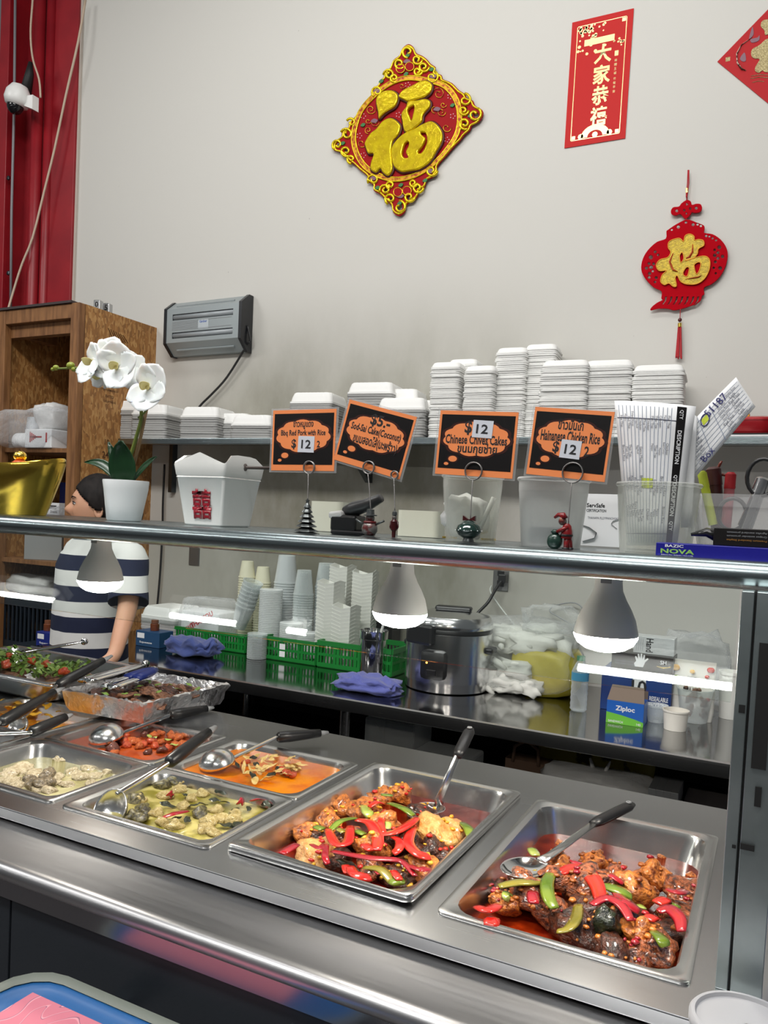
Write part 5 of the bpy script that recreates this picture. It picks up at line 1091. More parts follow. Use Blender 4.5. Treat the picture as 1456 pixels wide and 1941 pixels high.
# ---------------------------------------------------------------- ceramic takeout pail
def pail():
    c0 = at(412, .26); k = kpx(c0); t = thing('ceramic_pail', 'white ceramic takeout pail with red double happiness character', 'planter', c0, -.02)
    s0, s1, h = .047, .064, 130 * k
    def sq(s, z, r=.006): return rrect(2*s, 2*s, r, z, 3)
    def top(s, z):
        out = []
        for x, y, zz in sq(s, z):
            f = max(abs(x), abs(y)) / s; edge = 1 - min(1, (s - max(abs(x), abs(y))) / .004)
            pk = 0
            if abs(y) > s * .93: pk = .018 * (1 - abs(x) / s)
            if abs(x) > s * .93: pk = .016 if abs(y) < s * .6 else .016 * (1 - (abs(y) / s - .6) / .4)
            out.append((x, y, zz + pk))
        return out
    def dense(l):
        o2 = []
        for i in range(len(l)):
            a, b_ = Vector(l[i]), Vector(l[(i+1) % len(l)]); n = 6 if (a - b_).length > .03 else 1
            for j in range(n): o2.append(tuple(a.lerp(b_, j / n)))
        return o2
    L = [dense(sq(s0 - .003, 0)), dense(sq(s0, .003)), dense(sq(s0 + (s1 - s0) * .70, h * .67)), dense(sq(s0 + (s1 - s0) * .72 + .0015, h * .685)), dense(sq(s0 + (s1 - s0) * .74, h * .70)), dense(sq(s0 + (s1 - s0) * .76 + .0012, h * .72)), top_(dense(sq(s1, h * .90)), s1) if False else [(x, y, z) for x, y, z in dense(sq(s1, h * .86))]]
    def flap(l, s, inner=0):
        out = []
        for x, y, z in l:
            u = min(1, abs(x) / s) if abs(y) > abs(x) else min(1, abs(y) / s)
            pk = (.022 * (1 - u)) if abs(y) >= abs(x) else (.020 if u < .55 else .020 * (1 - (u - .55) / .45))
            kk = 1 - inner / s; lean = .93 if abs(x) > abs(y) and u < .7 else 1
            out.append((x * kk * lean, y * kk, z + pk))
        return out
    L.append(flap(dense(sq(s1 * .99, h * .87)), s1)); L.append(flap(dense(sq(s1 * .99, h * .87)), s1, .006)); L.append(dense(sq(s1 - .008, h * .8))); L.append(dense(sq(s0 - .004, .01)))
    B().loops(L, True, True).build('pail_body', mat('glazed_white', (.80, .80, .77), .12, coat=.4), t, smooth=35)
    tilt = math.atan2((s1 - s0) * .9, h * .87); M = Matrix.Translation((.004, -(s0 + (s1 - s0) * .30) - .0012, h * .31)) @ Matrix.Rotation(tilt, 4, 'X')
    text('囍', mat('red_glaze', srgb(140, 16, 34), .25), t, 0, 0, h=.058, w=.048, y=-.0005, bold=.02, M=M, ext=.001)
    B().cyl((-s1 - .045, 0, h * .865), (s1 + .075, 0, h * .855), .0032, n=10).build('handle_rod', mat('dark_wood', srgb(52, 36, 28), .4), t, smooth=True)
    for s in (-1, 1): B().lathe([(.0045, -.002), (.0075, 0), (.0045, .002)], 12, M=Matrix.Translation((s * (s1 - .001), 0, h * .86)) @ Matrix.Rotation(math.pi/2, 4, 'Y')).build('eyelet', mat('dark_hole', (.12, .10, .09), .5), t)
pail()
# ---------------------------------------------------------------- sign cards in figurine clips
M_ORANGE = mat('sign_orange', srgb(238, 140, 82), .45); M_SBLACK = mat('sign_black', srgb(14, 10, 10), .35); M_SLEEVE = clear('card_sleeve', (.9, .9, .9), .12, .08)
M_BROWN = mat('sign_brown', srgb(52, 18, 14), .4); M_STICK = mat('sticker', srgb(206, 210, 218), .6)
SGY = .105
def sign(label, corners, lines, sticker, Y=SGY):
    tl, tr, br, bl = [P(*q, Y=Y) for q in corners]; c = (tl + tr + br + bl) / 4
    w = ((tr - tl).length + (br - bl).length) / 2; h = ((tl - bl).length + (tr - br).length) / 2
    t = thing('price_sign', label, 'sign', c); t.matrix_world = frame(c, (tr - tl) + (br - bl), (tl - bl) + (tr - br))
    B().box(-w/2, w/2, -.0006, .0006, -h/2, h/2).build('sleeve', M_SLEEVE, t)
    a, b_ = w/2 * .94, h/2 * .94
    B().box(-a, a, -.001, .0004, -b_, b_).build('card', M_ORANGE, t)
    B().box(-a * .94, a * .94, -.0013, -.0009, -b_ * .80, b_ * .88).build('black_panel', M_SBLACK, t)
    def cloud(k):
        pts = []; N = 11
        for i in range(N):
            for j in range(5):
                a0 = 2 * math.pi * i / N + .2; a1 = 2 * math.pi * (i + 1) / N + .2; q = a0 + (a1 - a0) * j / 5
                bl_ = 1 + .085 * math.sin(math.pi * j / 5); pts.append((a * .80 * k * bl_ * math.cos(q), b_ * .14 + b_ * .50 * k * bl_ * math.sin(q)))
        return pts
    flat(cloud(1.10), M_BROWN, t, 'cloud_border', -.0015, -.0012); flat(cloud(1), M_ORANGE, t, 'cloud', -.0018, -.0014)
    for x, z, r in ((-.56, -.50, .115), (-.72, -.66, .06)):
        flat(circ(a * x, b_ * z, a * r * 1.35, 16, b_ * r * 1.1), M_BROWN, t, 'bubble_border', -.0015, -.0012); flat(circ(a * x, b_ * z, a * r, 16, b_ * r * .8), M_ORANGE, t, 'bubble', -.0018, -.0014)
    for s, x, z, hh, ww, bd in lines: text(s, M_INK, t, a * x, b_ * z, h=b_ * hh, w=a * ww, y=-.002, bold=min(bd, .026))
    if sticker:
        x, z, s = sticker; q = B().box(a * x - w * .12, a * x + w * .12, -.0026, -.0021, b_ * z - h * .125, b_ * z + h * .125, M=Matrix.Rotation(.03, 4, 'Y')).build('price_sticker', M_STICK, t)
        text(s, M_INK, q, a * x, b_ * z, h=b_ * .28, w=a * .30, y=-.003, bold=.015, rot=-.03)
    return t
sign('orange and black price sign for bbq red pork, held by the tree clip', ((515, 775), (643, 771), (637, 897), (511, 895)),
     [('ข้าวหมูแดง', .0, .52, 0.32, 0.64, 0.026), ('Bbq Red Pork with Rice', 0, .22, 0.24, 1.41, 0.026), ('$', -.28, -.13, 0.34, 0.15, 0.054), ('2', .50, -.13, 0.22, 0.10, 0.024)], (.12, -.13, '12'))
sign('tilted orange and black price sign for coconut cake', ((655, 748), (789, 790), (768, 912), (634, 878)),
     [('$5.-', .06, .56, 0.41, 0.58, 0.064), ('Sod-Sai Cake(Coconut)', 0, .20, 0.30, 1.48, 0.026), ('ขนมสอดไส้(มะพร้าว)', .06, -.14, 0.41, 1.31, 0.026)], None)
sign('orange and black price sign for chinese chives cakes', ((835, 772), (987, 780), (978, 910), (817, 903)),
     [('$', -.22, .48, 0.44, 0.19, 0.064), ('Chinese Chives Cakes', 0, .12, 0.29, 1.58, 0.026), ('ขนมกุยช่าย', .05, -.18, 0.39, 1.02, 0.028)], (.14, .46, '12'))
sign('orange and black price sign for hainanese chicken rice', ((1004, 764), (1165, 780), (1157, 916), (1000, 905)),
     [('ข้าวมันไก่', -.02, .56, 0.34, 0.64, 0.026), ('Hainanese Chicken Rice', 0, .20, 0.32, 1.50, 0.028), ('$', -.32, -.14, 0.37, 0.17, 0.054), ('2', .46, -.18, 0.29, 0.12, 0.024)], (.06, -.16, '12'))
def clip(name, label, px, base_y, ring_px, Y=.09):
    c = at(px, Y); t = thing(name, label, 'figurine', c); k = kpx(c); r = P(*ring_px, Y=SGY - .006) - c; return t, k, c, r
M_WIRE = mat('wire_grey', (.30, .29, .28), .4, .8)
def wire(t, foot, r, rad, k):
    rad *= 1.2
    B().tube(cr([Vector(foot), Vector(foot).lerp(r, .5), r - Vector((0, 0, rad))], 4, False), .0009, 6).build('wire', M_WIRE, t, smooth=True)
    b = B()
    for dy in (0, .003): b.tube([(r.x + rad * math.cos(q), r.y + dy, r.z + rad * math.sin(q)) for q in [2*math.pi*i/20 for i in range(20)]], .0009, 6, closed=True)
    b.build('ring', M_WIRE, t, smooth=True)
M_PEWT = mat('pewter', (.10, .11, .11), .35, .7, bump=.2, bscale=150)
# tree
t, k, c, r = clip('tree_clip', 'dark metal fir tree figurine with a wire sign clip', 581, 1007, (585, 886))
pr = [(24*k, 0), (24*k, 2*k), (11*k, 5*k)]
for i in range(6): q = 22 - 3.0 * i; pr += [(q*k, (5 + 9*i)*k), (q*k*.9, (7.5 + 9*i)*k), (q*k*.42, (13 + 9*i)*k)]
pr += [(1.5*k, 60*k)]
B().lathe(pr, 24, wob=lambda u, z: 1 + .09 * math.cos(2*math.pi*u*8)).build('tree_body', M_PEWT, t, smooth=30)
B().prism([(4.5*k*math.cos(math.radians(90 + 36*i)) * (1 if i % 2 == 0 else .45), 63*k + 4.5*k*math.sin(math.radians(90 + 36*i)) * (1 if i % 2 == 0 else .45)) for i in range(10)], -.002, .002).build('star', M_PEWT, t)
wire(t, (0, 0, 60*k), r, 10*k, k)
# snowman
t, k, c, r = clip('snowman_clip', 'small painted snowman figurine with a wire sign clip', 701, 1015, (698, 886))
B().lathe([(21*k, 0), (21*k, 2*k), (10*k, 5*k)], 20).build('base', M_PEWT, t, smooth=30)
sm = mat('snow_paint', (.16, .15, .14), .3, .3, noise_s=120, col2=(.12, .025, .025), nlo=.48, nhi=.58)
B().ball((0, 0, 18*k), (16*k, 14*k, 15*k)).ball((0, 0, 37*k), (9*k, 9*k, 9*k)).build('snow_body', sm, t, smooth=True)
B().lathe([(13*k, 42*k), (13*k, 44*k), (8*k, 45*k), (7*k, 54*k), (1*k, 55*k)], 16).build('hat', M_PEWT, t, smooth=30)
B().tube([(10*k*math.cos(a), 10*k*math.sin(a), 30*k) for a in [2*math.pi*i/12 for i in range(12)]], 2.6*k, 6, closed=True).build('scarf', MATS.get('scarf_red') or mat('scarf_red', srgb(96, 14, 18), .4), t, smooth=True)
for s in (-1, 1): B().tube([(s*12*k, 0, 26*k), (s*22*k, -2*k, 30*k), (s*30*k, 0, 34*k)], 2.2*k, 6).build('arm', M_PEWT, t, smooth=True)
wire(t, (0, 0, 54*k), r, 10*k, k)
# nutcracker
t, k, c, r = clip('soldier_clip', 'thin red soldier figurine with a wire sign clip', 747, 1016, (747, 900))
B().lathe([(15*k, 0), (15*k, 2*k), (5*k, 4*k)], 16).build('base', M_PEWT, t, smooth=30)
B().lathe([(3.5*k, 4*k), (4*k, 16*k), (6*k, 18*k), (7*k, 34*k), (4*k, 38*k)], 14).build('coat', mat('dark_red_paint', srgb(58, 10, 12), .3), t, smooth=30)
B().lathe([(3*k, 37*k), (4.5*k, 40*k), (4.5*k, 44*k), (3*k, 46*k)], 12).build('head', sm, t, smooth=True); B().lathe([(5*k, 46*k), (4.5*k, 52*k), (1*k, 55*k)], 12).build('hat', M_PEWT, t, smooth=30)
for s in (-1, 1): B().tube([(s*7*k, 0, 34*k), (s*8*k, 0, 24*k), (s*6.5*k, 0, 20*k)], 1.8*k, 6).build('arm', MATS['dark_red_paint'], t, smooth=True)
wire(t, (0, 0, 54*k), r + Vector((0, 0, 0)), 6*k, k)
# bauble
t, k, c, r = clip('bauble_clip', 'dark green bauble figurine with red bow and wire sign clip', 889, 1021, (897, 893))
B().lathe([(24*k, 0), (24*k, 2*k), (11*k, 5*k), (9*k, 12*k)], 22).build('base', M_PEWT, t, smooth=30)
B().lathe([(10*k, 11*k), (20*k, 17*k), (25*k, 26*k), (22*k, 35*k), (12*k, 42*k), (5*k, 45*k), (1*k, 46*k)], 24).build('bauble', mat('green_enamel', (.012, .035, .028), .12, coat=.6), t, smooth=40)
b = B()
for i in range(12): a = 2*math.pi*i/12; b.ball((25.2*k*math.cos(a), 25.2*k*math.sin(a), 26*k), 1.3*k, n=6, m=4)
o = b.build('pearl_dots', M_PAPER, t); o['kind'] = 'stuff'
for s in (-1, 1): B().prism([(0, 46*k), (s*12*k, 54*k), (s*12*k, 44*k)], -.003, .003).build('bow', mat('dark_red_paint', srgb(58, 10, 12), .3), t)
wire(t, (2*k, 0, 46*k), r, 14*k, k)
# figure with sack
t, k, c, r = clip('holiday_clip', 'little red suited holiday figurine with green sack and sign clip', 1066, 1030, (1085, 896))
dr = mat('suit_red', srgb(120, 18, 22), .3); sk = mat('sack_green', (.015, .04, .03), .25)
B().ball((-13*k, 0, 16*k), (15*k, 12*k, 16*k), f=lambda d: 1 + .08 * noise.noise(d * 4)).build('sack', sk, t, smooth=True)
B().lathe([(5*k, 0), (9*k, 3*k), (4*k, 8*k)], 10, c=(-13*k, 0, 30*k)).build('sack_neck', sk, t, smooth=True)
for s in (0, 1): B().tube([(10*k + 6*s*k, -4*k + 8*s*k, 3*k), (10*k + 5*s*k, -3*k + 6*s*k, 14*k), (10*k, 0, 28*k)], [5*k, 5*k, 6*k], 8).build('leg', dr, t, smooth=True); B().ball((9*k + 7*s*k, -5*k + 8*s*k, 3*k), (7*k, 5*k, 3.4*k)).build('boot', M_BLACK, t, smooth=True)
B().lathe([(10*k, 22*k), (11*k, 30*k), (8*k, 46*k), (4*k, 50*k)], 14, c=(9*k, 0, 0)).build('coat', dr, t, smooth=40)
B().lathe([(11.5*k, 26*k), (12*k, 28*k), (11.5*k, 30*k)], 14, c=(9*k, 0, 0)).build('belt', M_BLACK, t)
B().tube([(12*k, -6*k, 44*k), (2*k, -10*k, 38*k), (-8*k, -6*k, 34*k)], [4.5*k, 4*k, 3*k], 8).build('arm', dr, t, smooth=True)
B().ball((0, 0, 54*k), (8*k, 8*k, 8*k)).build('beard', sm, t, smooth=True); B().ball((-1*k, -3*k, 57*k), (5*k, 5*k, 5*k)).build('face', mat('face_paint', srgb(150, 96, 76), .4), t, smooth=True)
B().tube([(2*k, 0, 59*k), (0, 0, 66*k), (-9*k, 0, 66*k), (-16*k, 0, 60*k)], [8*k, 6*k, 4*k, 2.5*k], 10).build('cap', dr, t, smooth=True)
wire(t, (11*k, 0, 48*k), r, 16*k, k)
# ---------------------------------------------------------------- desk stapler
c = at(668, .20); k = kpx(c); t = thing('desk_stapler', 'black and grey desk stapler with raised arm on the shelf', 'stapler', c, -.1)
B().box(-36*k, 40*k, -22*k, 22*k, 0, 9*k, bev=.003).build('base', M_BLACK, t)
B().box(-38*k, 20*k, -22*k, 18*k, 6*k, 38*k, bev=.005).build('body', M_BLACK, t)
B().box(-38*k, -6*k, -22.5*k, 14*k, 34*k, 47*k, bev=.004, M=Matrix.Rotation(-.12, 4, 'Y')).build('grey_cap', M_WHITEP, t)
B().tube([(-16*k, 0, 44*k), (4*k, 0, 50*k), (30*k, 0, 58*k), (60*k, 0, 72*k)], [14*k, 19*k, 16*k, 11*k], 10, flat=.75).build('arm', mat('graphite', (.035, .036, .038), .4), t, smooth=True)
# ---------------------------------------------------------------- tubs
def tub(label, x0, x1, ytop, ybot, Y, m, taper=.84, rect=False, depth_k=1):
    xc = (x0 + x1) / 2; c = at(xc, Y); k = kpx(c); w = (x1 - x0) * k; h = (ybot - ytop) * k
    t = thing('plastic_tub', label, 'tub', c)
    if rect: B().loops([rrect(w * taper, w * .6 * taper, .01, .001), rrect(w, w * .6, .012, h), rrect(w - .004, w * .6 - .004, .01, h), rrect(w * taper - .004, w * .6 * taper - .004, .009, .003)], True, True).build('tub_wall', m, t, smooth=40)
    else:
        B().lathe([(.002, .001), (w/2 * taper, 0), (w/2 * .985, h * .80), (w/2 * .99, h * .80), (w/2, h * .94), (w/2 - .0015, h * .94), (w/2 * .97, h * .80), (w/2 * taper - .002, .003), (.002, .003)], 32, cap0=False, cap1=False).build('tub_wall', m, t, smooth=40)
        b = B(); b.tube([(w/2 * math.cos(a), w/2 * math.sin(a), h * .97) for a in [2*math.pi*i/32 for i in range(32)]], .003, 6, closed=True); b.build('rim', m, t, smooth=True)
    return t, k, c, w, h
M_TUB = clear('tub_plastic', (.90, .91, .88), .10, .2); M_TUBC = clear('tub_cloudy', (.84, .85, .84), .30, .35); M_TUBY = clear('tub_yellowish', (.78, .78, .66), .75, .4)
tub('short yellowish plastic box behind the tree figurine', 590, 660, 955, 1012, .33, M_TUBY, .97, True)
tub('short yellowish plastic box beside the soldier figurine', 757, 842, 966, 1016, .33, M_TUBY, .98, True)
t, k, c, w, h = tub('clear plastic tub of odds and ends behind the bauble figurine', 836, 948, 897, 1024, .20, M_TUB)
crumple('crumpled_wrap', 'crumpled whitish wrapper inside the clear tub behind the bauble', 'wrapper', M_BAGW, c + Vector((-.01, 0, .004)), (w * .6, w * .6, h * .55), 12)
o = B().cyl((-.012, 0, .006), (.014, 0, .07), .004, n=8).build('plastic_stick', M_WHITEP, loc=c + Vector((.026, -.012, .002)), smooth=True); tag(o, 'white plastic stick inside the clear tub behind the bauble', 'stick')
for i, dx in enumerate((-.03, .028)): o = B().lathe([(.012, 0), (.012, .003), (.001, .003)], 14).build('brass_coin', M_GOLD, loc=c + Vector((dx, -.012 + .02 * i, .0045))); tag(o, ('brass disc at the left inside the clear tub', 'brass disc at the right inside the clear tub')[i], 'coin')
t, k, c, w, h = tub('cloudy plastic tub behind the holiday figurine', 980, 1110, 900, 1030, .20, M_TUBC)
o = B().box(-w * .3, w * .3, -.02, .02, 0, h * .25, bev=.006).build('grey_box', M_GREYP, loc=c + Vector((0, 0, .0045))); tag(o, 'grey block in the bottom of the cloudy tub', 'block')
t, k, c, w, h = tub('clear plastic tub holding rolled order sheets', 1170, 1318, 908, 1042, .16, M_TUB, .86)
# order sheets
def sheet(name, label, corners, Y, bend, marks, rows=9):
    tl, tr, br, bl = [P(*q, Y=Y) for q in corners]; cc = (tl + tr + br + bl) / 4; t = thing(name, label, 'paper', cc)
    def f(u, v, off=0):
        p = bl.lerp(br, u).lerp(tl.lerp(tr, u), v) - cc; p.y += bend * (4 * (u - .5) ** 2) - off; return p
    B().grid(lambda u, v: f(u, v), 10, 6).build('sheet', M_PAPER, t, smooth=True, thick=.0004)
    marks(t, f); return t
M_LINE = mat('form_line', srgb(110, 124, 150), .8); M_PEN = mat('pen_ink', srgb(50, 50, 110), .8); M_LIME = mat('highlighter', srgb(200, 214, 60), .6); M_FINE = mat('fine_print', srgb(96, 98, 110), .8)
def strip_on(t, f, u0, u1, v0, v1, m, nm, off=.0006, n=8):
    b = B(); b.grid(lambda u, v: f(u0 + (u1 - u0) * u, v0 + (v1 - v0) * v, off), n, n); b.build(nm, m, t)
def text_on(t, f, s, u, v, h, m, vert=False, off=.0009, w=None, bold=0):
    p = f(u, v, off); du = (f(u + .02, v, off) - f(u - .02, v, off)); dv = f(u, v + .02, off) - f(u, v - .02, off)
    if vert: M = frame(p, -dv, du)
    else: M = frame(p, du, dv)
    text(s, m, t, 0, 0, h=h, w=w, y=0, M=M, bold=bold)
def marks1(t, f):
    strip_on(t, f, .79, .90, .02, .985, M_SBLACK, 'black_band')
    for s, v in (('QTY', .93), ('DESCRIPTION', .70), ('QTY', .47), ('DESCRIPTION', .33), ('QTY', .14)): text_on(t, f, s, .845, v, .0055, M_PAPER, True, bold=.02)
    for i in range(14): u = .05 + i * .052; strip_on(t, f, u, u + .006, .02, .97, M_LINE, 'rule_line', n=6)
    r = random.Random(6)
    for i in range(13):
        u = .08 + i * .052
        for v in (.86, .66, .42, .22): 
            if r.random() < .85: text_on(t, f, r.choice(('Brown Rice', 'Pad Thai', 'Red Curry', 'Fried Rice', 'Thai Tea', 'Egg Roll', 'Papaya', 'Chicken', 'Extra Meat')), u, v + r.uniform(-.03, .03), .0034, M_FINE, True)
    for v in (.08, .88): strip_on(t, f, .02, .79, v, v + .006, M_FINE, 'rule_line', n=6)
    strip_on(t, f, .34, .52, .40, .47, M_LIME, 'highlight')
def marks2(t, f):
    for i in range(9): v = .08 + i * .1; strip_on(t, f, .02, .98, v, v + .008, M_LINE, 'rule_line', n=6)
    for u in (.30, .52): strip_on(t, f, u, u + .006, .02, .98, M_LINE, 'rule_line', n=6)
    r = random.Random(9)
    for i in range(8):
        for u in (.17, .66, .84): text_on(t, f, r.choice(('Pad Thai', 'Larb', 'Ong Choy', 'Dry Pot', 'Chow', 'Sticky Rice')), u, .12 + i * .1, .0036, M_FINE)
    strip_on(t, f, .34, .44, .72, .86, M_LIME, 'highlight')
    b = B(); b.tube([f(.39 + .07 * math.cos(a), .79 + .12 * math.sin(a), .001) for a in [2*math.pi*i/16 for i in range(16)]], .0006, 4, closed=True); b.build('pen_ring', M_PEN, t)
    text_on(t, f, '51187', .60, .86, .010, M_PEN); text_on(t, f, 'Box', .25, .14, .009, M_PEN)
sheet('order_sheet', 'leaning order sheet with a highlighted tick in the tub', ((1290, 822), (1395, 714), (1432, 770), (1318, 905)), .175, .004, marks2)
sheet('order_form', 'large upright order form with black column heads in the tub', ((1162, 757), (1318, 768), (1282, 1034), (1186, 1034)), .145, .012, marks1)
sheet('order_slip', 'narrow white order slip behind the upright form', ((1300, 775), (1322, 790), (1312, 1000), (1290, 1000)), .17, .003, lambda t, f: None)
# ---------------------------------------------------------------- wide tub of pens and glasses
c = at(1412, .22); k = kpx(c); w = 190 * k; h = 118 * k
t = thing('pen_tub', 'wide clear tub of markers, glasses and scissors at the right', 'tub', c)
B().loops([rrect(w * .80, .07, .02, 0), rrect(w * .98, .09, .02, h * .8), rrect(w, .094, .02, h * .8), rrect(w, .094, .02, h), rrect(w - .004, .09, .018, h), rrect(w * .80 - .004, .066, .018, .003)], True, True).build('tub_wall', clear('tub_wide', (.93, .93, .93), .16, .12), t, smooth=40)
def pen(px0, px1, Y, r, m, label, cat='marker', tipm=None):
    a, b_ = P(*px0, Y=Y), P(*px1, Y=Y); t = thing('marker_pen', label, cat, a); d = b_ - a
    B().cyl((0, 0, 0), d * .72, r, n=12).build('barrel', m, t, smooth=40); B().tube([d * .70, d * .96, d], [r * 1.08, r * 1.05, r * .6], 12).build('cap', tipm or m, t, smooth=40)
pen((1352, 995), (1330, 893), .21, .006, M_LIME, 'lime yellow highlighter in the pen tub')
pen((1376, 1000), (1386, 895), .225, .007, mat('pink_marker', srgb(170, 90, 96), .4), 'pink and red marker standing in the pen tub', tipm=M_REDI)
pen((1412, 1005), (1448, 905), .205, .009, M_STEEL, 'grey metal pen lying across the pen tub')
pen((1362, 1002), (1352, 885), .235, .010, mat('brown_case', srgb(60, 24, 22), .4), 'brown stick in the left end of the pen tub', 'stick')
def glasses():
    c0 = P(1380, 900, Y=.24); t = thing('eyeglasses', 'brown framed eyeglasses folded in the pen tub', 'glasses', c0); m = mat('tortoise', srgb(96, 36, 22), .2)
    b = B(); b.tube(cr([P(1358, 898, Y=.24) - c0, P(1372, 900, Y=.24) - c0, P(1384, 905, Y=.24) - c0, P(1392, 925, Y=.24) - c0], 4, False), .0025, 6); b.build('temple', m, t, smooth=True)
    b = B(); b.tube([P(1350, 910, Y=.24) - c0, P(1358, 893, Y=.24) - c0, P(1366, 878, Y=.24) - c0, P(1369, 874, Y=.24) - c0], [.004, .004, .005, .003], 6, flat=.5); b.build('temple', m, t, smooth=True)
glasses()
def scissors():
    c0 = P(1390, 990, Y=.20); t = thing('scissors', 'black handled scissors in the pen tub', 'scissors', c0)
    for cx_, cy_, rx, rz in ((1388, 975, 24, 30), (1446, 905, 26, 34)):
        q = P(cx_, cy_, Y=.2) - c0; b = B(); b.tube([(q.x + rx * k * math.cos(a), 0, q.z + rz * k * math.sin(a)) for a in [2*math.pi*i/20 for i in range(20)]], .0028, 6, closed=True); b.build('finger_loop', M_BLACK, t, smooth=True)
    a, b_ = P(1400, 995, Y=.2) - c0, P(1425, 940, Y=.2) - c0; B().tube([a, b_], [.005, .004], 6, flat=.3).build('blade', M_STEEL, t)
scissors()
# ---------------------------------------------------------------- pen box and staple box, certificate, receipts
def ShelfBox(name, label, cat, x0, x1, ylow, yhigh, Y, dep, m):
    a, b_ = P(x0, ylow, Y=Y), P(x1, ylow, Y=Y); hh = (ylow - yhigh) * kpx(a)
    c = Vector(((a.x + b_.x) / 2, Y, 0)); w = b_.x - a.x; t = thing(name, label, cat, c); return t, w, hh
t, w, hh = ShelfBox('pen_box', 'dark blue pen box lying on the shelf front at the right', 'box', 1243, 1545, 1045, 1019, .075, .05, None); t.location.z = GS
B().box(-w/2, w/2, 0, .055, 0, hh, bev=.001).build('carton', mat('box_blue', srgb(14, 14, 130), .4), t)
text('NOVA', mat('nova_green', srgb(140, 190, 90), .4), t, -w/2 + .026, hh * .42, h=hh * .34, w=.040, bold=.03); text('BAZIC', M_PAPER, t, -w/2 + .022, hh * .80, h=hh * .2, w=.022, bold=.02)
text('Ballpoint Pen • Bolígrafo • Stylo à bille', M_PAPER, t, -w/2 + .026, hh * .14, h=hh * .10, w=.038)
BZ = GS + hh
t, w, h2 = ShelfBox('staple_box', 'black staple box standing upside down on the blue pen box', 'box', 1352, 1560, 1022, 988, .085, .04, None); t.location.z = BZ
B().box(-w/2, w/2, 0, .045, 0, h2, bev=.001).build('carton', M_SBLACK, t); B().tube([(-w/2 - .028, .018, .012), (-w/2 - .01, .02, .016), (-w/2 + .004, .022, h2 * .5)], [.004, .012, .016], 8, flat=.5).build('torn_flap', mat('shiny_black', (.015, .015, .015), .1), t, smooth=True)
text('BOSTITCH', M_PAPER, t, -w/2 + .112, h2 * .50, h=h2 * .30, w=.085, rot=math.pi, bold=.03)
for s, z, m in (('Agrafes standard premium', .78, M_GREYP), ('Grapas estándar premium', .58, M_GREYP), ('Premium Standard Staples', .36, mat('amber_print', srgb(170, 120, 50), .5))): text(s, m, t, -w/2 + .038, h2 * z, h=h2 * .13, w=.045, rot=math.pi)
def paper(name, label, corners, Y, cat='paper'):
    tl, tr, br, bl = [P(*q, Y=Y) for q in corners]; cc = (tl + tr + br + bl) / 4; t = thing(name, label, cat, cc); w = ((tr - tl).length + (br - bl).length) / 2; h = ((tl - bl).length + (tr - br).length) / 2
    t.matrix_world = frame(cc, (tr - tl) + (br - bl), (tl - bl) + (tr - br)); B().box(-w/2, w/2, -.0003, .0003, -h/2, h/2).build('sheet', M_PAPER, t); return t, w, h
t, w, h = paper('certificate', 'certificate sheet with black swirl behind the holiday figurine', ((1106, 935), (1178, 938), (1178, 1037), (1100, 1034)), .31, 'certificate')
text('ServSafe', M_INK, t, -.16 * w, .28 * h, h=.08 * h, w=.46 * w, bold=.02); text('CERTIFICATION', M_INK, t, -.14 * w, .18 * h, h=.055 * h, w=.5 * w, bold=.015); text('THANAPA PLOYPANOHSAN', M_FINE, t, 0.05 * w, .04 * h, h=.045 * h, w=.8 * w)
B().tube([(-.5 * w, -.0004, -.10 * h), (-.30 * w, -.0004, -.14 * h), (-.10 * w, -.0004, -.24 * h), (-.14 * w, -.0004, -.34 * h), (-.45 * w, -.0004, -.42 * h)], [.03*w, .05*w, .07*w, .06*w, .04*w], 6, flat=.02).build('swirl', M_INK, t)
B().tube([(.5 * w, -.0004, .05 * h), (.3 * w, -.0004, .0), (.25 * w, -.0004, -.06 * h), (.4 * w, -.0004, -.14 * h)], .03 * w, 6, flat=.02).build('swirl', mat('pale_grey', (.5, .5, .5), .7), t)
t, w, h = paper('receipt', 'small white receipt between the form tub and the pen tub', ((1302, 935), (1328, 937), (1334, 1015), (1298, 1018)), .29, 'receipt')
for s, z in (('06.02.22', .34), ('Ed-Sun', .16), ('12/1/21', .02), ('14105', -.30)): text(s, M_INK, t, 0, z * h, h=.07 * h, w=.6 * w, bold=.01)
B().box(-.42 * w, .42 * w, -.0006, -.0003, -.37 * h, -.36 * h).build('rule_line', M_INK, t)
# ================================================================== back counter
CZ = .832; CYF = 1.6
M_CTOP = steel('polished_counter', (.33, .33, .33), .09, (2, 40, 40), .05, .01)
def back_counter():
    t = thing('back_counter', 'long polished steel work table under the wall shelf', 'work table', (-1.0, 2.15, 0)); L = Matrix.Translation((1.0, -2.15, 0)); X0, X1 = -2.70, 1.3
    B().box(X0, X1, CYF + .008, WY - .002, CZ - .03, CZ, L).build('table_top', M_CTOP, t)
    prof = [(CYF + .01, CZ - .002), (CYF + .004, CZ + .002), (CYF - .003, CZ - .002), (CYF - .004, CZ - .012), (CYF - .002, CZ - .045), (CYF + .01, CZ - .05)]
    b = B(); b.loops([[(x, y, z) for y, z in prof] for x in (X0, X1)], True, True, L); b.build('rolled_edge', M_STEEL, t, smooth=40)
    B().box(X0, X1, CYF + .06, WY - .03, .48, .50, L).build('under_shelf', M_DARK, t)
    for px in (654, 1600, 280):
        x = P(px, 1360, Y=1.67).x; B().cyl((x, CYF + .07, 0), (x, CYF + .07, CZ - .03), .02, M=L).build('leg', M_STEEL, t, smooth=40)
        B().cyl((x, WY - .08, 0), (x, WY - .08, CZ - .03), .02, M=L).build('leg', M_STEEL, t, smooth=40)
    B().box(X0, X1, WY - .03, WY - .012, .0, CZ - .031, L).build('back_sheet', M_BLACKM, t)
back_counter()
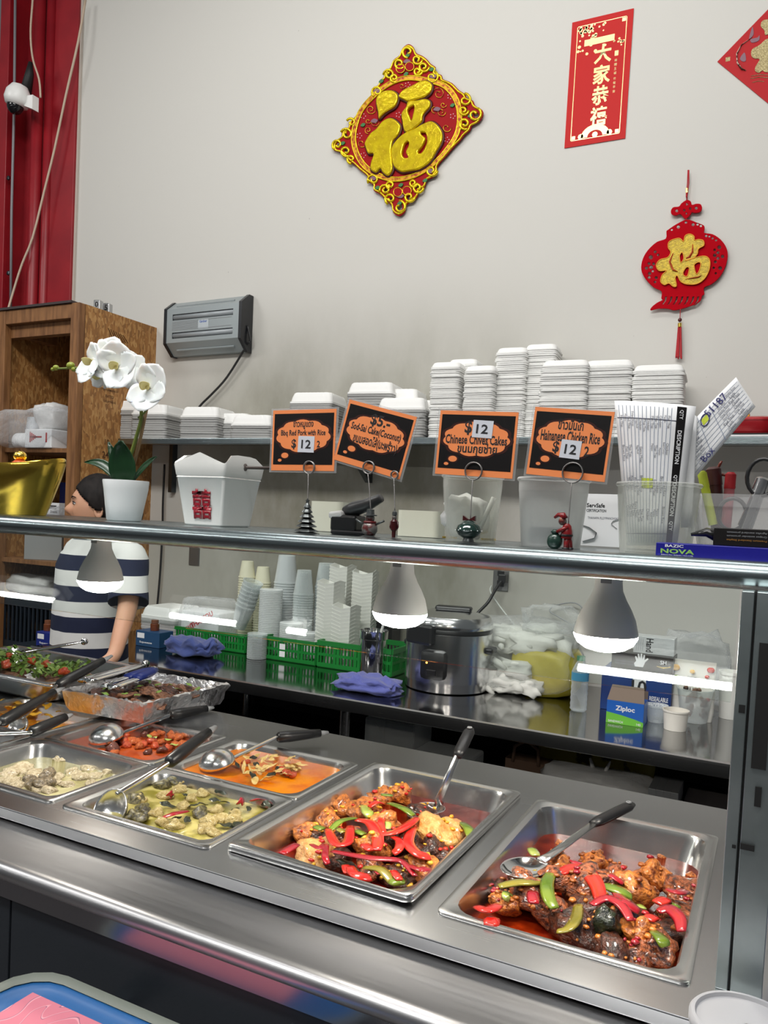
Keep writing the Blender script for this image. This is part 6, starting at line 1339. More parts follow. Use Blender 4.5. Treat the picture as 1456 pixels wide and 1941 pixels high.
def on(px, py): p = P(px, py, Z=CZ); p.z = CZ + .0005; return p
# ---------------------------------------------------------------- green crates
M_CRATE = mat('crate_green', srgb(16, 118, 44), .4)
def crate(label, px0, px1, ytop, dep=.24, group='green plastic crates'):
    a, b_ = P(*px0, Z=CZ), P(*px1, Z=CZ); w = (b_ - a).x; Y = (a.y + b_.y) / 2; h = P((px0[0] + px1[0]) / 2, ytop, Y=Y).z - CZ
    c = Vector(((a.x + b_.x) / 2, Y + dep / 2, CZ + .0005)); t = thing('green_crate', label, 'crate', c, 0, group)
    B().box(-w/2, w/2, -dep/2, dep/2, 0, .006).build('floor_panel', M_CRATE, t)
    e = .004
    def wall(M, W):
        b = B(); rows = ((.18, .44), (.54, .82)); n = max(6, int(W / .017))
        b.box(-W/2, W/2, -e, e, .004, h * rows[0][0], M); b.box(-W/2, W/2, -e, e, h * rows[0][1], h * rows[1][0], M); b.box(-W/2, W/2, -e * 1.6, e * 1.6, h * rows[1][1], h, M)
        for r0, r1 in rows:
            x = -W/2
            for i in range(n + 1):
                xx = -W/2 + W * i / n; solid = (i % 6 in (0, 5)) ; q = .007 if solid else .0026
                b.box(max(-W/2, xx - q), min(W/2, xx + q), -e, e, h * r0, h * r1, M)
        b.build('slotted_wall', M_CRATE, t)
    wall(Matrix.Translation((0, -dep/2, 0)), w); wall(Matrix.Translation((0, dep/2, 0)), w)
    for s in (-1, 1): wall(Matrix.Translation((s * w/2, 0, 0)) @ Matrix.Rotation(math.pi/2, 4, 'Z'), dep)
    return t, c, w, h, Y
crate('green slotted crate holding the bagged boxes, leftmost of three', (338, 1218), (456, 1241), 1195)
t2 = crate('green slotted crate of frosted cups and lids, middle of three', (496, 1248), (599, 1262), 1211)
b = t2[0]
for x, z in ((-.05, .62), (-.05, .3)): o = B().box(t2[2] * -.12 - .014, t2[2] * -.12 + .016, -.1255, -.1242, t2[3] * z - .012, t2[3] * z + .014).build('paper_label', M_PAPER, t2[0])
crate('green slotted crate of paper pails beside the steel canister', (600, 1264), (742, 1284), 1222)
# ---------------------------------------------------------------- cups
CB = CZ + .008
def ccol(proto, px, ytop, Y, dz, label, group, zb=CB, cat='cup', flip=False, h=.1, n=None, rot=0):
    x = P(px, 1200, Y=Y).x; zt = P(px, ytop, Y=Y).z
    n = n or max(2, int((zt - zb - h) / dz) + 1)
    for k in range(n):
        o = dup(proto, (x, Y, zb + dz * k + (h if flip else 0)), (math.pi if flip else 0, 0, rot)); tag(o, label, cat, group)
def wpx(px0, px1, Y): return (P(px1, 1200, Y=Y) - P(px0, 1200, Y=Y)).length
M_CREAM = mat('cream_paper', srgb(226, 222, 196), .6); M_WCUP = mat('white_paper_cup', srgb(228, 228, 222), .5)
YB = 2.33
cr1 = cup_mesh('paper_cup', .030, .041, .085, M_CREAM)
ccol(cr1, 464, 1060, YB, .0125, 'cream paper cup in the taller stack at the back of the crates', 'cream paper cups', flip=True, h=.085)
ccol(cr1, 494, 1070, YB + .03, .0125, 'cream paper cup in the shorter stack at the back of the crates', 'cream paper cups', flip=True, h=.085)
fr = cup_mesh('frosted_cup', .042, .058, .14, M_FROST)
ccol(fr, 538, 1050, 2.36, .013, 'frosted plastic cup in the wide tall stack behind the crate', 'frosted cups', flip=True, h=.14)
fs = cup_mesh('clear_cup', .034, .048, .12, M_CLEARP)
ccol(fs, 572, 1078, 2.26, .012, 'clear plastic cup in the slim stack in the middle crate', 'clear cups', flip=True, h=.12)
ccol(fs, 612, 1062, 2.34, .012, 'clear plastic cup in the rear stack left of the paper pails', 'clear cups', flip=True, h=.12)
def leaning_cup():
    a, b_ = P(452, 1190, Y=2.2), P(474, 1122, Y=2.2); 
    for k in range(7):
        o = dup(fs, a + (b_ - a) * (k / 9.0), (b_ - a).to_track_quat('Z', 'Y').to_euler()); tag(o, 'clear plastic cup in the leaning stack beside the bagged box', 'cup', 'leaning clear cups')
leaning_cup()
ld = B(); ld.lathe([(.002, 0), (.052, 0), (.056, .004), (.056, .0085), (.053, .010), (.002, .010)], 28); ld = ld.build('container_cover', clear('lid_plastic', (.93, .95, .95), .55, .25), smooth=40); ld.location = (0, 0, -50)
ccol(ld, 511, 1113, 2.19, .0085, 'round plastic lid in the tall milky column in the middle crate', 'deli lids', cat='container cover', h=.012)
ccol(ld, 552, 1178, 2.17, .0085, 'round plastic lid in the low stack in the middle crate', 'deli lids', cat='container cover', h=.012)
ccol(ld, 582, 1197, 2.20, .0085, 'round plastic lid in the lowest stack at the crate edge', 'deli lids', cat='container cover', h=.012)
p = on(477, 1250); l2 = B(); l2.lathe([(.002, 0), (.044, 0), (.047, .003), (.047, .007), (.002, .008)], 26); l2 = l2.build('container_cover', MATS['clear_plastic'], smooth=40)
for k in range(14): o = dup(l2, (p.x, p.y + .04, p.z + .0085 * k)); tag(o, 'clear lid in the stack standing in front of the crates', 'container cover', 'clear lids on the counter')
for q in (cr1, fr, fs, ld, l2): bpy.data.objects.remove(q)
def pail_mesh(s0=.036, s1=.052, h=.075):
    L = []
    for s, z, pk in ((s0, 0, 0), (s1, h, .02), (s1 - .002, h, .02), (s0 - .002, .003, 0)):
        l = []
        for a, b_ in (((-s, -s), (s, -s)), ((s, -s), (s, s)), ((s, s), (-s, s)), ((-s, s), (-s, -s))):
            for j in range(4):
                x, y = a[0] + (b_[0] - a[0]) * j / 4, a[1] + (b_[1] - a[1]) * j / 4; u = j / 4
                front = abs(a[1] - b_[1]) < 1e-6; l.append((x, y * .8, z + (pk * (-.6 * (1 - abs(2*u - 1)) if front else .5 * (1 - abs(2*u - 1))))))
        L.append(l)
    o = B().loops(L, True, True).build('paper_pail', M_WCUP, smooth=False); o.location = (0, 0, -50); return o
pm_ = pail_mesh()
g = 'white paper pails'
ccol(pm_, 624, 1092, 2.17, .0165, 'white paper pail in the tall front stack in the right crate', g, cat='paper pail', h=.09, rot=-.2)
ccol(pm_, 655, 1140, 2.14, .0165, 'white paper pail in the low front stack beside the canister', g, cat='paper pail', h=.09, rot=-.15)
ccol(pm_, 645, 1062, 2.33, .0165, 'white paper pail in the rear stack left of the rice cooker', g, cat='paper pail', h=.09, rot=-.1)
ccol(pm_, 688, 1070, 2.30, .0165, 'white paper pail in the rear stack behind the left of the cooker', g, cat='paper pail', h=.09, rot=.1)
bpy.data.objects.remove(pm_)
# bagged box
c = on(396, 1205); c.z = CB; c.y = 2.24; c.x = P(397, 1170, Y=2.24).x
t = thing('thank_you_bag', 'clear plastic bag with red lettering around a white box in the left crate', 'bag', c)
w = wpx(347, 447, 2.24) * .8
B().box(-w * .44, w * .44, -.08, .08, 0, .16, bev=.004).build('inner_box', M_PAPER, t)
o = crumple('bag_film', None, None, M_BAG, (0, 0, 0), (w * 1.0, .2, .21), 21, amp=.16); o.parent = t
for k in range(4): text('謝謝 THANK YOU'[k * 3:k * 3 + 3] or 'YOU', M_REDI, t, w * (-.10 + .13 * k), .085 + .022 * k, h=.026, y=-.118, bold=.03, rot=.5)
# clamshell stack by the woman
pc = box_mesh('clamshell', .23, .23, .016, .045, 1, MATS['foam_grey']); c = on(308, 1226)
stack(pc, (c.x - .13, 2.22, CZ + .001), 7, .0185, 'ribbed foam clamshell in the stack on the counter beside the woman', 'takeout box', 'clamshells on the counter')
for q in pc: bpy.data.objects.remove(q)
# ---------------------------------------------------------------- cloths
def cloth(label, px, py, w, l, h, seed, col):
    c = on(px, py); m = mat('cloth_%d' % seed, col, .9, bump=.4, bscale=300, sheen=.3)
    a = crumple('cloth', label, 'cloth', m, c + Vector((0, .03, 0)), (w, l, h), seed, 4, .32, None, 2.0)
    for v in a.data.vertices:                       # a heap with trailing corners and soft folds
        k = max(0, 1 - v.co.z / h); d = Vector((v.co.x * 12, v.co.y * 12, seed)); q = 1 + .3 * k * k * (noise.noise(d * .7) + .3)
        v.co.x *= q; v.co.y *= q; v.co.z *= .75 + .5 * abs(noise.noise(d * 1.6)); v.co.z += .006 * math.sin(v.co.x * 70 + 3 * math.sin(v.co.y * 40)) * (1 - k)
    return a
cloth('crumpled blue cloth in front of the left green crate', 356, 1243, .23, .15, .075, 31, srgb(72, 88, 150))
cloth('crumpled periwinkle cloth in front of the steel canister', 692, 1313, .23, .14, .055, 33, srgb(92, 100, 170))
# ---------------------------------------------------------------- canister
c = on(695, 1284); k = kpx(c); t = thing('steel_canister', 'open steel canister with a white stick beside the rice cooker', 'canister', c + Vector((0, .05, 0)))
H = (1284 - 1196) * k; R = 25 * k
B().lathe([(R * .96, 0), (R, .004), (R, H * .80), (R * 1.10, H * .82), (R * 1.12, H * .97), (R * 1.15, H), (R * 1.1, H), (R * .96, H * .8), (R * .94, .01), (.002, .01)], 32, cap1=False).build('body', M_CHROME, t, smooth=40)
B().cyl((-.01, 0, .03), (.05, -.01, H * 1.18), .006, n=8).build('stick', M_WHITEP, t)
# ---------------------------------------------------------------- rice cooker
c = on(822, 1312); k = kpx(c); R = 84 * k; H = 150 * k
t = thing('rice_cooker', 'large stainless steel rice cooker with black control box', 'rice cooker', c + Vector((0, R * .8, 0)))
M_COOK = mat('mirror_steel', (.74, .74, .75), .2, 1)
B().lathe([(R * .90, 0), (R * .97, .004), (R * .98, H * .13)], 48).build('base_ring', M_COOK, t, smooth=40)
B().lathe([(R, H * .13), (R, H * .74), (R * .98, H * .75)], 48).build('body', M_COOK, t, smooth=40)
B().lathe([(R * 1.0, H * .75), (R * 1.005, H * .78), (R * .99, H * .80)], 48).build('black_band', M_BLACK, t, smooth=40)
B().lathe([(R * .99, H * .80), (R * 1.0, H * .82), (R * .99, H * .90), (R * .92, H * .95), (R * .55, H * .99), (R * .5, H * 1.0), (.002, H * 1.0)], 48, cap1=False).build('lid', M_COOK, t, smooth=40)
B().box(-R * .35, R * .5, -.03, .03, H * 1.0, H * 1.06, bev=.008, M=Matrix.Rotation(.25, 4, 'Z')).build('lid_handle', M_BLACK, t)
f_ = Matrix.Rotation(-.62, 4, 'Z')   # the control side faces the camera's left
B().box(-R * .30, R * .30, -R - .028, -R + .05, H * .18, H * .55, bev=.02, M=Matrix.Rotation(.05, 4, 'Z')).build('control_box', M_BLACK, t, smooth=40)
cb = t.children[-1]
B().box(-.02, .02, -R - .034, -R - .026, H * .24, H * .32, bev=.003, M=Matrix.Rotation(.05, 4, 'Z')).build('switch', mat('switch_black', (.02, .02, .022), .2), cb)
B().ball((-.02, -R - .029, H * .40), .004, n=8, m=6, M=Matrix.Rotation(.05, 4, 'Z')).build('indicator', mat('amber_led', (1, .35, .05), .4, emit=6), cb)
B().box(-R * .45, R * .30, -R * .98 - .02, -R * .7, H * .60, H * .86, bev=.012, M=Matrix.Rotation(-.25, 4, 'Z')).build('hinge_housing', M_BLACK, t)
for s in (-1, 1): B().box(s * R - .012, s * R + .022, -.035, .035, H * .5, H * .58, bev=.008).build('side_handle', M_BLACK, t)
bx = P(712, 1190, Y=2.36); o = B().box(-.09, .09, -.05, .05, 0, .30, bev=.003).build('carton', M_SBLACK, loc=(bx.x, 2.40, CZ + .001)); tag(o, 'black printed carton standing behind the steel canister', 'carton')
b = B(); 
for a, d in (((-.05, .26), (-.03, .285)), ((-.03, .285), (-.01, .26)), ((-.06, .25), (.02, .252)), ((-.02, .262), (.03, .27))): b.tube([(a[0], -.0512, a[1]), (d[0], -.0512, d[1])], .003, 5)
b.build('white_print', M_PAPER, o)
# ---------------------------------------------------------------- sockets and cords
def outlet(px, py, label, plug):
    p = P(px, py, Y=WY); t = thing('wall_outlet', label, 'outlet', Vector((p.x, WY, p.z)))
    B().box(-.036, .036, -.006, 0, -.058, .058, bev=.002).build('cover_plate', mat('outlet_steel', (.22, .22, .22), .35, .8), t)
    if plug:
        for z in (-.024, .024): B().box(-.016, .016, -.008, -.005, z - .014, z + .014, bev=.001).build('socket', M_BLACK, t)
    return t
outlet(369, 1052, 'blank grey socket plate on the wall above the left crate', False)
outlet(950, 1096, 'steel outlet with plugged cords on the wall right of the cooker', True)
p = P(955, 1096, Y=2.48); t = thing('power_cord', 'thick black power cord from the wall outlet to the rice cooker', 'cord', p)
B().box(-.018, .018, -.03, .012, -.02, .018, bev=.004).build('plug', M_BLACK, t)
B().tube(cr([Vector((0, -.03, -.01)), P(938, 1120, Y=2.44) - p, P(925, 1142, Y=2.42) - p, P(905, 1163, Y=2.38) - p, P(890, 1185, Y=2.36) - p], 5, False), .007, 8).build('cable', M_BLACK, t, smooth=True)
pts = [P(932, 1110, Y=2.485), P(930, 1122, Y=2.47), P(948, 1150, Y=2.45), P(970, 1178, Y=2.42), P(986, 1198, Y=2.38)]
o = B().tube([q - pts[0] for q in cr(pts, 4, False)], .0035, 6).build('thin_cord', mat('white_cord', srgb(200, 204, 200), .5), smooth=True, loc=pts[0]); tag(o, 'thin white cord hanging down from the wall outlet', 'cord')
pts = [P(1098, 1192, Y=2.45), P(1060, 1170, Y=2.46), P(1042, 1158, Y=2.47), P(1055, 1147, Y=2.47), P(1090, 1143, Y=2.47), P(1108, 1160, Y=2.46), P(1120, 1200, Y=2.44)]
o = B().tube([q - pts[0] for q in cr(pts, 4, False)], .003, 6).build('wire_loop', M_GREYP, smooth=True, loc=pts[0]); tag(o, 'thin grey wire loop on the wall above the glove bag', 'wire')
pts = [P(312, 880, Y=2.47), P(309, 950, Y=2.47), P(308, 1000, Y=2.47), P(304, 1080, Y=2.47), P(298, 1150, Y=2.47)]
o = B().tube([q - pts[0] for q in cr(pts, 4, False)], .006, 6).build('wall_cable', M_BLACK, smooth=True, loc=pts[0]); tag(o, 'black cable hanging down the wall beside the wooden cabinet', 'cable')
# ---------------------------------------------------------------- bag of gloves
c = on(1000, 1330); t = thing('glove_bag', 'clear plastic bag stuffed with white gloves and a yellow pack', 'bag', Vector((P(992, 1280, Y=2.25).x, 2.25, CZ + .001))); t.rotation_euler = (0, 0, 0)
def sub_crumple(nm, m, loc, size, seed, amp=.3, fr_=2.2, sub=3):
    o = crumple(nm, None, None, m, loc, size, seed, sub, amp, None, fr_); o.parent = t; return o
wg = mat('white_glove', srgb(222, 222, 214), .75); yp = mat('yellow_pack', srgb(190, 176, 50), .45, noise_s=10, col2=srgb(170, 156, 40))
sub_crumple('yellow_pack', yp, (.10, -.02, .0), (.26, .22, .18), 41, .12)
r = random.Random(11)
for i, (x, y, z, s) in enumerate(((-.14, -.06, .0, .12), (-.08, -.12, .0, .12), (-.02, -.14, .0, .10), (-.12, 0, .09, .13), (-.03, -.04, .14, .14), (.06, -.06, .15, .13), (.13, -.02, .14, .12), (-.18, -.04, .04, .10), (.0, -.13, .06, .10), (.06, -.14, .0, .09), (-.08, .02, .17, .11), (.06, .02, .19, .11))):
    sub_crumple('glove', wg, (x, y, z), (s * 1.2, s * .9, s * .62), 50 + i, .55, 2.6, 3)
for i in range(14):
    a = Vector((r.uniform(-.2, .1), r.uniform(-.17, -.1), r.uniform(.02, .2))); d = Vector((r.uniform(-.05, .09), -.02, r.uniform(-.05, .03)))
    B().tube([a, a + d * .5 + Vector((0, -.006, .006)), a + d], [.012, .013, .007], 8).build('glove_finger', wg, t, smooth=True)
sub_crumple('bag_film', clear('thin_bag', (.95, .96, .96), .06, .1, .9, 22), (0, -.01, 0), (.43, .36, .27), 44, .16)
sub_crumple('bag_neck', MATS['thin_bag'], (.10, 0, .24), (.20, .16, .10), 45, .4)
# ---------------------------------------------------------------- bottle
c = on(1096, 1347); k = kpx(c); t = thing('water_bottle', 'small clear water bottle with green cap on the counter', 'bottle', c)
r0 = 16 * k; H = 104 * k
B().lathe([(.002, .002), (r0 * .8, 0), (r0, .008)] + [(r0 * (1 if i % 2 else .94), H * (.08 + .05 * i)) for i in range(9)] + [(r0, H * .55), (r0, H * .72), (r0 * .6, H * .86), (r0 * .42, H * .90), (r0 * .42, H * .93)], 24).build('bottle_body', clear('pet', (.93, .97, .98), .14, .05), t, smooth=True)
B().lathe([(r0 * .5, H * .92), (r0 * .5, H), (.002, H)], 16).build('cap', mat('cap_green', srgb(20, 110, 70), .4), t, smooth=40)
B().lathe([(r0 * 1.01, H * .56), (r0 * 1.01, H * .71)], 24, cap0=False, cap1=False).build('label_band', clear('label_blue', srgb(90, 170, 210), .5, .3), t, smooth=True)
# ---------------------------------------------------------------- boxes at the right
def pbox(name, label, px0, px1, ylow, yhigh, Y, dep, m, z=None, rz=0, cat='box'):
    a, b_ = P(px0, ylow, Y=Y), P(px1, ylow, Y=Y); w = (b_ - a).x; zb = CZ + .0005 if z is None else z; top = P((px0 + px1) / 2, yhigh, Y=Y).z
    t = thing(name, label, cat, ((a.x + b_.x)/2, Y, zb), rz); h = top - zb; B().box(-w/2, w/2, 0, dep, 0, h, bev=.0015).build('carton', m, t); return t, w, h, zb
bl = mat('navy_box', srgb(16, 40, 96), .4, noise_s=3, col2=srgb(24, 74, 150))
t, w, h, z1 = pbox('bag_carton', 'navy blue carton of resealable bags under the black glove box', 1137, 1271, 1345, 1274, 2.085, .18, bl)
B().box(w * -.05, w * .14, -.001, 0, h * .42, h * .92, bev=.0004).build('white_patch', M_PAPER, t); text('10', M_INK, t, w * .045, h * .66, h=h * .32, y=-.0016, bold=.02)
text('RESEALABLE', M_PAPER, t, w * .33, h * .42, h=h * .11, w=w * .26, bold=.02); text('PACKAGING', M_PAPER, t, w * .33, h * .27, h=h * .11, w=w * .26, bold=.02)
ZT2 = z1 + h + .0005
t, w, h, z1 = pbox('glove_box', 'black glove box with a white glove picture on the navy carton', 1158, 1276, 1272, 1240, 2.10, .12, M_SBLACK, ZT2)
hand = [(-.018, -.020), (.014, -.020), (.022, .002), (.034, .016), (.030, .020), (.018, .010), (.020, .030), (.014, .032), (.010, .012), (.008, .036), (.002, .036), (.001, .014), (-.004, .034), (-.010, .032), (-.007, .012), (-.016, .024), (-.020, .020), (-.014, .004), (-.022, -.008)]
flat([(x * .9 - .008, zz * .9 + h * .55) for x, zz in hand], M_PAPER, t, 'glove_picture', -.0012, -.0002)
text('SH', M_PAPER, t, w * .34, h * .66, h=h * .22, y=-.001, bold=.02); B().tube([(w * .24, -.001, h * .42), (w * .34, -.001, h * .36), (w * .46, -.001, h * .46)], .0018, 5).build('gold_stroke', M_GOLD, t)
for k_ in range(2): text('DISPOSABLE GLOVES', M_FINE, t, -w * .28, h * (.5 - .14 * k_), h=h * .07, w=w * .32)
ZT3 = z1 + h + .0005
t, w, h, z1 = pbox('clear_pack', 'clear plastic pack with black lettering on the glove box', 1200, 1278, 1238, 1208, 2.12, .08, clear('pack_film', (.85, .87, .88), .5, .15, .5, 30), ZT3)
text('Hand', M_INK, t, -w * .1, h * .5, h=h * .4, w=h * .8, rot=-math.pi/2, bold=.02); 
for k_ in range(4): text('sanitizer wipes', M_FINE, t, -w * (.42 - .05 * k_), h * .5, h=h * .06, w=h * .7, rot=-math.pi/2)
t, w, h, z1 = pbox('sandwich_bag_box', 'small blue and green sandwich bag box at the counter front', 1148, 1219, 1376, 1330, 1.88, .09, mat('zip_blue', srgb(24, 92, 180), .35))
flat([(-w/2, 0), (w/2, 0), (w/2, h * .20), (w * .25, h * .30), (-w * .1, h * .40), (-w/2, h * .48)], mat('zip_green', srgb(110, 190, 60), .35), t, 'green_wave', -.0012, -.0002)
text('Ziploc', M_PAPER, t, 0, h * .66, h=h * .28, w=w * .52, bold=.03, y=-.0014); text('SANDWICH', M_PAPER, t, -w * .24, h * .10, h=h * .10, w=w * .40, y=-.0016, bold=.02); text('145', M_PAPER, t, w * .38, h * .10, h=h * .10, y=-.0016, bold=.02)
B().add([(-w/2, 0, h), (w/2, 0, h), (w * .44, .03, h + .05), (-w * .42, .03, h + .05)], [(0, 1, 2, 3)]).add([(-w * .42, .09, h), (w * .5, .09, h), (w * .5, .085, h + .03), (-w * .45, .085, h + .03)], [(0, 1, 2, 3)]).build('open_flap', mat('kraft_inside', srgb(120, 104, 90), .7), t, thick=.0012)
# fruit pouch
a, b_ = P(1272, 1362, Y=2.14), P(1352, 1362, Y=2.14); w = (b_ - a).x; h = P(1312, 1252, Y=2.14).z - CZ
t = thing('snack_pouch', 'white snack pouch with fruit pictures behind the almond cup', 'pouch', ((a.x + b_.x)/2, 2.14, CZ + .0005))
L = []
for q, d in ((0, .05), (.15, .055), (.5, .04), (.85, .014), (.93, .004), (1, .003)): L.append([(x, y, h * q) for x, y, _ in rrect(w * (1 if q > .1 else .94), d, min(.012, d * .45), 0)])
B().loops(L).build('pouch', mat('pouch_white', srgb(226, 224, 216), .35), t, smooth=40)
text('FRUIT', M_INK, t, -w * .05, h * .52, h=h * .07, y=-.026, bold=.02); text('tangy', M_FINE, t, -w * .05, h * .72, h=h * .05, y=-.020)
for x, z, rr, m in ((.38, .88, .011, F_RED), (.30, .76, .007, F_RED), (-.46, .86, .013, F_YEL), (.42, .64, .009, F_HERB), (-.05, .82, .008, F_YEL), (-.42, .7, .008, F_HERB), (.36, .38, .007, F_RED)): B().ball((w * x, -.014 - .012 * (1 - z), h * z), (rr * 1.2, .006, rr), n=10, m=6).build('fruit_picture', m, t, smooth=True)
# cups at the right
c = on(1313, 1370); k = kpx(c); t = thing('almond_cup', 'clear plastic cup full of almonds on the counter', 'cup', c + Vector((0, .03, 0)))
B().lathe([(.002, .002), (24 * k, 0), (32 * k, 60 * k), (34 * k, 62 * k), (34 * k, 64 * k), (31 * k, 62 * k), (23 * k, .004)], 28, cap1=False).build('cup', M_CLEARP, t, smooth=40)
am = mat('almond', srgb(140, 104, 80), .6, noise_s=30, col2=srgb(104, 74, 56)); r = random.Random(3)
for i in range(34):
    z = (6 + 56 * (i / 34)) * k; a = r.uniform(0, 6.3); rr = r.uniform(0, 22 * k) if i > 20 else r.uniform(14, 21) * k
    B().ball((0, 0, 0), (.013, .008, .0065), n=8, m=6).build('almond', am, t, smooth=True, loc=(rr * math.cos(a), rr * math.sin(a), z + .006), rot=(r.uniform(0, 3), r.uniform(0, 3), r.uniform(0, 3)))
c = on(1242, 1370); t = thing('portion_cup', 'small clear empty portion cup beside the sandwich bag box', 'cup', c + Vector((0, .02, 0))); k = kpx(c)
B().lathe([(.002, .002), (15 * k, 0), (19 * k, 28 * k), (21 * k, 29 * k), (21 * k, 33 * k), (18 * k, 29 * k), (14 * k, .003)], 24, cap1=False).build('cup', M_CLEARP, t, smooth=40)
c = on(1278, 1385); k = kpx(c); t = thing('paper_bowl', 'short white paper bowl at the counter front', 'bowl', c + Vector((0, .02, 0)))
B().lathe([(.002, .001), (20 * k, 0), (23 * k, 35 * k), (24.5 * k, 35 * k), (24.5 * k, 38 * k), (22.5 * k, 38 * k), (19.5 * k, .004), (.002, .004)], 28, cap1=False).build('bowl', mat('bowl_white', srgb(232, 228, 218), .5), t, smooth=40)
c = on(1380, 1364); k = kpx(c); t = thing('tall_cup', 'tall white paper cup beside the right post', 'cup', c + Vector((0, .03, 0)))
B().lathe([(.002, .001), (17 * k, 0), (21 * k, 84 * k), (22.5 * k, 84 * k), (22.5 * k, 90 * k), (20.5 * k, 90 * k), (16.5 * k, .004), (.002, .004)], 28, cap1=False).build('cup', M_WCUP, t, smooth=40)
crumple('plastic_wrap', 'crumpled clear plastic wrap behind the snack pouch', 'wrap', M_BAG, (P(1318, 1300, Y=2.38).x, 2.38, CZ + .001), (.22, .15, .26), 61, amp=.3)
# ---------------------------------------------------------------- under the counter
US = .5005
def under(px, Y): return Vector((P(px, 1400, Y=Y).x, Y, US))
o = B().box(-.11, .11, -.1, .1, 0, .20, bev=.01).build('clear_box', M_CLEARP, loc=under(755, 1.98)); tag(o, 'clear plastic box under the counter left of the spoon handle', 'box')
o = B().box(-.12, .12, -.1, .1, 0, .10, bev=.01).build('clear_tray', MATS['frosted_plastic'], loc=under(850, 1.96)); tag(o, 'flat plastic tray under the counter behind the spoon handle', 'tray')
def kraft_bag():
    t = thing('paper_bag', 'brown paper bag with handle under the counter', 'bag', under(1005, 1.99)); m = mat('kraft', srgb(110, 84, 66), .8)
    B().loops([rrect(.16, .09, .004, 0), rrect(.16, .09, .004, .12)], True, False).build('bag', m, t, thick=.001); B().tube([(-.05, -.045, .11), (-.045, -.045, .17), (0, -.045, .20), (.045, -.045, .17), (.05, -.045, .11)], .007, 6).build('handle', m, t, smooth=True)
kraft_bag()
crumple('yellow_bag', 'yellow printed bag under the counter behind the knotted bag', 'bag', mat('yellow_film', srgb(150, 138, 40), .5, noise_s=14, col2=srgb(60, 54, 24), nlo=.55, nhi=.6), under(1130, 2.14), (.42, .16, .24), 71, amp=.12)
t = thing('knotted_bag', 'white knotted plastic bag under the counter', 'bag', under(1140, 1.86)); o = crumple('bag_film', None, None, M_BAGW, (0, 0, 0), (.36, .18, .15), 72, amp=.25); o.parent = t
for s in (-1, 1): B().tube([(0, 0, .13), (s * .02, 0, .16), (s * .035, 0, .20)], [.015, .02, .008], 8, flat=.4).build('knot_ear', M_BAGW, t, smooth=True)
for i, px in enumerate((1248, 1262, 1276, 1290)): o = B().box(-.012, .012, -.08, .08, 0, .17, bev=.002).build('tray_stand', M_GREYP, loc=under(px, 1.82)); tag(o, 'upright grey tray under the counter near the right post', 'tray', 'upright trays under the counter')
o = B().box(-.09, .09, -.1, .1, 0, .12, bev=.004).build('grey_carton', mat('dull_card', srgb(110, 104, 104), .8), loc=under(1362, 1.9)); tag(o, 'dull grey carton under the counter by the right post', 'carton')
# ================================================================== behind and beside the woman
def slot_crate(label, x0, x1, y, z0, h, m, d=.34):
    w = x1 - x0; t = thing('milk_crate', label, 'crate', ((x0 + x1)/2, y + d/2, z0)); b = B().box(-w/2, w/2, -d/2, d/2, 0, .01).build('floor_panel', m, t)
    for M, W in ((Matrix.Translation((0, -d/2, 0)), w), (Matrix.Translation((0, d/2, 0)), w), (Matrix.Translation((w/2, 0, 0)) @ Matrix.Rotation(math.pi/2, 4, 'Z'), d), (Matrix.Translation((-w/2, 0, 0)) @ Matrix.Rotation(math.pi/2, 4, 'Z'), d)):
        b = B(); b.box(-W/2, W/2, -.005, .005, 0, h * .15, M); b.box(-W/2, W/2, -.006, .006, h * .8, h, M)
        for i in range(15): x = -W/2 + W * i / 14; b.box(x - .006, x + .006, -.004, .004, h * .15, h * .8, M)
        b.build('slotted_wall', m, t)
MB = mat('crate_black', (.012, .018, .026), .4)
slot_crate('black slotted crate on the lower cabinet shelf left of the woman', CX0 + .06, CX1 - .10, CY0 + .05, .7005, .30, MB)
xb = P(62, 1180, Y=2.1).x
crumple('white_film', 'bundle of whitish plastic film on the black crate', 'plastic film', M_BAGW, (xb, 2.12, 1.0005), (.34, .2, .09), 81, amp=.3)
c = Vector((P(82, 1080, Y=2.05).x, 2.08, 1.2005)); o = B().box(-.10, .10, -.08, .08, 0, .17, bev=.002).build('carton', mat('pale_card', srgb(140, 140, 140), .8), loc=c, rot=(0, 0, .5)); tag(o, 'pale cardboard carton on the cabinet shelf left of the woman', 'carton')
crumple('clear_bag', 'clear bag lying on the pale carton behind the woman', 'bag', M_BAG, c + Vector((0, 0, .1715)), (.2, .16, .10), 83)
o = B().box(-.10, .10, -.08, .08, 0, .2, bev=.002).build('carton', mat('brown_card', srgb(84, 58, 44), .8), loc=(P(12, 1150, Y=2.02).x, 2.08, 1.0005)); tag(o, 'brown cardboard carton at the left edge above the crate', 'carton')
bpy.data.objects.remove(o)
o = B().box(-.07, .07, -.06, .06, 0, .13, bev=.002).build('photo_carton', M_PAPER, loc=(P(106, 950, Y=2.02).x, 2.06, SZ1 - .42)); 
t = thing('book', 'blue book standing on the cabinet shelf above the woman', 'book', (P(118, 925, Y=2.1).x, 2.15, 1.52)); bpy.data.objects.remove(t); bpy.data.objects.remove(o)
o = B().box(-.05, .05, -.05, .05, 0, .31, bev=.002).build('carton', M_PAPER, loc=(P(108, 960, Y=2.2).x, 2.22, 1.2005)); tag(o, 'white printed carton standing on the cabinet shelf behind the gold ingot', 'carton')
text('Sheets', M_INK, o, .01, .26, h=.016, y=-.051, bold=.02); B().box(-.03, .03, -.0512, -.0502, .275, .295).build('print', M_INK, o)
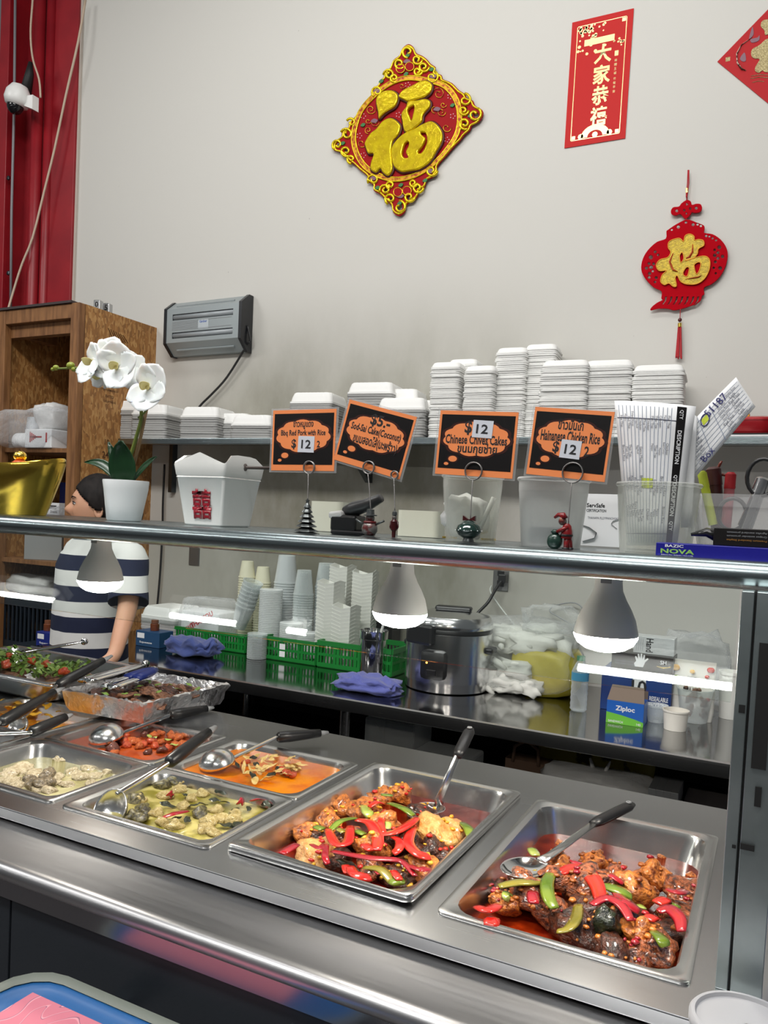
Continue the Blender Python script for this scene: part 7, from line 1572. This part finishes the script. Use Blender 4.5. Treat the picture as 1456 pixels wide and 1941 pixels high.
o = B().box(-.025, .025, -.07, .07, 0, .43, bev=.003).build('blue_folder', mat('folder_blue', srgb(20, 40, 110), .5), loc=(P(121, 940, Y=2.3).x, 2.36, 1.2005)); tag(o, 'dark blue folder standing in the cabinet behind the white carton', 'folder')
jm = mat('jar_sauce', srgb(110, 60, 36), .2, coat=.5)
def jar_box(px, ylow, Y, label, jl, m, n, zb):
    x = P(px, ylow, Y=Y).x; t = thing('jar_carton', label, 'carton', (x, Y, zb)); B().box(-.075, .075, -.05, .05, 0, .075, bev=.002).build('carton', m, t)
    q = B().box(-.065, -.02, -.0512, -.0502, .04, .065).build('white_logo', M_PAPER, t); text('Squeeze', M_PAPER, t, -.01, .02, h=.012, w=.08, y=-.0515, bold=.02)
    for i in range(n):
        j = thing('sauce_jar', jl if n == 1 else jl + (' at the left', ' in the middle', ' at the right')[i], 'jar', (x + (-.05 + .05 * i if n > 1 else 0), Y, zb + .0755)); B().lathe([(.021, 0), (.022, .004), (.022, .032), (.016, .038), (.016, .04)], 18).build('glass', jm, j, smooth=40); B().lathe([(.018, .038), (.018, .052), (.002, .053)], 18).build('lid', mat('brown_lid', srgb(120, 74, 50), .4), j, smooth=40)
bb = mat('carton_blue', srgb(24, 40, 120), .5)
xs = P(100, 1200, Y=1.88)
t = thing('side_table', 'low dark table beside the woman at the left', 'table', (xs.x, 1.84, 0)); zt = P(100, 1226, Y=1.82).z
B().box(-.14, .12, -.08, .07, zt - .02, zt).build('top', MB, t)
for sx in (-.12, .10):
    for sy in (-.06, .05): B().box(sx - .01, sx + .01, sy - .01, sy + .01, 0, zt - .02).build('leg', MB, t)
jar_box(104, 1205, 1.83, 'blue carton of sauce jars on the low table left of the woman', 'brown sauce jar in the carton left of the woman', bb, 3, zt + .0005)
jar_box(292, 1235, 2.0, 'teal carton with a jar on the counter right of the woman', 'brown sauce jar on the teal carton right of the woman', mat('carton_teal', srgb(24, 66, 104), .5), 1, CZ + .0005)
# ================================================================== the woman
def woman():
    root = Vector((-1.99, 1.22, 0)); t = thing('person', 'woman in a white and navy striped shirt leaning beside the counter', 'person', root)
    V = lambda x, y, Y: P(x, y, Y=Y) - root
    skin = mat('skin', srgb(208, 160, 132), .5, sss=.12, noise_s=8, col2=srgb(198, 148, 118))
    sh, el, wr = V(247, 1058, 1.20), V(243, 1150, 1.13), V(216, 1246, .98)
    J = {'pel': (.03, .02, .90), 'sp': (.04, .03, 1.08), 'ch': (.05, .025, 1.24), 'nk': (.078, .012, 1.375), 'hd': (.09, .0, 1.46),
         'shl': sh, 'ell': el, 'wrl': wr, 'hl': wr + Vector((-.02, -.05, -.03)), 'shr': (-.075, .06, 1.315), 'elr': (-.05, .10, 1.08), 'wrr': (.0, .0, .97), 'hr': (.02, -.05, .96),
         'hpl': (.12, .02, .86), 'knl': (.12, -.02, .47), 'anl': (.12, .02, .08), 'tol': (.12, -.12, .03), 'hpr': (-.06, .02, .86), 'knr': (-.10, -.02, .47), 'anr': (-.10, .02, .08), 'tor': (-.10, -.12, .03)}
    R = {'pel': .085, 'sp': .08, 'ch': .08, 'nk': .048, 'hd': .055, 'shl': .05, 'ell': .038, 'wrl': .026, 'hl': .022, 'shr': .05, 'elr': .038, 'wrr': .026, 'hr': .022, 'hpl': .07, 'knl': .055, 'anl': .04, 'tol': .035, 'hpr': .07, 'knr': .055, 'anr': .04, 'tor': .035}
    names = list(J); ed = [('pel','sp'),('sp','ch'),('ch','nk'),('nk','hd'),('ch','shl'),('shl','ell'),('ell','wrl'),('wrl','hl'),('ch','shr'),('shr','elr'),('elr','wrr'),('wrr','hr'),('pel','hpl'),('hpl','knl'),('knl','anl'),('anl','tol'),('pel','hpr'),('hpr','knr'),('knr','anr'),('anr','tor')]
    # fingers on both hands
    for s, h, w_ in (('l', J['hl'], J['wrl']), ('r', Vector(J['hr']), Vector(J['wrr']))):
        d = (Vector(h) - Vector(w_)).normalized(); sd = d.cross(Vector((0, 0, 1))).normalized()
        for i in range(5):
            q = (i - 2) * .012; L = (.045, .062, .068, .064, .05)[i]; a = 'f%s%d' % (s, i)
            base = Vector(h) + sd * q; dd = d if i else (d * .6 - sd * .8).normalized()
            J[a + 'a'] = base + dd * L * .6 + Vector((0, 0, .004)); J[a + 'b'] = base + dd * L + Vector((0, 0, -.014)); R[a + 'a'] = .0085; R[a + 'b'] = .007; ed += [('h' + s, a + 'a'), (a + 'a', a + 'b')]
    names = list(J); me = bpy.data.meshes.new('body'); me.from_pydata([tuple(J[n]) for n in names], [(names.index(a), names.index(b_)) for a, b_ in ed], [])
    o = bpy.data.objects.new('tmp', me); COL.objects.link(o); md = o.modifiers.new('s', 'SKIN'); 
    for i, n in enumerate(names): o.data.skin_vertices[0].data[i].radius = (R[n], R[n])
    o.data.skin_vertices[0].data[0].use_root = True
    s2 = o.modifiers.new('sub', 'SUBSURF'); s2.levels = 2; s2.render_levels = 2
    dg = bpy.context.evaluated_depsgraph_get(); dg.update(); bm = bmesh.new(); tmp = bpy.data.meshes.new_from_object(o.evaluated_get(dg)); bm.from_mesh(tmp); bpy.data.objects.remove(o)
    # head: facing local -y, then turned to her right (photo left)
    hc = V(183, 961, 1.20); turn = Matrix.Rotation(-.62, 4, 'Z')
    fwd_ang = math.atan2(-.72, -.69)
    Rz = Matrix.Rotation(fwd_ang + math.pi/2 - .04, 4, 'Z')
    def headp(d):
        x, y, z = d; p = Vector((x * .070, y * .086, z * .112))
        f = max(0, -y)
        if z < 0: p.x *= 1 - .22 * min(1, -z) * 1; p.y *= 1 - .10 * (-z) if y > 0 else 1
        if y > 0 and z < -.2: p.y *= .82
        g = lambda cx_, cz_, sx, sz: math.exp(-((x - cx_) / sx) ** 2 - ((z - cz_) / sz) ** 2) * (1 if y < 0 else 0)
        push = .020 * g(0, -.16, .13, .16) + .012 * g(0, -.02, .10, .22) + .013 * g(0, -.46, .24, .07) + .010 * g(0, -.58, .22, .06) - .007 * g(0, -.52, .3, .025) + .014 * g(0, -.84, .28, .14) + .006 * g(0, .32, .5, .2) - .008 * g(.30, .08, .16, .10) - .008 * g(-.30, .08, .16, .10) - .004 * g(0, .14, .16, .07) + .006 * g(.42, -.2, .2, .2) + .006 * g(-.42, -.2, .2, .2)
        p.y -= push; return p
    NU, NV = 64, 48; base = len(bm.verts); rows = []
    for j in range(1, NV):
        th = math.pi * j / NV; rows.append([bm.verts.new(hc + (Rz @ headp(Vector((math.sin(th) * math.cos(2*math.pi*i/NU), math.sin(th) * math.sin(2*math.pi*i/NU), math.cos(th)))))) for i in range(NU)])
    for j in range(NV - 2):
        for i in range(NU): bm.faces.new((rows[j][i], rows[j+1][i], rows[j+1][(i+1) % NU], rows[j][(i+1) % NU]))
    bm.faces.new(list(reversed(rows[0]))[::-1]); bm.faces.new(rows[-1])
    # ears
    for s in (-1, 1):
        L = []
        for k_ in range(12):
            a = 2*math.pi*k_/12; L.append((math.cos(a), math.sin(a)))
        def ear(q, off): return [bm.verts.new(hc + (Rz @ Vector((s * (.066 + off), .010 + .017 * q * ca * 1.0, -.012 + .031 * q * sa)))) for ca, sa in L]
        l0, l1, l2, l3 = ear(.6, -.01), ear(1, .008), ear(.8, .013), ear(.4, .004)
        for a_, b_ in ((l0, l1), (l1, l2), (l2, l3)):
            for i in range(12): bm.faces.new((a_[i], a_[(i+1) % 12], b_[(i+1) % 12], b_[i]))
        bm.faces.new(l3)
    # neck bridging chest to head
    nb = B(); bmesh.ops.recalc_face_normals(bm, faces=bm.faces)
    me2 = bpy.data.meshes.new('body'); bm.to_mesh(me2); bm.free()
    for p in me2.polygons: p.use_smooth = True
    me2.materials.clear(); me2.materials.append(skin); ob = bpy.data.objects.new('body', me2); COL.objects.link(ob); ob.parent = t
    H = lambda v: hc + (Rz @ Vector(v))
    hair = mat('hair', (.006, .005, .005), .6, spec=.15, noise_s=60, col2=(.014, .011, .010), stretch=(1, 1, .15))
    b = B(); vs = []; NU2, NV2 = 56, 40
    def hp(u, v):
        th = math.pi * v * .80; ph = 2 * math.pi * u; d = Vector((math.sin(th) * math.cos(ph), math.sin(th) * math.sin(ph), math.cos(th)))
        k = 1.10 + .02 * noise.noise(d * 5) + .012 * noise.noise(Vector((ph * 9, th, 0)))
        p = Vector((d.x * .073 * k + (0), d.y * .088 * k + .006, d.z * .112 * k + .004))
        front = -d.y
        lim = -.35 + (.0 if front < -.25 else 0)
        if front > -.12:                                  # hairline lifts over the face, dips past the ear
            hz = -.16 + .84 * max(0, front) ** 1.5
            if d.z < hz: p = p * .80 + Vector((0, .02, 0))
        if d.y > .1 and d.z < -.2: p.y += .012 * (-d.z)
        return H(p)
    b.grid(hp, NU2, NV2); b.build('hair', hair, t, smooth=True)
    B().ball(H((0, .125, -.02)), (.045, .05, .05), f=lambda d: 1 + .1 * noise.noise(d * 5)).build('hair_bun', hair, t, smooth=True)
    for s in (-1, 1):
        e = B().ball(H((s * .026, -.070, .010)), (.0115, .0115, .0065), n=14, m=10).build('eye', mat('eye_white', (.7, .68, .66), .2), t, smooth=True)
        B().ball(H((s * .0265, -.0795, .010)), (.0050, .0050, .0052), n=10, m=8).build('iris', mat('iris', (.02, .012, .01), .15), e, smooth=True)
        B().tube([H((s * .012, -.0885, .030)), H((s * .028, -.0855, .036)), H((s * .044, -.072, .032))], [.0018, .0026, .0012], 6).build('eyebrow', hair, t, smooth=True)
        B().tube([H((s * .013, -.0815, .012)), H((s * .026, -.0835, .0165)), H((s * .040, -.073, .012))], [.0012, .0024, .0012], 6).build('eyelid', hair, t, smooth=True)
        B().ball(H((s * .071, .012, -.044)), .004, n=8, m=6).build('earring', M_GOLD, t, smooth=True)
    lip = mat('lip', srgb(150, 74, 70), .4)
    for z, r in ((-.050, .0045), (-.0625, .005)): B().tube([H((-.020, -.080, z)), H((0, -.0965, z + .001)), H((.020, -.080, z))], [.001, r, .001], 8, flat=.7).build('lip', lip, t, smooth=True)
    # shirt with stripes
    za = P(200, 1054, Y=1.2).z; zb = P(200, 1112, Y=1.2).z; per = za - zb
    sm_ = mat('striped_cotton', srgb(222, 222, 220), .9, bump=.6, bscale=14); nt = sm_.node_tree; bs = nt.nodes['Principled BSDF']
    tc = nt.nodes.new('ShaderNodeTexCoord'); sep = nt.nodes.new('ShaderNodeSeparateXYZ'); nt.links.new(tc.outputs['Object'], sep.inputs[0])
    m1 = nt.nodes.new('ShaderNodeMath'); m1.operation = 'SUBTRACT'; m1.inputs[0].default_value = za; nt.links.new(sep.outputs['Z'], m1.inputs[1])
    m2 = nt.nodes.new('ShaderNodeMath'); m2.operation = 'DIVIDE'; m2.inputs[1].default_value = per; nt.links.new(m1.outputs[0], m2.inputs[0])
    m3 = nt.nodes.new('ShaderNodeMath'); m3.operation = 'FRACT'; nt.links.new(m2.outputs[0], m3.inputs[0])
    m4 = nt.nodes.new('ShaderNodeMath'); m4.operation = 'LESS_THAN'; m4.inputs[1].default_value = .5; nt.links.new(m3.outputs[0], m4.inputs[0])
    mx = nt.nodes.new('ShaderNodeMix'); mx.data_type = 'RGBA'; mx.inputs['A'].default_value = (*srgb(220, 220, 218), 1); mx.inputs['B'].default_value = (*srgb(22, 30, 58), 1); nt.links.new(m4.outputs[0], mx.inputs['Factor']); nt.links.new(mx.outputs['Result'], bs.inputs['Base Color'])
    b = B(); L = []; N = 40
    for z, rx, ry, cy_ in ((.80, .150, .150, .02), (.90, .147, .146, .02), (1.0, .142, .142, .02), (1.1, .138, .138, .02), (1.2, .136, .134, .02), (1.28, .136, .126, .02), (1.325, .128, .108, .015), (1.362, .098, .088, .01), (1.392, .085, .075, .003), (1.41, .064, .064, .0), (1.425, .060, .060, -.002), (1.425, .055, .055, -.002)):
        L.append([((.040 if z < 1.3 else .04 + .042 * min(1, (z - 1.3) / .09)) + rx * math.cos(2*math.pi*i/N) * (1 + .035 * noise.noise(Vector((math.cos(2*math.pi*i/N) * 2.5, math.sin(2*math.pi*i/N) * 2.5, z * 5)))), cy_ + ry * math.sin(2*math.pi*i/N) * (1 + .07 * noise.noise(Vector((math.cos(2*math.pi*i/N) * 3, math.sin(2*math.pi*i/N) * 3, z * 6 + 4)))), z) for i in range(N)])
    b.loops(L, False, False)
    for s_, e_ in ((sh, el), (Vector(J['shr']), Vector(J['elr']))):
        i0 = s_ + (Vector((.03, .01, 1.30)) - s_) * .45; d = e_ - s_
        b.tube(cr([i0, s_, s_ + d * .45, s_ + d * .80, s_ + d * .92], 4, False), [.056 + .014 * min(1, i / 12) for i in range(17)], 18, cap=False)
    b.build('shirt', sm_, t, smooth=True, thick=.003)
    tr = mat('dark_trousers', (.02, .022, .03), .8); b = B(); b.loops([[(.018 + rx * math.cos(2*math.pi*i/24), .02 + ry * math.sin(2*math.pi*i/24), z) for i in range(24)] for z, rx, ry in ((.84, .15, .13), (.96, .14, .12))], False, False)
    for s in (-1, 1): b.tube([(s * .09, .02, .88), (s * .10, -.02, .47), (s * .10, .02, .10)], [.105, .075, .06], 18, cap=False)
    b.build('trousers', tr, t, smooth=True)
    for s in (-1, 1): B().ball((s * .10, -.05, .04), (.055, .13, .045)).build('shoe', M_BLACK, t, smooth=True)
woman()
# ================================================================== foreground
zt_ = .846
t = thing('tray_rail', 'steel tray rail bars below the serving ledge', 'tray rail', (-.3, -.4, .8))
for y in (-.30, -.42, -.54): B().cyl((-.19, y + .4, zt_ - .8 - .0125), (1.0, y + .4, zt_ - .8 - .0125), .012, n=12).build('rail_bar', M_STEEL, t, smooth=True)
for x in (-.1, .6): B().box(x - .015, x + .015, -.15, .22, -.005, .021).build('bracket', M_DARK, t)
t = thing('cafeteria_tray', 'blue cafeteria tray with a grey rim at the lower left', 'tray', (-.285, -.405, zt_)); w, l = .46, .352
B().loops([rrect(w - .06, l - .06, .05, 0), rrect(w - .04, l - .04, .055, .004), rrect(w - .022, l - .022, .06, .012)], True, False).build('tray_base', mat('tray_blue', srgb(36, 92, 150), .4), t, smooth=40, thick=.002)
B().loops([rrect(w - .030, l - .030, .058, .0118), rrect(w - .02, l - .02, .06, .0155), rrect(w, l, .066, .0145), rrect(w, l, .066, .010), rrect(w - .02, l - .02, .06, .0105)], False, False).build('tray_rim', mat('tray_grey', srgb(110, 116, 108), .5), t, smooth=50)
pk = P(62, 1882, Z=zt_ + .003)
mp = mat('pink_paper', srgb(206, 120, 136), .8); nt = mp.node_tree; bs = nt.nodes['Principled BSDF']
tc = nt.nodes.new('ShaderNodeTexCoord'); n = nt.nodes.new('ShaderNodeTexNoise'); n.inputs['Scale'].default_value = 9; n.inputs['Distortion'].default_value = 1.5; n.inputs['Detail'].default_value = 1; nt.links.new(tc.outputs['Object'], n.inputs[0])
m1 = nt.nodes.new('ShaderNodeMath'); m1.operation = 'MULTIPLY'; m1.inputs[1].default_value = 9; nt.links.new(n.outputs['Fac'], m1.inputs[0]); m2 = nt.nodes.new('ShaderNodeMath'); m2.operation = 'FRACT'; nt.links.new(m1.outputs[0], m2.inputs[0])
rp_ = nt.nodes.new('ShaderNodeValToRGB'); e = rp_.color_ramp.elements; e[0].position = 0; e[0].color = (*srgb(226, 160, 170), 1); e[1].position = .12; e[1].color = (*srgb(206, 120, 136), 1); k_ = e.new(.05); k_.color = (*srgb(226, 160, 170), 1); k2 = e.new(.94); k2.color = (*srgb(206, 120, 136), 1); k3 = e.new(.97); k3.color = (*srgb(150, 96, 120), 1)
nt.links.new(m2.outputs[0], rp_.inputs[0]); nt.links.new(rp_.outputs[0], bs.inputs['Base Color'])
o = B().box(0, .30, -.24, 0, 0, .0006).build('placemat', mp, loc=(pk.x, pk.y, zt_ + .0032)); tag(o, 'pink paper placemat with swirling lines on the blue tray', 'placemat')
c = Vector((.388, -.078, .9525)); t = thing('deli_container', 'round translucent deli container with lid on the ledge corner', 'container', c)
B().lathe([(.045, 0), (.052, .036)], 36).build('tub', M_FROST, t, smooth=40); B().lathe([(.056, .034), (.0575, .036), (.0575, .044), (.055, .047), (.0515, .047), (.050, .043), (.002, .043)], 44, cap1=False).build('lid', clear('lid_grey', (.52, .52, .54), .72, .3), t, smooth=40)
o = crumple('blue_pack', 'shiny blue plastic wrapped pack behind the right post', 'pack', mat('blue_wrap', srgb(24, 70, 170), .2, noise_s=6, col2=srgb(60, 120, 210), coat=.5, bump=.8, bscale=20), (.485, .10, T - .0035), (.14, .12, .31), 91, amp=.12)

# ================================================================== tell look-alikes apart by their place
_ON = 'first second third fourth fifth sixth seventh eighth ninth tenth eleventh twelfth thirteenth fourteenth fifteenth sixteenth seventeenth eighteenth nineteenth'.split()
def ordinal(n):
    if n <= 19: return _ON[n - 1]
    t, u = divmod(n, 10); return ('twentieth thirtieth fortieth fiftieth'.split()[t - 2]) if u == 0 else 'twenty thirty forty fifty'.split()[t - 2] + '-' + _ON[u - 1]
_by = {}
for o in S.objects:
    if o.parent is None and 'label' in o and 'category' in o: _by.setdefault(o['label'], []).append(o)
for lb, os_ in _by.items():
    if len(os_) < 2: continue
    xs = [o.location.x for o in os_]; zs = [o.location.z for o in os_]
    if max(zs) - min(zs) > max(xs) - min(xs):
        for k, o in enumerate(sorted(os_, key=lambda o: o.location.z)): o['label'] = lb + ', ' + ordinal(k + 1) + ' up'
    else:
        px = lambda o: (o.location - CAM).dot(RGT) / (o.location - CAM).dot(FWD)
        for k, o in enumerate(sorted(os_, key=px)): o['label'] = lb + ', ' + ordinal(k + 1) + ' from left'
